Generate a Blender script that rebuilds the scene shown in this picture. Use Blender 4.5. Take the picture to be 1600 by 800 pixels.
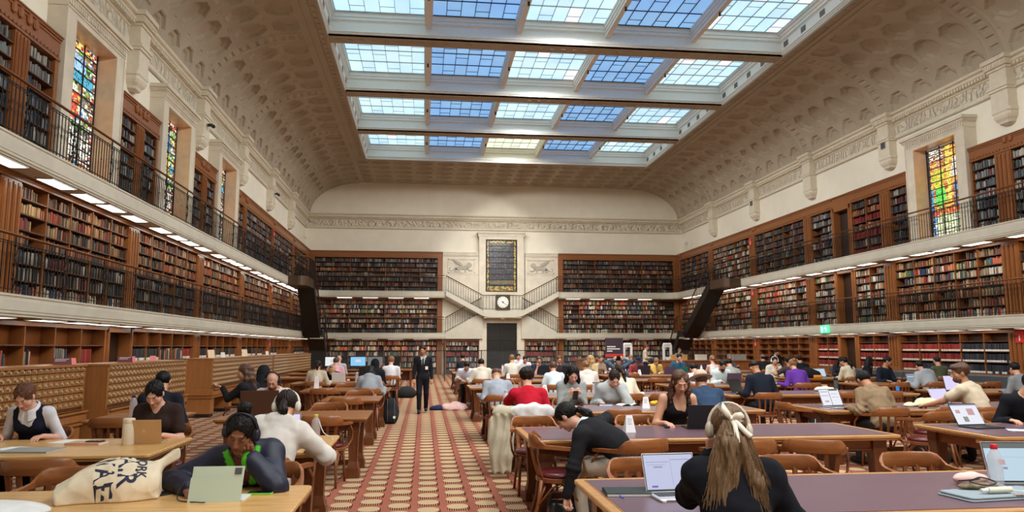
import bpy, math, random
import numpy as np
from math import sin, cos, pi, radians, hypot, atan2, sqrt, exp, floor
from mathutils import Vector, Matrix

for o in list(bpy.data.objects): bpy.data.objects.remove(o)
SC = bpy.context.scene
COL = SC.collection
rnd = random.Random(7)

# ---------------------------------------------------------------- camera, world, exposure
CAM_H = 1.62
FPX = 1153.8
cam = bpy.data.objects.new('camera', bpy.data.cameras.new('camera')); COL.objects.link(cam)
cam.data.sensor_width = 36.0; cam.data.lens = 36.0 * FPX / 1600.0
cam.data.clip_end = 300
cam.location = (0, 0, CAM_H)
cam.rotation_euler = (radians(90 + 7.024), radians(0.07), radians(-6.742))
SC.camera = cam
SC.view_settings.view_transform = 'Standard'; SC.view_settings.look = 'None'
SC.view_settings.exposure = 0.0; SC.view_settings.gamma = 1.0; SC.view_settings.use_curve_mapping = False
w = bpy.data.worlds.new('world'); SC.world = w; w.use_nodes = True
w.node_tree.nodes['Background'].inputs[0].default_value = (0.8, 0.88, 1, 1)
w.node_tree.nodes['Background'].inputs[1].default_value = 0.3
SC.cycles.max_bounces = 6; SC.cycles.diffuse_bounces = 4; SC.cycles.glossy_bounces = 3; SC.cycles.transmission_bounces = 6
SC.cycles.transparent_max_bounces = 8; SC.cycles.caustics_reflective = False; SC.cycles.caustics_refractive = False
SC.cycles.sample_clamp_indirect = 3.0
SKY_E = 1.15; STRIP_E = 7.0; GLASS_E = 1.35; SPOT_W = 840.0
_F = Vector((sin(radians(6.742)) * cos(radians(7.024)), cos(radians(6.742)) * cos(radians(7.024)), sin(radians(7.024))))
_R = Vector((cos(radians(6.742)), -sin(radians(6.742)), 0)); _U = _R.cross(_F)
def topx(p):                                  # where a point of the place lands in the 1600x800 frame (used only to rank what is near)
    d = Vector(p) - Vector((0, 0, CAM_H)); z = d.dot(_F)
    if z < 0.1: return (-9999, -9999, z)
    return (800 + FPX * d.dot(_R) / z, 400 - FPX * d.dot(_U) / z, z)

# ---------------------------------------------------------------- materials
MATS = {}
def mat(name, color=(.5, .5, .5), rough=.6, metal=0.0, var=0.0, vscale=8.0, bump=0.0, bscale=40.0, spec=.4, kind=None, emit=None, estr=0.0,
        stretch=(1, 1, 1), alpha=None, trans=0.0, color2=None, sub=0.0, sheen=0.0):
    if name in MATS: return MATS[name]
    m = bpy.data.materials.new(name); m.use_nodes = True; MATS[name] = m
    nt = m.node_tree; N = nt.nodes; L = nt.links
    b = N['Principled BSDF']; b.inputs['Roughness'].default_value = rough; b.inputs['Metallic'].default_value = metal
    b.inputs['Specular IOR Level'].default_value = spec
    c = (*color, 1)
    b.inputs['Base Color'].default_value = c
    if sheen: b.inputs['Sheen Weight'].default_value = sheen
    if trans: b.inputs['Transmission Weight'].default_value = trans
    if alpha is not None: b.inputs['Alpha'].default_value = alpha
    if emit: b.inputs['Emission Color'].default_value = (*emit, 1); b.inputs['Emission Strength'].default_value = estr
    if var or bump:
        tc = N.new('ShaderNodeTexCoord'); mp = N.new('ShaderNodeMapping'); mp.inputs['Scale'].default_value = stretch
        L.new(tc.outputs['Object'], mp.inputs['Vector'])
    if var:
        n = N.new('ShaderNodeTexNoise'); n.inputs['Scale'].default_value = vscale; n.inputs['Detail'].default_value = 5
        L.new(mp.outputs[0], n.inputs['Vector'])
        r = N.new('ShaderNodeValToRGB')
        lo = tuple(max(0, x * (1 - var)) for x in color); hi = color2 or tuple(min(1, x * (1 + var)) for x in color)
        r.color_ramp.elements[0].position = .32; r.color_ramp.elements[0].color = (*lo, 1)
        r.color_ramp.elements[1].position = .68; r.color_ramp.elements[1].color = (*hi, 1)
        L.new(n.outputs['Fac'], r.inputs[0]); L.new(r.outputs[0], b.inputs['Base Color'])
    if bump:
        n2 = N.new('ShaderNodeTexNoise'); n2.inputs['Scale'].default_value = bscale; n2.inputs['Detail'].default_value = 4
        L.new(mp.outputs[0], n2.inputs['Vector'])
        bp = N.new('ShaderNodeBump'); bp.inputs['Strength'].default_value = bump; bp.inputs['Distance'].default_value = .02
        L.new(n2.outputs['Fac'], bp.inputs['Height']); L.new(bp.outputs[0], b.inputs['Normal'])
    return m
def wood(name, color, rough=.38, along='z', var=.35, scale=3.0, spec=.45):
    st = {'x': (.12, 1, 1), 'y': (1, .12, 1), 'z': (1, 1, .12)}[along]
    return mat(name, color, rough, var=var, vscale=scale * 9, stretch=st, bump=.03, bscale=50, spec=spec)
def colmat(name, rough=.6, attr='col', bump=0.0, bscale=60, sheen=0.0, spec=.4):       # the thing's own colours, stored per face
    if name in MATS: return MATS[name]
    m = bpy.data.materials.new(name); m.use_nodes = True; MATS[name] = m
    N = m.node_tree.nodes; L = m.node_tree.links; b = N['Principled BSDF']; b.inputs['Roughness'].default_value = rough
    b.inputs['Specular IOR Level'].default_value = spec
    if sheen: b.inputs['Sheen Weight'].default_value = sheen
    a = N.new('ShaderNodeAttribute'); a.attribute_name = attr; L.new(a.outputs['Color'], b.inputs['Base Color'])
    if bump:
        n2 = N.new('ShaderNodeTexNoise'); n2.inputs['Scale'].default_value = bscale
        tc = N.new('ShaderNodeTexCoord'); L.new(tc.outputs['Object'], n2.inputs['Vector'])
        bp = N.new('ShaderNodeBump'); bp.inputs['Strength'].default_value = bump; bp.inputs['Distance'].default_value = .02
        L.new(n2.outputs['Fac'], bp.inputs['Height']); L.new(bp.outputs[0], b.inputs['Normal'])
    return m
def srgb(r, g, b):
    f = lambda c: (c / 255 / 12.92) if c <= 10 else ((c / 255 + .055) / 1.055) ** 2.4
    return (f(r), f(g), f(b))

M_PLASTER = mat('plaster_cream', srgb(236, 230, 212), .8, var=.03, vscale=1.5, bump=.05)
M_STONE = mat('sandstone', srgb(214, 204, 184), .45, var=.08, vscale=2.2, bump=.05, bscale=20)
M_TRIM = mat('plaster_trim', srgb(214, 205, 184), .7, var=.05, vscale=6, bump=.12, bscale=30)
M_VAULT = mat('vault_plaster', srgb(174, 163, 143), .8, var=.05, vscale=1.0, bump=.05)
M_SLAB = mat('gallery_concrete', srgb(202, 196, 178), .6, var=.05, vscale=3, bump=.04)
M_WOOD = wood('maple_panel', srgb(140, 86, 46), .32, var=.08)
M_WOODY = wood('maple_panel_long', srgb(150, 92, 46), .35, along='y')
M_WOODD = wood('dark_maple', srgb(92, 50, 26), .4)
M_SHELFW = wood('shelf_wood', srgb(84, 52, 32), .42, along='y')
M_BACKW = wood('shelf_back_wood', srgb(66, 38, 24), .55, along='z')
M_IRON = mat('dark_iron', (.025, .022, .02), .45, metal=.6)
M_BRONZE = mat('bronze_rail', srgb(110, 70, 42), .35, metal=.5)
M_BLACK = mat('black_plastic', (.012, .012, .013), .45)
M_WHITE = mat('white_plastic', (.75, .75, .73), .4)
M_SKYW = mat('skylight_white_paint', srgb(236, 238, 232), .6, var=.02)
M_PAPER = mat('paper', (.82, .81, .77), .8)
M_STAIR = mat('stair_steel', (.022, .014, .011), .5, metal=.3)
M_BEIGE_PLATE = mat('bronze_fascia', srgb(92, 72, 56), .4, metal=.5)
M_STRIP = mat('light_diffuser', (.9, .85, .75), .6, emit=(1.0, .90, .76), estr=STRIP_E)
M_GLASSP = mat('clear_glass', (.12, .14, .14), .05, alpha=.10)
M_DGLASS = mat('dark_door_glass', (.02, .02, .02), .12, spec=.6)

# ---------------------------------------------------------------- mesh builder
class MB:
    def __init__(s): s.v = []; s.f = []; s.mi = []; s.c = []; s.usec = False; s.mats = []
    def mid(s, m):
        if m is None: return 0
        if m not in s.mats: s.mats.append(m)
        return s.mats.index(m)
    def face(s, idx, m=None, c=None):
        s.f.append(idx); s.mi.append(s.mid(m)); s.c.append(c or (1, 1, 1))
        if c: s.usec = True
    def box(s, x0, x1, y0, y1, z0, z1, m=None, c=None, skip=''):
        if x0 > x1: x0, x1 = x1, x0
        if y0 > y1: y0, y1 = y1, y0
        if z0 > z1: z0, z1 = z1, z0
        n = len(s.v)
        s.v += [(x0, y0, z0), (x1, y0, z0), (x1, y1, z0), (x0, y1, z0), (x0, y0, z1), (x1, y0, z1), (x1, y1, z1), (x0, y1, z1)]
        for k, q in (('b', (0, 3, 2, 1)), ('t', (4, 5, 6, 7)), ('y', (0, 1, 5, 4)), ('X', (1, 2, 6, 5)), ('Y', (2, 3, 7, 6)), ('x', (3, 0, 4, 7))):
            if k not in skip: s.face(tuple(n + i for i in q), m, c)
    def poly(s, pts, m=None, c=None):
        n = len(s.v); s.v += [tuple(p) for p in pts]; s.face(tuple(range(n, n + len(pts))), m, c)
    def grid(s, rows, m=None, closed=False, c=None, flip=False):      # rows of equal length
        n = len(s.v); R = len(rows); K = len(rows[0])
        for r in rows: s.v += [tuple(p) for p in r]
        for i in range(R - 1):
            for j in range(K if closed else K - 1):
                a = n + i * K + j; b = n + i * K + (j + 1) % K; q = (a, b, b + K, a + K)
                s.face(q[::-1] if flip else q, m, c)
    def prism(s, outline, p0, u, v, w, depth, m=None, c=None):       # outline in (u,v) plane at p0, thick along w
        p0, u, v, w = Vector(p0), Vector(u), Vector(v), Vector(w); n = len(s.v); K = len(outline)
        for d in (0, depth):
            for a, b in outline: s.v.append(tuple(p0 + u * a + v * b + w * d))
        s.face(tuple(range(n, n + K)), m, c); s.face(tuple(range(n + 2 * K - 1, n + K - 1, -1)), m, c)
        for j in range(K): s.face((n + j, n + (j + 1) % K, n + K + (j + 1) % K, n + K + j)[::-1], m, c)
    def tube(s, pts, r, n=8, m=None, cap=True, c=None, flat=1.0, up=None):
        pts = [Vector(p) for p in pts]; rs = r if isinstance(r, (list, tuple)) else [r] * len(pts)
        base = len(s.v); prev = None
        for i, p in enumerate(pts):
            t = (pts[min(i + 1, len(pts) - 1)] - pts[max(i - 1, 0)])
            t = t.normalized() if t.length > 1e-9 else Vector((0, 0, 1))
            if prev is None:
                a = Vector(up) if up else (Vector((0, 0, 1)) if abs(t.z) < .9 else Vector((1, 0, 0)))
                x = t.cross(a).normalized()
            else: x = (prev - t * prev.dot(t)).normalized()
            prev = x; y = t.cross(x)
            for k in range(n):
                an = 2 * pi * (k + .5) / n
                s.v.append(tuple(p + x * cos(an) * rs[i] + y * sin(an) * rs[i] * flat))
        for i in range(len(pts) - 1):
            for k in range(n):
                a = base + i * n + k; b = base + i * n + (k + 1) % n
                s.face((a, b, b + n, a + n), m, c)
        if cap:
            s.face(tuple(base + k for k in range(n))[::-1], m, c)
            s.face(tuple(base + (len(pts) - 1) * n + k for k in range(n)), m, c)
    def lathe(s, prof, cx=0, cy=0, n=16, m=None, c=None, sx=1, sy=1, z0=0, cap=True):
        rows = [[(cx + r * cos(2 * pi * k / n) * sx, cy + r * sin(2 * pi * k / n) * sy, z0 + z) for k in range(n)] for r, z in prof]
        s.grid(rows, m, True, c)
        if cap:
            b = len(s.v) - len(prof) * n
            s.face(tuple(b + k for k in range(n))[::-1], m, c)
            s.face(tuple(b + (len(prof) - 1) * n + k for k in range(n)), m, c)
    def rbox(s, x0, x1, y0, y1, z0, z1, r=.02, n=4, m=None, c=None, e=0.0):  # rounded in plan, soft top and bottom edge
        if x0 > x1: x0, x1 = x1, x0
        if y0 > y1: y0, y1 = y1, y0
        r = min(r, (x1 - x0) / 2 - 1e-5, (y1 - y0) / 2 - 1e-5)
        def ring(z, i):
            o = []
            for cx, cy, a0 in ((x1 - r, y1 - r, 0), (x0 + r, y1 - r, 90), (x0 + r, y0 + r, 180), (x1 - r, y0 + r, 270)):
                for k in range(n + 1):
                    a = radians(a0 + 90 * k / n); o.append((cx + (r - i) * cos(a), cy + (r - i) * sin(a), z))
            return o
        e = min(e, (z1 - z0) / 2, r * .9)
        rows = [ring(z0, e), ring(z0 + e, 0), ring(z1 - e, 0), ring(z1, e)] if e > 0 else [ring(z0, 0), ring(z1, 0)]
        s.grid(rows, m, True, c); K = len(rows[0]); b = len(s.v) - len(rows) * K
        s.face(tuple(b + k for k in range(K))[::-1], m, c); s.face(tuple(b + (len(rows) - 1) * K + k for k in range(K)), m, c)
    def ell(s, c0, r, n=12, mt=None, c=None, rot=None):
        rows = []
        for i in range(n // 2 + 1):
            th = pi * i / (n // 2); rr = max(sin(th), .001)
            row = []
            for k in range(n):
                p = Vector((r[0] * rr * cos(2 * pi * k / n), r[1] * rr * sin(2 * pi * k / n), -r[2] * cos(th)))
                if rot is not None: p = rot @ p
                row.append((c0[0] + p.x, c0[1] + p.y, c0[2] + p.z))
            rows.append(row)
        s.grid(rows, mt, True, c)
    def xform(s, M, start=0):
        for i in range(start, len(s.v)): s.v[i] = tuple(M @ Vector(s.v[i]))
    def build(s, name, m=None, parent=None, smooth=False, loc=None, sharp=None):
        me = bpy.data.meshes.new(name); me.from_pydata(s.v, [], s.f)
        ms = ([m] if m is not None and not s.mats else s.mats) or [m]
        for q in ms:
            if q: me.materials.append(q)
        if len(ms) > 1: me.polygons.foreach_set('material_index', s.mi)
        if s.usec:
            a = me.attributes.new('col', 'FLOAT_COLOR', 'FACE')
            a.data.foreach_set('color', np.array([(*c, 1) for c in s.c], dtype=np.float32).ravel())
        if smooth:
            me.polygons.foreach_set('use_smooth', [True] * len(me.polygons))
            if sharp: me.set_sharp_from_angle(angle=radians(sharp))
        me.update()
        return link(name, me, parent, loc)
def link(name, me, parent=None, loc=None):
    o = bpy.data.objects.new(name, me); COL.objects.link(o)
    if parent: o.parent = parent
    if loc: o.location = loc
    return o
def tag(o, label=None, cat=None, group=None, kind=None):
    if label: o['label'] = label
    if cat: o['category'] = cat
    if group: o['group'] = group
    if kind: o['kind'] = kind
    return o
def thing(name, label, cat, loc=(0, 0, 0), rz=0.0, group=None):
    o = bpy.data.objects.new(name, None); COL.objects.link(o); o.location = loc; o.rotation_euler = (0, 0, rz)
    o.empty_display_size = .1
    return tag(o, label, cat, group)
def copy_tree(o, parent=None):
    c = o.copy(); COL.objects.link(c)
    if parent is not None: c.parent = parent
    for ch in list(KIDS.get(o.name, [])): copy_tree(ch, c)
    return c
KIDS = {}
def remember(o):                               # note the children of a finished prototype, so that copying stays quick
    ch = list(o.children); KIDS[o.name] = ch
    for q in ch: remember(q)
    return o
def place(proto, used, loc, rz, label, group=None, scale=None):
    o = proto if not used[0] else copy_tree(proto)
    used[0] = True
    o.location = loc; o.rotation_euler = (0, 0, rz)
    if scale: o.scale = scale
    o['label'] = label
    if group: o['group'] = group
    return o
def struct(mb, name, m, smooth=False, sharp=None): return tag(mb.build(name, m, None, smooth, sharp=sharp), kind='structure')

# ---------------------------------------------------------------- the measures of the hall
XL, XR = -7.65, 17.30            # wall faces
BL, BR_ = -7.33, 16.93           # bookcase faces
SL, SR = -6.82, 16.45            # gallery slab faces
YF = 48.08; YBK = 47.75; YS = 47.10   # far wall, far bookcase face, far slab face
YB = -9.0                        # wall behind the camera
BRK = [42.1 - 5.65 * k for k in range(0, 10)]      # bracket lines
Z1, Z1B, Z2, Z2B = 2.64, 2.27, 5.28, 4.87
ZC0, ZC1 = 9.35, 10.32           # frieze bottom, cornice top
ZSK = 12.42; XS0, XS1 = -3.42, 13.05
XC = (XL + XR) / 2
# ---------------------------------------------------------------- floor with its carpet
def carpet():
    m = bpy.data.materials.new('patterned_carpet'); m.use_nodes = True; nt = m.node_tree; N = nt.nodes; L = nt.links
    b = N['Principled BSDF']; b.inputs['Roughness'].default_value = .95; b.inputs['Specular IOR Level'].default_value = .1
    tc = N.new('ShaderNodeTexCoord'); sp = N.new('ShaderNodeSeparateXYZ'); L.new(tc.outputs['Object'], sp.inputs[0])
    def mt(op, a, b_=None, c=None, clamp=False):
        n = N.new('ShaderNodeMath'); n.operation = op; n.use_clamp = clamp
        for i, q in enumerate((a, b_, c)):
            if q is None: continue
            if isinstance(q, (int, float)): n.inputs[i].default_value = q
            else: L.new(q, n.inputs[i])
        return n.outputs[0]
    PX, PY = .322, .40
    X = sp.outputs[0]; Y = sp.outputs[1]
    xs = mt('DIVIDE', mt('ADD', X, .161 - .07), PX); col = mt('FLOOR', xs); fx = mt('SUBTRACT', mt('FRACT', xs), .5)      # -.5 .. .5
    ys = mt('ADD', mt('DIVIDE', mt('SUBTRACT', Y, 8.48), PY), mt('MULTIPLY', col, -.36)); fy = mt('FRACT', ys)             # 0 .. 1 going away
    ax = mt('ABSOLUTE', fx)
    # cream lozenge with rounded ends: |x|<.37, y between .30 and .86
    cy = mt('ABSOLUTE', mt('SUBTRACT', fy, .62))
    lx = mt('POWER', mt('DIVIDE', ax, .37), 2.6); ly = mt('POWER', mt('DIVIDE', cy, .31), 2.2)
    loz = mt('LESS_THAN', mt('ADD', lx, ly), 1.0)
    # dark red teeth on the near side, following the lower edge of the lozenge
    lx2 = mt('POWER', mt('DIVIDE', mt('ABSOLUTE', mt('SUBTRACT', fx, .02)), .385), 7.0)
    cy2 = mt('ABSOLUTE', mt('SUBTRACT', fy, .42)); ly2 = mt('POWER', mt('DIVIDE', cy2, .37), 5.0)
    sh = mt('LESS_THAN', mt('ADD', lx2, ly2), 1.0)
    teeth = mt('LESS_THAN', mt('FRACT', mt('MULTIPLY', fx, 13.0)), .56)
    low = mt('LESS_THAN', fy, .60)
    edge = mt('GREATER_THAN', fx, .36)
    dark = mt('MULTIPLY', sh, mt('MAXIMUM', mt('MULTIPLY', teeth, low), edge))
    crm2 = mt('MULTIPLY', sh, mt('MULTIPLY', mt('SUBTRACT', 1, teeth), low))
    nz = N.new('ShaderNodeTexNoise'); nz.inputs['Scale'].default_value = 120; nz.inputs['Detail'].default_value = 3; L.new(tc.outputs['Object'], nz.inputs['Vector'])
    nb = N.new('ShaderNodeTexNoise'); nb.inputs['Scale'].default_value = 1.3; nb.inputs['Detail'].default_value = 4; L.new(tc.outputs['Object'], nb.inputs['Vector'])
    def mix(f, a, c):
        n = N.new('ShaderNodeMix'); n.data_type = 'RGBA'; L.new(f, n.inputs[0])
        for i, q in ((6, a), (7, c)):
            if isinstance(q, tuple): n.inputs[i].default_value = (*q, 1)
            else: L.new(q, n.inputs[i])
        return n.outputs[2]
    ground = mix(nb.outputs['Fac'], srgb(140, 82, 65), srgb(160, 98, 79))
    cream = srgb(182, 157, 121)
    c = mix(crm2, ground, srgb(164, 128, 98)); c = mix(dark, c, srgb(78, 20, 17)); c = mix(loz, c, cream)
    fl = N.new('ShaderNodeMix'); fl.data_type = 'RGBA'; fl.blend_type = 'MULTIPLY'; fl.inputs[0].default_value = .35
    L.new(c, fl.inputs[6]); r = N.new('ShaderNodeValToRGB'); L.new(nz.outputs['Fac'], r.inputs[0]); r.color_ramp.elements[0].position = .3; r.color_ramp.elements[0].color = (.35, .35, .35, 1); r.color_ramp.elements[1].position = .6
    L.new(r.outputs[0], fl.inputs[7]); L.new(fl.outputs[2], b.inputs['Base Color'])
    bp = N.new('ShaderNodeBump'); bp.inputs['Strength'].default_value = .25; bp.inputs['Distance'].default_value = .01; L.new(nz.outputs['Fac'], bp.inputs['Height']); L.new(bp.outputs[0], b.inputs['Normal'])
    return m
mb = MB(); mb.box(XL - .5, XR + .5, YB - .3, YF + .3, -.12, 0); struct(mb, 'floor', carpet())

# ---------------------------------------------------------------- walls
WINL = [BRK[5] + 2.825 - 5.65 * 0, BRK[4] + 2.825, BRK[3] + 2.825]     # bay centres with a window on the left: 16.675, 22.325, 27.975
WINL = [16.68, 22.33, 27.98]; WINR = [22.33]
HW, HS, ZW0, ZW1, ZST = 1.03, 1.46, 5.36, 8.55, 9.02                 # half opening, half surround, sill, head, surround top
def side_wall(x0, x1, wins, name):
    mb = MB(); mb.box(x0, x1, YB, YF, 0, ZW0); mb.box(x0, x1, YB, YF, ZW1, 12.9)
    ys = [YB] + sum([[c - HW, c + HW] for c in wins], []) + [YF]
    for i in range(0, len(ys), 2): mb.box(x0, x1, ys[i], ys[i + 1], ZW0, ZW1)
    struct(mb, name, M_PLASTER)
side_wall(XL - .45, XL, WINL, 'wall_left'); side_wall(XR, XR + .45, WINR, 'wall_right')
mb = MB(); mb.box(XL - .4, XR + .4, YF, YF + .3, 0, 12.9); struct(mb, 'wall_far', M_PLASTER)
mb = MB(); mb.box(XL - .4, XR + .4, YB - .3, YB, 0, 12.9); struct(mb, 'wall_back', M_PLASTER)

# ---------------------------------------------------------------- vaulted ceiling with its coffers
def coffer(u, Y, nobands=False):               # height of the relief, negative = sunk into the plaster
    yb = (Y - 42.1 + 5.65 * 40) % 5.65
    d = min(yb, 5.65 - yb)
    if not nobands and d < .36:
        # the cross rib: a pair of raised fillets with a row of little sunk bricks between them
        if .28 < d: return .045
        k = (u / .30) % 1.0
        return -.03 if (d < .17 and .28 < k < .62) else .02
    n = 4; span = (5.65 - .72) / n if not nobands else 5.65 / 5
    p = ((yb - (.36 if not nobands else 0)) / span) % 1.0 - .5
    q = (u / 1.2 + .35) % 1.0 - .5
    o = max(abs(p), abs(q), (abs(p) + abs(q)) / 1.38)
    if o < .24: return -.17
    if o < .30: return -.17 + (o - .24) / .06 * .07
    if o < .36: return -.10
    if o < .40: return -.10 + (o - .36) / .04 * .10
    c = max(.5 - abs(p), .5 - abs(q))
    if .045 < c < .075: return -.025
    return 0.0
mb = MB(); du = .05
A, B = 3.33, ZSK - ZC1 + .02; T = 84
ts = [pi / 2 * i / T for i in range(T + 1)]
us = [0]
for i in range(T):
    xa, za = A * (1 - cos(ts[i])), B * sin(ts[i]); xb, zb = A * (1 - cos(ts[i + 1])), B * sin(ts[i + 1]); us.append(us[-1] + hypot(xb - xa, zb - za))
NY = int((YF - YB) / .047)
for side in (-1, 1):
    xw = XL + .22 if side < 0 else XR - .22
    rows = []
    for j in range(NY + 1):
        Y = YB + (YF - YB) * j / NY; r = []
        for i, t in enumerate(ts):
            x, z = A * (1 - cos(t)), B * sin(t); nx, nz = cos(t) / A, -sin(t) / B; l = hypot(nx, nz); nx /= l; nz /= l
            h = coffer(us[i], Y) if 0 < j < NY and us[i] > .12 and i < T - 3 else 0
            X = x + nx * h; r.append((xw - side * X, Y, ZC1 - .02 + z + nz * h))
        rows.append(r)
    mb.grid(rows, None, flip=(side < 0))
# flat margins along the skylight and the flat field beyond its far end
ya, yb_ = 41.87, YF
XA, XB = XL + A + .22, XR - A - .22
for x0, x1 in ((XA, XS0), (XS1, XB)):
    mb.poly([(x0, YB, ZSK), (x0, ya, ZSK), (x1, ya, ZSK), (x1, YB, ZSK)])
NX2 = int((XB - XA) / .07); NY2 = int((yb_ - ya) / .07); rows = []
for j in range(NY2 + 1):
    Y = ya + (yb_ - ya) * j / NY2
    rows.append([(XA + (XB - XA) * i / NX2, Y, ZSK - (coffer((XB - XA) * i / NX2 * .96, Y, True) if 4 < j < NY2 - 1 and 1 < i < NX2 - 1 else 0)) for i in range(NX2 + 1)])
mb.grid(rows, None)
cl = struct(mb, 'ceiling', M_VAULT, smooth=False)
# roof slab behind the vault, so that no daylight leaks in
mb = MB(); mb.box(XL - .5, XS0 - .3, YB, YF, 12.9, 13.2); mb.box(XS1 + .3, XR + .5, YB, YF, 12.9, 13.2); mb.box(XS0 - .3, XS1 + .3, ya + .4, YF, 12.9, 13.2)
tag(mb.build('ceiling_backing', M_PLASTER), kind='structure')
# moulded margin strips along the skylight
mb = MB()
for s, x in ((-1, XS0), (1, XS1)):
    for a, b, t in ((0.0, .10, .05), (.34, .40, .035), (.60, .66, .03)):
        mb.box(x + s * a, x + s * b, YB, ya + .3, ZSK - t, ZSK + .02)
    Y = YB + .2
    while Y < ya:
        mb.box(x + s * .16, x + s * .27, Y, Y + .16, ZSK - .025, ZSK + .02); Y += .42
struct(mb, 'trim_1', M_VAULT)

# ---------------------------------------------------------------- skylight bays
def glassmat(name, c, e):
    m = bpy.data.materials.new(name); m.use_nodes = True; N = m.node_tree.nodes; L = m.node_tree.links; b = N['Principled BSDF']
    b.inputs['Base Color'].default_value = (*c, 1); b.inputs['Roughness'].default_value = .3
    a = N.new('ShaderNodeAttribute'); a.attribute_name = 'col'
    mx = N.new('ShaderNodeMix'); mx.data_type = 'RGBA'; mx.blend_type = 'MULTIPLY'; mx.inputs[0].default_value = 1
    tc = N.new('ShaderNodeTexCoord'); n = N.new('ShaderNodeTexNoise'); n.inputs['Scale'].default_value = .55; n.inputs['Detail'].default_value = 3; L.new(tc.outputs['Object'], n.inputs['Vector'])
    r = N.new('ShaderNodeValToRGB'); r.color_ramp.elements[0].position = .3; r.color_ramp.elements[0].color = (.72, .84, 1.0, 1); r.color_ramp.elements[1].position = .62; r.color_ramp.elements[1].color = (1, 1, 1, 1)
    L.new(n.outputs['Fac'], r.inputs[0]); L.new(a.outputs['Color'], mx.inputs[6]); L.new(r.outputs[0], mx.inputs[7])
    L.new(mx.outputs[2], b.inputs['Emission Color']); b.inputs['Emission Strength'].default_value = e
    return m
M_SKYG = glassmat('skylight_glass', (.4, .5, .6), SKY_E)
M_BAR_D = mat('skylight_bar_dark', (.05, .05, .06), .5); M_BAR_L = mat('skylight_bar_light', (.35, .36, .36), .5)
PANX = [XS0 + .22 + (XS1 - XS0 - .44) * k / 5 for k in range(6)]
def sky_panel(k, y0, y1, parent, warm):
    x0 = PANX[k] + (.13 if k else .02); x1 = PANX[k + 1] - (.13 if k < 4 else .02)
    blue = k in (1, 3); mb = MB(); z = 13.27
    base = (.16, .38, .66) if blue else (.56, .80, .88)
    nx, ny = 6, 4; b = .022 if blue else .014; dx = (x1 - x0) / nx; dy = (y1 - y0) / ny
    fr = MB(); bm_ = M_BAR_D if blue else M_BAR_L
    for i in range(nx):
        for j in range(ny):
            v = rnd.uniform(.90, 1.06); tint = base
            if not blue and rnd.random() < .06: tint = (.84, .84, .86)
            if warm and k == 2: tint = (.95, .97, .66)
            c = tuple(min(1, q * v) for q in tint)
            mb.poly([(x0 + dx * i, y0 + dy * j, z), (x0 + dx * i, y0 + dy * (j + 1), z), (x0 + dx * (i + 1), y0 + dy * (j + 1), z), (x0 + dx * (i + 1), y0 + dy * j, z)], None, c)
            if (i + j) % 2 == 0 and j % 2 == 0 or (i + j) % 2 == 0 and j % 2 == 1:
                t = .62 if j % 2 else .38
                fr.box(x0 + dx * i, x0 + dx * (i + 1), y0 + dy * (j + t) - b / 3, y0 + dy * (j + t) + b / 3, z - .02, z - .002)
    for i in range(nx + 1): fr.box(x0 + dx * i - b / 2, x0 + dx * i + b / 2, y0, y1, z - .035, z - .001)
    for j in range(ny + 1): fr.box(x0, x1, y0 + dy * j - b / 2, y0 + dy * j + b / 2, z - .035, z - .001)
    p = mb.build('glass_panel', M_SKYG, parent); fr.build('glazing_bars', bm_, p)
NB = 9
for n in range(NB):
    y1 = 41.87 - 5.65 * n; y0 = y1 - 5.65 + .62
    root = bpy.data.objects.new('window_%d' % (n + 10), None); COL.objects.link(root); root['kind'] = 'structure'; root.location = (XC, y0, ZSK)
    inv = Matrix.Translation((-XC, -y0, -ZSK))
    def bld(mb, nm, m, par): 
        mb.xform(inv); return mb.build(nm, m, par)
    # stepped white surround: bottom lip, cove, frieze, two fillets
    prof = [(0, 0), (0, .07), (.03, .09), (.03, .12), (.07, .15), (.07, .17), (.045, .18), (.045, .50), (.06, .51), (.06, .53), (.10, .56), (.10, .66), (.13, .67), (.13, .78), (.17, .80), (.17, .90), (.3, .9)]
    # (outward run is negative: the opening narrows upward)
    rows = [[(XS0 + a, y0 + a, ZSK + z), (XS1 - a, y0 + a, ZSK + z), (XS1 - a, y1 - a, ZSK + z), (XS0 + a, y1 - a, ZSK + z)] for a, z in prof]
    mb = MB(); mb.grid(rows, None, True, flip=False); bld(mb, 'window_frame', M_SKYW, root)
    mb = MB()
    for k in range(1, 5):
        xr = PANX[k]; mb.box(xr - .085, xr + .085, y0 + .05, y1 - .05, ZSK + .38, ZSK + .95)
        for q in (1, 2, 3): mb.box(xr - .085 - .022 * q, xr + .085 + .022 * q, y0 + .05, y1 - .05, ZSK + .38 + .13 * q, ZSK + .95)
    bld(mb, 'rib', M_SKYW, root)
    for s, xx in ((1, XS0 + .05), (-1, XS1 - .05)):
        mb = MB()
        for q in range(4):
            yy = y0 + .7 + 1.25 * q
            for t in range(6): mb.box(xx, xx + s * .012, yy + t * .055, yy + t * .055 + .035, ZSK + .24, ZSK + .44)
        bld(mb, 'vent_grille', mat('vent_grey', (.18, .18, .17), .6), root)
    for k in range(5):
        r_ = bpy.data.objects
        sky_panel(k, y0 + .19, y1 - .19, None, n == 0)
    for o in list(COL.objects)[-10:]:
        if o.name.startswith('glass_panel'):
            o.parent = root; o.matrix_parent_inverse = inv
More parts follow.
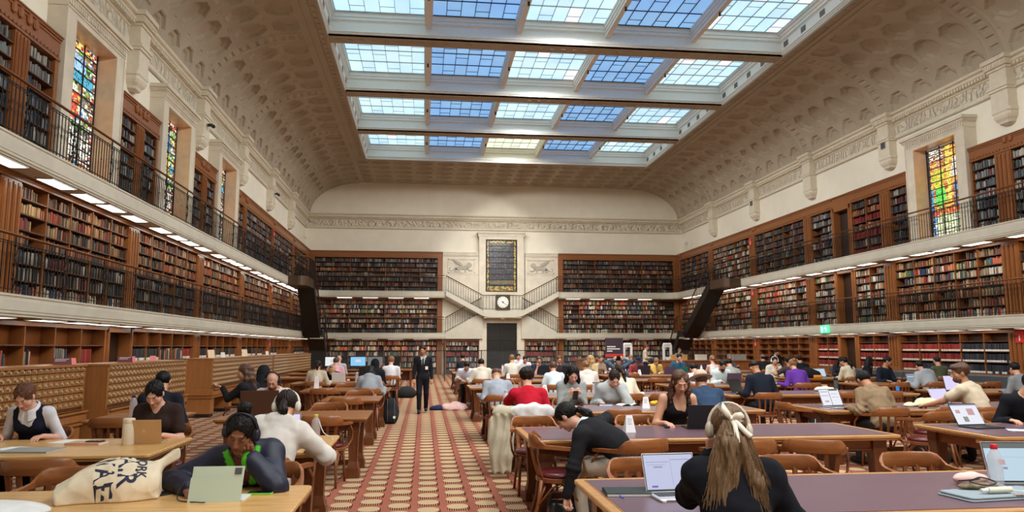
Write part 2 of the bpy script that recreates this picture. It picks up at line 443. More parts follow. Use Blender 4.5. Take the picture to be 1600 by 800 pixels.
# beams between the bays
mb = MB()
for n in range(NB):
    y0 = 41.87 - 5.65 * (n + 1); mb.box(XS0, XS1, y0, y0 + .62, ZSK, ZSK + 1.0)
    k = 0
    while XS0 + .3 + k * .42 < XS1: mb.box(XS0 + .2 + k * .42, XS0 + .36 + k * .42, y0 + .22, y0 + .40, ZSK - .02, ZSK + .01); k += 1
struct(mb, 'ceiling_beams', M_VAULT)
mb = MB(); mb.box(XS0 - .4, XS1 + .4, YB, ya + .4, 13.38, 13.5); tag(mb.build('roof_deck', M_PLASTER), kind='structure')

# ---------------------------------------------------------------- cornices, frieze and brackets
def frieze_mat():
    m = mat('frieze_relief', srgb(212, 203, 182), .75); N = m.node_tree.nodes; L = m.node_tree.links
    tc = N.new('ShaderNodeTexCoord'); v = N.new('ShaderNodeTexVoronoi'); v.inputs['Scale'].default_value = 3.2; v.feature = 'DISTANCE_TO_EDGE'
    n = N.new('ShaderNodeTexNoise'); n.inputs['Scale'].default_value = 2.5; mx = N.new('ShaderNodeMix'); mx.data_type = 'VECTOR'; mx.inputs[0].default_value = .25
    L.new(tc.outputs['Object'], n.inputs['Vector']); L.new(tc.outputs['Object'], mx.inputs[4]); L.new(n.outputs['Color'], mx.inputs[5]); L.new(mx.outputs[1], v.inputs['Vector'])
    w2 = N.new('ShaderNodeTexWave'); w2.wave_type = 'RINGS'; w2.inputs['Scale'].default_value = 1.4; w2.inputs['Distortion'].default_value = 12; w2.inputs['Detail Scale'].default_value = 1.5; L.new(tc.outputs['Object'], w2.inputs['Vector'])
    ad = N.new('ShaderNodeMath'); ad.operation = 'MULTIPLY_ADD'; L.new(v.outputs[0], ad.inputs[0]); ad.inputs[1].default_value = 2.0; L.new(w2.outputs['Fac'], ad.inputs[2])
    bp = N.new('ShaderNodeBump'); bp.inputs['Strength'].default_value = 1.0; bp.inputs['Distance'].default_value = .06; L.new(ad.outputs[0], bp.inputs['Height']); L.new(bp.outputs[0], N['Principled BSDF'].inputs['Normal'])
    return m
M_FRZ = frieze_mat()
CP = [(.03, 9.35), (.09, 9.38), (.09, 9.43), (.05, 9.46), (.05, 9.52), (.02, 9.53), (.02, 9.93), (.06, 9.95), (.06, 9.99), (.10, 10.0), (.10, 10.06), (.20, 10.12), (.20, 10.17), (.16, 10.18), (.16, 10.22), (.24, 10.26), (.26, 10.33), (.0, 10.36)]
tn = 2
for side in (-1, 1, 0):
    mb = MB()
    if side:
        xw = XL if side < 0 else XR
        rows = [[(xw - side * d, YB, z), (xw - side * d, YF - .02, z)] for d, z in CP]; mb.grid(rows, M_TRIM)
        mb.box(xw, xw - side * .028, YB, YF, 9.54, 9.92, M_FRZ)
        Y = YB
        while Y < YF - .2: mb.box(xw - side * .10, xw - side * .185, Y, Y + .07, 10.005, 10.10, M_TRIM); Y += .13
    else:
        rows = [[(XL, YF - d, z), (XR, YF - d, z)] for d, z in CP]; mb.grid(rows, M_TRIM)
        mb.box(XL, XR, YF, YF - .028, 9.54, 9.92, M_FRZ)
        X = XL
        while X < XR: mb.box(X, X + .07, YF - .10, YF - .185, 10.005, 10.10, M_TRIM); X += .13
    tag(mb.build('trim_%d' % tn), kind='structure'); tn += 1
def bracket(xw, side, y, n):
    mb = MB(); f = lambda a, b, hw, z0, z1: mb.box(xw, xw - side * b, y - hw, y + hw, z0, z1)
    f(0, .30, .33, 8.72, 10.00)
    f(0, .34, .37, 9.34, 9.42); f(0, .37, .40, 9.42, 9.50); f(0, .33, .36, 9.50, 9.54)
    f(0, .34, .37, 9.98, 10.06); f(0, .40, .43, 10.06, 10.24); f(0, .45, .48, 10.24, 10.37)
    for q in range(9): mb.box(xw - side * .40, xw - side * .425, y - .40 + q * .095, y - .36 + q * .095, 10.09, 10.20)
    # tapering corbel foot
    rows = []
    for z, hw, d in ((8.78, .36, .335), (8.70, .36, .335), (8.66, .33, .31), (8.58, .33, .31), (8.50, .30, .28), (8.42, .24, .22), (8.36, .22, .20), (8.30, .10, .10)):
        c = .06
        rows.append([(xw, y - hw, z), (xw - side * (d - c), y - hw, z), (xw - side * d, y - hw + c, z), (xw - side * d, y + hw - c, z), (xw - side * (d - c), y + hw, z), (xw, y + hw, z)])
    mb.grid(rows, None); mb.poly(rows[-1])
    tag(mb.build('trim_%d' % n, M_TRIM), kind='structure')
for side, xw in ((-1, XL), (1, XR)):
    for y in BRK[:9]: bracket(xw, side, y, tn); tn += 1
# base mouldings of the vault ribs above each bracket are part of the ceiling relief

ORD_ = ['first', 'second', 'third', 'fourth', 'fifth', 'sixth', 'seventh', 'eighth', 'ninth']
# fill lights added under the skylight ribs to brighten the walls
def add_fill_light(loc, aim, label, p):
    t = thing('added_floodlight', label, 'lamp', loc, 0, 'fill lights added in the skylight wells')
    mb = MB(); mb.tube([(0, 0, .10), (0, 0, .02)], .03, 10); mb.ell((0, 0, 0), (.045, .045, .045), 10); mb.build('housing', M_BLACK, t)
    d = bpy.data.lights.new('lamp', 'SPOT'); d.energy = p; d.spot_size = radians(104); d.spot_blend = .22; d.shadow_soft_size = .12; d.color = (1.0, .97, .93)
    o = bpy.data.objects.new('lamp', d); COL.objects.link(o); o.parent = t; o.location = (0, 0, -.08)
    o.rotation_euler = Vector(aim).to_track_quat('-Z', 'Y').to_euler()
for n in range(NB):
    y1 = 41.87 - 5.65 * n
    for k in range(1, 5):
        aim = {1: (1, .15, -1.15), 2: (.7, .8, -1.2), 3: (-.7, .8, -1.2), 4: (-1, .15, -1.15)}[k]
        add_fill_light((PANX[k], y1 - 2.5, ZSK + .28), aim, 'added fill light under the skylight, %s bay from far wall, %s rib from left' % (ORD_[n], ORD_[k - 1]), SPOT_W)
# ---------------------------------------------------------------- tall stained glass windows
M_STAIN = bpy.data.materials.new('stained_glass'); M_STAIN.use_nodes = True
_b = M_STAIN.node_tree.nodes['Principled BSDF']; _a = M_STAIN.node_tree.nodes.new('ShaderNodeAttribute'); _a.attribute_name = 'col'
M_STAIN.node_tree.links.new(_a.outputs['Color'], _b.inputs['Emission Color']); _b.inputs['Base Color'].default_value = (.05, .05, .05, 1); _b.inputs['Emission Strength'].default_value = GLASS_E; _b.inputs['Roughness'].default_value = .2
M_LEAD = mat('window_lead', (.015, .014, .013), .6)
M_REVEAL = mat('reveal_marble', srgb(224, 188, 152), .25, var=.08, vscale=5)
def stain(n, u, v, r):                                # u,v in 0..1 over one window
    W = (.95, .93, .80); O = (.95, .42, .06); G = (.18, .60, .05); Bl = (.10, .35, .80); Y = (1, .72, .12); Rd = (.75, .08, .05); Bk = (.03, .03, .04); Br = (.30, .12, .04); T = (.06, .42, .60)
    if n == 'R':
        if u < .03 or v > .985: return Bk
        if v < .25:
            if u < .16: return Bl if r.random() < .5 else W
            return [(.75, .8, .45), (.85, .85, .6), (.6, .7, .3), W][r.randrange(4)]
        if v < .30: return Rd if r.random() < .7 else O
        if abs(u - .52) < .05 and v > .38: return Y
        if abs(u - .80) < .05 and v > .38 and v < .9: return O
        if v > .82 and abs(abs(u - .66) * .55 - (v - .90) * .9) < .03: return O
        if abs(v - .60) < .02 and u > .35: return O
        if hypot((u - .27) / .10, (v - .80) / .045) < 1: return (.75, .35, .18)
        if hypot((u - .25) / .17, (v - .66) / .11) < 1: return (.62, .62, .06) if r.random() < .8 else Y
        if hypot((u - .27) / .12, (v - .46) / .13) < 1: return (.12, .75, .10)
        if hypot((u - .68) / .08, (v - .80) / .04) < 1: return W
        if hypot((u - .66) / .14, (v - .67) / .10) < 1: return (.85, .72, .60)
        if abs(u - .66) < .08 and v < .58: return Bl if r.random() < .5 else Br
        if u > .88: return W if r.random() < .7 else Y
        if u < .12 and v < .55: return Bl if r.random() < .7 else T
        if v > .86 and u < .42: return W if r.random() < .55 else Br
        return [O, (.75, .30, .05), Br, Y, (.5, .12, .05)][r.randrange(5)]
    # left windows: a knightly figure under a canopy, patterned border
    if u < .06 or u > .94: return [Rd, W, Br, Bk][r.randrange(4)]
    if v > .93: return [W, Rd, Y, Bk][r.randrange(4)]
    if v < .14: return [Y, O, Rd, Bl, W, Br][r.randrange(6)]
    if v < .34: return W if r.random() < .75 else [Bk, Br][r.randrange(2)]
    if n == 2:
        if abs(u - .45) < .3 and .72 < v < .88: return [Bl, T][r.randrange(2)]
        if hypot((u - .5) / .25, (v - .58) / .16) < 1: return [(.3, .42, .12), Y, (.55, .5, .2)][r.randrange(3)]
        return [Br, W, Y, G, Bk, T][r.randrange(6)]
    if hypot((u - .5) / .09, (v - .66) / .03) < 1: return W
    if hypot((u - .50) / .16, (v - .55) / .12) < 1: return Rd if r.random() < .8 else Y
    if hypot((u - .50) / .34, (v - .50) / .09) < 1: return [W, Bl, W][r.randrange(3)]
    if abs(v - .74) < .035: return T
    if .80 < v < .90 and abs(u - .55) < .22: return (.35, .62, .95)
    if .78 < v < .84 and u < .3: return Y
    return [(.14, .16, .10), Br, (.45, .3, .12), G, W, (.2, .24, .3), Bk][r.randrange(7)]
def stain_glass(x, side, c, key, root):
    r = random.Random(hash(str(key)) % 1000 if False else (5 if key == 'R' else key)); mb = MB(); nu, nv = 20, 64; w = 2 * HW - .1; h = ZW1 - ZW0 - .1
    jit = [[(r.uniform(-.35, .35) if 0 < i < nu else 0, r.uniform(-.35, .35) if 0 < j < nv else 0) for i in range(nu + 1)] for j in range(nv + 1)]
    def P(i, j): 
        a, b = jit[j][i]; u = (i + a) / nu; v = (j + b) / nv
        return (x, c - w / 2 + w * u, ZW0 + .05 + h * v)
    for j in range(nv):
        for i in range(nu):
            u = (i + .5) / nu; v = (j + .5) / nv
            if side > 0: u = 1 - u                      # seen from inside the hall
            k = .75 + .25 * r.random(); q = stain(key, u, v, r); mb.poly([P(i, j), P(i + 1, j), P(i + 1, j + 1), P(i, j + 1)], None, tuple(min(1, t * k) for t in q))
    g = mb.build('stained_glass', M_STAIN, root)
    mb = MB()
    for j in range(0, nv + 1):
        if j % 5 == 0: mb.box(x + side * -.012, x - side * .03, c - w / 2, c + w / 2, ZW0 + .05 + h * j / nv - .014, ZW0 + .05 + h * j / nv + .014)
    for i in (0, 6.67, 13.33, 20): mb.box(x - side * .012, x - side * .035, c - w / 2 + w * i / nu - .015, c - w / 2 + w * i / nu + .015, ZW0, ZW1)
    n0 = 0
    for j in range(1, nv):                              # fine leads between the coloured pieces
        for i in range(nu):
            a, b = P(i, j), P(i + 1, j)
            if r.random() < .30: mb.tube([(x - side * .004, a[1], a[2]), (x - side * .004, b[1], b[2])], .006, 4, cap=False)
    for i in range(1, nu):
        for j in range(nv):
            a, b = P(i, j), P(i, j + 1)
            if r.random() < .35: mb.tube([(x - side * .004, a[1], a[2]), (x - side * .004, b[1], b[2])], .006, 4, cap=False)
    mb.build('leading', M_LEAD, root)
def hall_window(side, c, n, key):
    xw, xf = (XL, XL + .37) if side < 0 else (XR, XR - .42)       # wall face, surround face
    root = bpy.data.objects.new('window_%d' % n, None); COL.objects.link(root); root['kind'] = 'structure'
    mb = MB()
    for a, b in ((c - HS, c - HW), (c + HW, c + HS)): mb.box(xw, xf, a, b, Z2, ZST - .12)
    mb.box(xw, xf, c - HW, c + HW, ZW1, ZST - .12); mb.box(xw, xf + side * .0, c - HW, c + HW, Z2, ZW0)
    e = -side * .02
    for a in (c - HS, c + HS):                                     # raised outer fillet
        t = .05 if a < c else -.05
        mb.box(xf, xf - side * .02, a, a + t, Z2, 8.62)
    for z0, z1, d in ((8.66, 8.70, .02), (8.70, 8.84, .015), (8.84, 8.88, .05), (8.88, 8.94, .08), (8.94, 9.02, .13), (9.02, 9.05, .10)):
        mb.box(xw, xf - side * d, c - HS - d * .8, c + HS + d * .8, z0, z1)
    q = c - HS
    while q < c + HS - .05: mb.box(xf - side * .015, xf - side * .05, q, q + .055, 8.71, 8.83); q += .10
    mb.build('window_surround', M_STONE, root)
    mb = MB(); xg = xw + side * .07
    for a, b in ((c - HW, c - HW + .02), (c + HW - .02, c + HW)): mb.box(xg, xf - side * .004, a, b, ZW0, ZW1)
    mb.box(xg, xf - side * .004, c - HW + .02, c + HW - .02, ZW1 - .02, ZW1); mb.box(xg, xf - side * .004, c - HW + .02, c + HW - .02, ZW0, ZW0 + .02)
    mb.build('reveal', M_REVEAL, root)
    stain_glass(xg, side, c, key, root)
for i, c in enumerate(WINL): hall_window(-1, c, i + 1, (11, 2, 17)[i])
hall_window(1, WINR[0], 4, 'R')

# ---------------------------------------------------------------- galleries
def gallery_slab(n, top, bot):
    mb = MB(); h = top - bot
    prof = [(0, top), (-.02, top), (-.02, top - .035), (.0, top - .05), (.0, top - .09), (-.012, top - .10), (-.012, bot + .10), (.0, bot + .09), (.0, bot + .05), (.03, bot + .03), (.03, bot)]
    # corner path: left side, rounded far corners, far side; the far slab is broken by the stair
    def off(d, pts): return pts
    def run(path, m):
        rows = []
        for d, z in prof:
            r = []
            for (x, y, nx, ny) in path: r.append((x - nx * d, y - ny * d, z))
            rows.append(r)
        mb.grid(rows, m)
    R = 1.0
    L = [(SL, YB, 1, 0), (SL, YS - R, 1, 0)] + [(SL + R - R * cos(a), YS - R + R * sin(a), cos(a), -sin(a)) for a in [pi / 2 * k / 8 for k in range(1, 9)]] + [(1.35, YS, 0, -1)]
    Rr = [(8.40, YS, 0, -1), (SR - R, YS, 0, -1)] + [(SR - R + R * sin(a), YS - R + R * cos(a), -sin(a), -cos(a)) for a in [pi / 2 * k / 8 for k in range(1, 9)]] + [(SR, YB, -1, 0)]
    for P in (L, Rr):
        run(P, None)
    for z, fl in ((top, 0), (bot, 1)):
        for P, side in ((L, -1), (Rr, 1)):
            xw = XL if side < 0 else XR
            pts = [(x, y, z) for x, y, _, _ in P]
            if side < 0: mb.poly(pts + [(1.35, YF, z), (xw, YF, z), (xw, YB, z)])
            else: mb.poly(pts + [(xw, YB, z), (xw, YF, z), (8.40, YF, z)])
    struct(mb, 'trim_%d' % n, M_SLAB)
gallery_slab(30, Z1, Z1B); gallery_slab(31, Z2, Z2B)

# lamps set in the underside of the galleries
def gallery_light():
    t = thing('gallery_light', 'x', 'ceiling light', group='light panels under the galleries')
    mb = MB(); L, W = .92, .28
    for a, b, c, d in ((-W / 2 - .02, -W / 2, -L / 2, L / 2), (W / 2, W / 2 + .02, -L / 2, L / 2), (-W / 2 - .02, W / 2 + .02, -L / 2 - .02, -L / 2), (-W / 2 - .02, W / 2 + .02, L / 2, L / 2 + .02)): mb.box(a, b, c, d, -.035, 0)
    mb.build('frame', M_WHITE, t); mb = MB(); mb.box(-W / 2, W / 2, -L / 2, L / 2, -.028, -.004); mb.build('diffuser', M_STRIP, t)
    return remember(t)
GL = gallery_light(); glu = [False]
_ord = ['nearest', 'second', 'third', 'fourth', 'fifth', 'sixth', 'seventh', 'eighth', 'ninth', 'tenth', 'eleventh', 'twelfth', 'thirteenth', 'fourteenth', 'fifteenth', 'sixteenth', 'seventeenth', 'eighteenth', 'nineteenth', 'twentieth', 'twenty-first', 'twenty-second', 'twenty-third', 'twenty-fourth', 'twenty-fifth', 'twenty-sixth', 'twenty-seventh', 'twenty-eighth', 'twenty-ninth', 'thirtieth']
for side, z, nm in ((-1, Z2B, 'upper gallery on the left'), (-1, Z1B, 'lower gallery on the left'), (1, Z2B, 'upper gallery on the right'), (1, Z1B, 'lower gallery on the right')):
    ys = [y + d for y in BRK[::-1] for d in (.9, 2.25, 3.4, 4.75) if 11 < y + d < 46]
    for i, y in enumerate(ys):
        x = (SL - .19) if side < 0 else (SR + .19)
        place(GL, glu, (x, y, z), 0, '%s light panel under the %s, counted from the camera' % (_ord[i], nm))
for z, nm in ((Z2B, 'upper'), (Z1B, 'lower')):
    for i, x in enumerate([-5.0, -3.4, -1.8, -.2, 9.6, 11.2, 12.8, 14.4]):
        place(GL, glu, (x, YS + .19, z), pi / 2, '%s light panel from the left under the %s far gallery' % (_ord[i] if i else 'first', nm))

# railings: bronze handrail, iron bars, twisted posts
def railing(name, label, path, z, step=.125):
    """path: list of (x,y) corners"""
    t = thing(name, label, 'railing', (path[0][0], path[0][1], z), 0, None); ox, oy = path[0]
    hr = MB(); lo = MB(); bars = []; posts = []; H = 1.0
    P = [Vector((x - ox, y - oy, 0)) for x, y in path]
    hr.tube([p + Vector((0, 0, H)) for p in P], .032, 8, flat=.8)
    lo.tube([p + Vector((0, 0, H - .13)) for p in P], .011, 4); lo.tube([p + Vector((0, 0, H - .17)) for p in P], .009, 4); lo.tube([p + Vector((0, 0, .08)) for p in P], .012, 4)
    k = 0; s = 0.0
    cur = MB(); run = 0
    for i in range(len(P) - 1):
        a, b = P[i], P[i + 1]; L = (b - a).length; d = (b - a) / L
        while s < L:
            p = a + d * s
            if k % 14 == 0:
                pm = MB(); rows = []
                for q in range(13):
                    zz = H * q / 12; an = q * .9; r = .016
                    rows.append([(p.x + r * cos(an + pi / 2 * j), p.y + r * sin(an + pi / 2 * j), zz) for j in range(4)])
                pm.grid(rows, None, True)
                for zz in (.25, .5, .82): pm.ell((p.x, p.y, zz), (.03, .03, .035), 6)
                n = Vector((-d.y, d.x, 0))
                if name == 'gallery_railing': pm.tube([p + d * .02 + Vector((0, 0, .08)), p + d * .10 + Vector((0, 0, .4)), p + d * .03 + Vector((0, 0, .62)), p + d * .09 + Vector((0, 0, .83))], .008, 4)
                posts.append(pm)
                bars.append(cur); cur = MB()
            else:
                w = .0065
                cur.box(p.x - w, p.x + w, p.y - w, p.y + w, .02, H - .13, skip='tb')
                if k % 7 == 3: cur.ell((p.x, p.y, .45), (.017, .017, .03), 6); cur.ell((p.x, p.y, .30), (.014, .014, .02), 6)
            k += 1; s += step
        s -= L
    bars.append(cur)
    hr.build('handrail', M_BRONZE, t, smooth=True); lo.build('rail', M_IRON, t)
    for pm in posts: pm.build('post', M_IRON, t)
    for q in bars:
        if q.v: q.build('baluster_panel', M_IRON, t)
    return t
def arc_pts(cx, cy, R, a0, a1, n=6): return [(cx + R * cos(radians(a0 + (a1 - a0) * k / n)), cy + R * sin(radians(a0 + (a1 - a0) * k / n))) for k in range(n + 1)]
rl = .05
for z, nm in ((Z1, 'lower'), (Z2, 'upper')):
    if z == Z2:
        railing('gallery_railing', 'iron railing with bronze handrail along the %s left gallery' % nm, [(SL - rl, 8.0), (SL - rl, 37.9)], z)
        railing('gallery_railing', 'iron railing with bronze handrail along the %s right gallery' % nm, [(SR + rl, 15.0), (SR + rl, 36.9)], z)
        railing('gallery_railing', 'short iron railing beyond the black stair, upper gallery far left corner', [(SL - rl, 40.3)] + arc_pts(SL + .95, YS - 1 + .05, 1.0, 180, 90)[1:] + [(1.25, YS + rl)], z)
        railing('gallery_railing', 'short iron railing beyond the black stair, upper gallery far right corner', [(8.5, YS + rl)] + arc_pts(SR - .95, YS - 1 + .05, 1.0, 90, 0) + [(SR + rl, 39.0)], z)
    else:
        railing('gallery_railing', 'iron railing with bronze handrail, whole lower left gallery and round to the stairs', [(SL - rl, 8.0)] + arc_pts(SL + .95, YS - 1 + .05, 1.0, 180, 90) + [(1.25, YS + rl)], z)
        railing('gallery_railing', 'iron railing with bronze handrail, whole lower right gallery and round to the stairs', [(8.5, YS + rl)] + arc_pts(SR - .95, YS - 1 + .05, 1.0, 90, 0) + [(SR + rl, 15.0)], z)

# ---------------------------------------------------------------- bookcases and their books
PAL = {
 'old': [srgb(*c) for c in ((120, 72, 46), (96, 60, 42), (146, 96, 60), (70, 48, 40), (160, 118, 80), (88, 78, 60), (54, 52, 52), (128, 108, 84), (150, 70, 46), (66, 70, 58), (172, 140, 100), (44, 40, 40), (104, 44, 34))],
 'dark': [srgb(*c) for c in ((48, 48, 54), (60, 58, 58), (42, 44, 52), (84, 72, 60), (66, 70, 66), (96, 84, 70), (40, 36, 36), (62, 68, 80), (120, 112, 100), (90, 44, 40), (150, 144, 132))],
 'grey': [srgb(*c) for c in ((150, 150, 146), (112, 114, 116), (84, 88, 94), (60, 62, 68), (176, 170, 156), (56, 58, 62), (110, 62, 56), (42, 44, 48), (104, 112, 110), (86, 94, 104))],
 'mixed': [srgb(*c) for c in ((180, 166, 140), (150, 132, 108), (120, 96, 74), (60, 66, 84), (200, 192, 172), (84, 60, 48), (150, 58, 44), (50, 84, 110), (72, 92, 70), (40, 42, 48), (176, 120, 84), (110, 110, 106), (212, 206, 190))],
 'bright': [srgb(*c) for c in ((196, 186, 160), (170, 76, 52), (196, 120, 88), (70, 80, 100), (40, 60, 100), (84, 118, 70), (226, 220, 204), (150, 132, 108), (58, 62, 58), (168, 150, 96), (96, 66, 50), (200, 84, 54))],
 'red': [srgb(*c) for c in ((128, 38, 32), (112, 30, 28), (140, 48, 38), (120, 34, 34))],
 'navy': [srgb(*c) for c in ((34, 36, 48), (44, 46, 56), (30, 34, 44), (54, 54, 58))],
 'black': [srgb(*c) for c in ((30, 28, 28), (44, 42, 42), (60, 56, 50))],
}
CNAME = [((120, 72, 46), 'brown'), ((160, 118, 80), 'tan'), ((54, 52, 52), 'charcoal'), ((150, 70, 46), 'rust'), ((66, 74, 62), 'olive grey'), ((172, 140, 100), 'sand'), ((40, 38, 38), 'black'), ((110, 40, 34), 'dark red'), ((38, 44, 66), 'navy'),
         ((56, 72, 98), 'slate blue'), ((150, 150, 146), 'pale grey'), ((110, 112, 114), 'grey'), ((205, 198, 180), 'cream'), ((84, 118, 70), 'green'), ((200, 84, 54), 'orange'), ((70, 48, 40), 'dark brown'), ((128, 108, 84), 'khaki'), ((70, 100, 130), 'blue')]
def cname(c):
    inv = [((x * 12.92) if x <= .0031308 else 1.055 * x ** (1 / 2.4) - .055) * 255 for x in c]
    return min(CNAME, key=lambda q: sum((a - b) ** 2 for a, b in zip(q[0], inv)))[1]
BOOKS = []      # (score, centre, w, h, d, axis, color, label pieces, tilt)
ORD = ['first', 'second', 'third', 'fourth', 'fifth', 'sixth', 'seventh', 'eighth', 'ninth', 'tenth', '11th', '12th', '13th', '14th', '15th', '16th', '17th', '18th', '19th', '20th', '21st', '22nd', '23rd', '24th', '25th', '26th', '27th', '28th', '29th', '30th', '31st', '32nd', '33rd', '34th', '35th', '36th', '37th', '38th', '39th', '40th', '41st', '42nd', '43rd', '44th', '45th', '46th', '47th', '48th', '49th', '50th']
def fill_cell(axis, a0, a1, face, nrm, z, h, pal, fill, tag_, r, label_bottom=False):
    """books standing on a shelf board: run a0..a1 along the wall, spines towards the hall at face; nrm = +1/-1 sign of the outward normal"""
    a = a0 + .01; end = a0 + (a1 - a0) * fill; k = 0; cur = r.choice(pal); gapleft = r.random() < .15 and fill < .97
    seq = []
    while a < end - .02:
        if r.random() < .22: cur = r.choice(pal)
        c = cur if r.random() < .55 else r.choice(pal)
        w = r.uniform(.022, .055) if not label_bottom else r.uniform(.045, .06)
        hh = h * r.uniform(.60, .90) if not label_bottom else h * .84
        if a + w > a1 - .005: break
        v = r.uniform(.8, 1.15); c = tuple(min(1, q * v) for q in c)
        if not label_bottom and r.random() < .03: a += r.uniform(.03, .1)
        seq.append((a, w, hh, c)); a += w + .0015
    for i, (a, w, hh, c) in enumerate(seq):
        d = r.uniform(.13, .20); s = r.uniform(.015, .05)
        BOOKS.append([a, w, hh, d, s, axis, face, nrm, z, c, tag_, i, len(seq), label_bottom])
def bookcase(label, axis, a0, a1, face, nrm, z0, z1, ncol, nrow, pals, fill, tagp, seed, cornice=0.0, base=0.0, ends=(0, 0), gloss=None, depth=.30, back=None, label_bottom=False, woodm=None, posts=(.07, .07), fillf=None, ornaments=()):
    """axis 'y': runs along Y on a side wall; axis 'x': runs along X on the far wall"""
    r = random.Random(seed)
    def V(a, n, z):                            # along, outwards from the face plane, height
        return (face + nrm * n, a, z) if axis == 'y' else (a, face + nrm * n, z)
    t = thing('bookcase', label, 'bookcase', V((a0 + a1) / 2, 0, z0), 0, 'built-in bookcases')
    o = Vector(t.location); wm = woodm or M_WOOD
    def bx(mb, s0, s1, n0, n1, za, zb):
        p, q = V(s0, n0, za), V(s1, n1, zb); mb.box(p[0] - o.x, q[0] - o.x, p[1] - o.y, q[1] - o.y, p[2] - o.z, q[2] - o.z)
    zt = z1 - cornice; zb = z0 + base
    mb = MB(); bx(mb, a0, a1, -depth, -depth + .015, zb, zt); mb.build('back_panel', back or M_BACKW, t)
    if cornice:
        mb = MB(); bx(mb, a0, a1, -depth, .0, zt, z1); bx(mb, a0, a1, -.02, .02, z1 - .12, z1); bx(mb, a0, a1, 0, .05, z1 - .07, z1 - .02); bx(mb, a0, a1, 0, .07, z1 - .03, z1); bx(mb, a0, a1, 0, .025, zt, zt + .05)
        q = a0 + .05
        while q < a1 - .08 and cornice > .3: bx(mb, q, q + .06, .02, .035, zt + .06, zt + .11); q += .13
        for q in ornaments:
            for s_ in (-.11, .11):
                c3 = V(q + s_, .02, zt + .34)
                rr = [ (c3[0] - o.x, c3[1] - o.y, c3[2] - o.z) ]
                mb.ell(rr[0], (.05 if axis == 'y' else .09, .09 if axis == 'y' else .05, .12), 8)
        mb.build('cornice', wm, t)
    if base:
        mb = MB(); bx(mb, a0, a1, -depth, .03, z0, zb); bx(mb, a0, a1, .03, .05, z0, z0 + .09); bx(mb, a0, a1, -depth, .05, zb - .035, zb); mb.build('base_cabinet', wm, t)
    for (q, w) in ((a0, posts[0]), (a1 - posts[1], posts[1])):
        mb = MB(); bx(mb, q, q + w, -depth, .0, zb, zt)
        if w > .2:
            bx(mb, q + .03, q + w / 2 - .02, 0, .03, zb + .05, zt - .05); bx(mb, q + w / 2 + .02, q + w - .03, 0, .03, zb + .05, zt - .05); bx(mb, q + .06, q + w / 2 - .05, .03, .04, zb + .1, zt - .1); bx(mb, q + w / 2 + .05, q + w - .06, .03, .04, zb + .1, zt - .1)
            bx(mb, q, q + w, 0, .035, zb, zb + .12)
        mb.build('side_panel', wm, t)
    i0, i1 = a0 + posts[0], a1 - posts[1]; cw = (i1 - i0) / ncol; H = zt - zb
    for k in range(1, ncol):
        mb = MB(); bx(mb, i0 + cw * k - .013, i0 + cw * k + .013, -depth + .015, -.012, zb, zt); mb.build('divider', wm, t)
    rh = [H / nrow * f for f in np.linspace(1.08, .92, nrow)]; zz = zb
    for j in range(nrow):
        if j:
            mb = MB(); bx(mb, i0, i1, -depth + .015, -.006, zz - .012, zz + .012); mb.build('shelf', M_SHELFW, t)
        for k in range(ncol):
            p = pals[j] if isinstance(pals, list) else pals
            if isinstance(p, list): p = p[k % len(p)]
            if p is None: continue
            f = fillf(j, k, r) if fillf else (1.0 if r.random() < fill else r.uniform(.0, .85))
            if f < .08: continue
            lb = p in ('red', 'navy', 'black') and label_bottom
            # left to right as seen from the hall
            fill_cell(axis, i0 + cw * k + .013, i0 + cw * (k + 1) - .013, face, nrm, zz + .012, rh[j] - .035, PAL[p], f, (tagp, j, k, nrow, ncol, nrm, axis), r, lb)
        zz += rh[j]
    return t
KA = 1.62 / 1.75          # the building was measured with the eye at 1.75; true scale is set once, at the end of the building
def B_(i): return 42.1 - 5.65 * i
def opening(n, axis, a0, a1, face, nrm, z0, z1, dark=True):
    t = bpy.data.objects.new('door_%d' % n, None); COL.objects.link(t); t['kind'] = 'structure'
    def bx(mb, s0, s1, n0, n1, za, zb):
        if axis == 'y': mb.box(face + nrm * n0, face + nrm * n1, s0, s1, za, zb)
        else: mb.box(s0, s1, face + nrm * n0, face + nrm * n1, za, zb)
    mb = MB()
    for a, b in ((a0, a0 + .14), (a1 - .14, a1)): bx(mb, a, b, -.30, .02, z0, z1)
    bx(mb, a0, a1, -.30, .02, z1 - .16, z1); bx(mb, a0 + .05, a0 + .09, .02, .035, z0, z1); bx(mb, a1 - .09, a1 - .05, .02, .035, z0, z1)
    mb.build('door_frame', M_WOOD, t)
    mb = MB(); bx(mb, a0 + .14, a1 - .14, -.30, -.26, z0, z1 - .16)
    for q in ((z0 + .15, z0 + .9), (z0 + 1.0, z1 - .3)): bx(mb, a0 + .26, a1 - .26, -.262, -.245, *q)
    d = mb.build('door_leaf', mat('door_leaf_dark', (.03, .014, .008), .4), t)
    mb = MB(); bx(mb, a1 - .24, a1 - .2, -.26, -.19, z0 + .95, z0 + 1.05); mb.build('door_handle', M_BRONZE, t)
pw = .33
def ffull(j, k, r): return 1.0 if r.random() < .82 else r.uniform(.35, .9)
def fpart(j, k, r): return r.choice((1, .95, .7, .75, .6, .9))
names = {0: 'ground floor', 1: 'lower gallery', 2: 'upper gallery'}
def seen(i): return _ord[i]
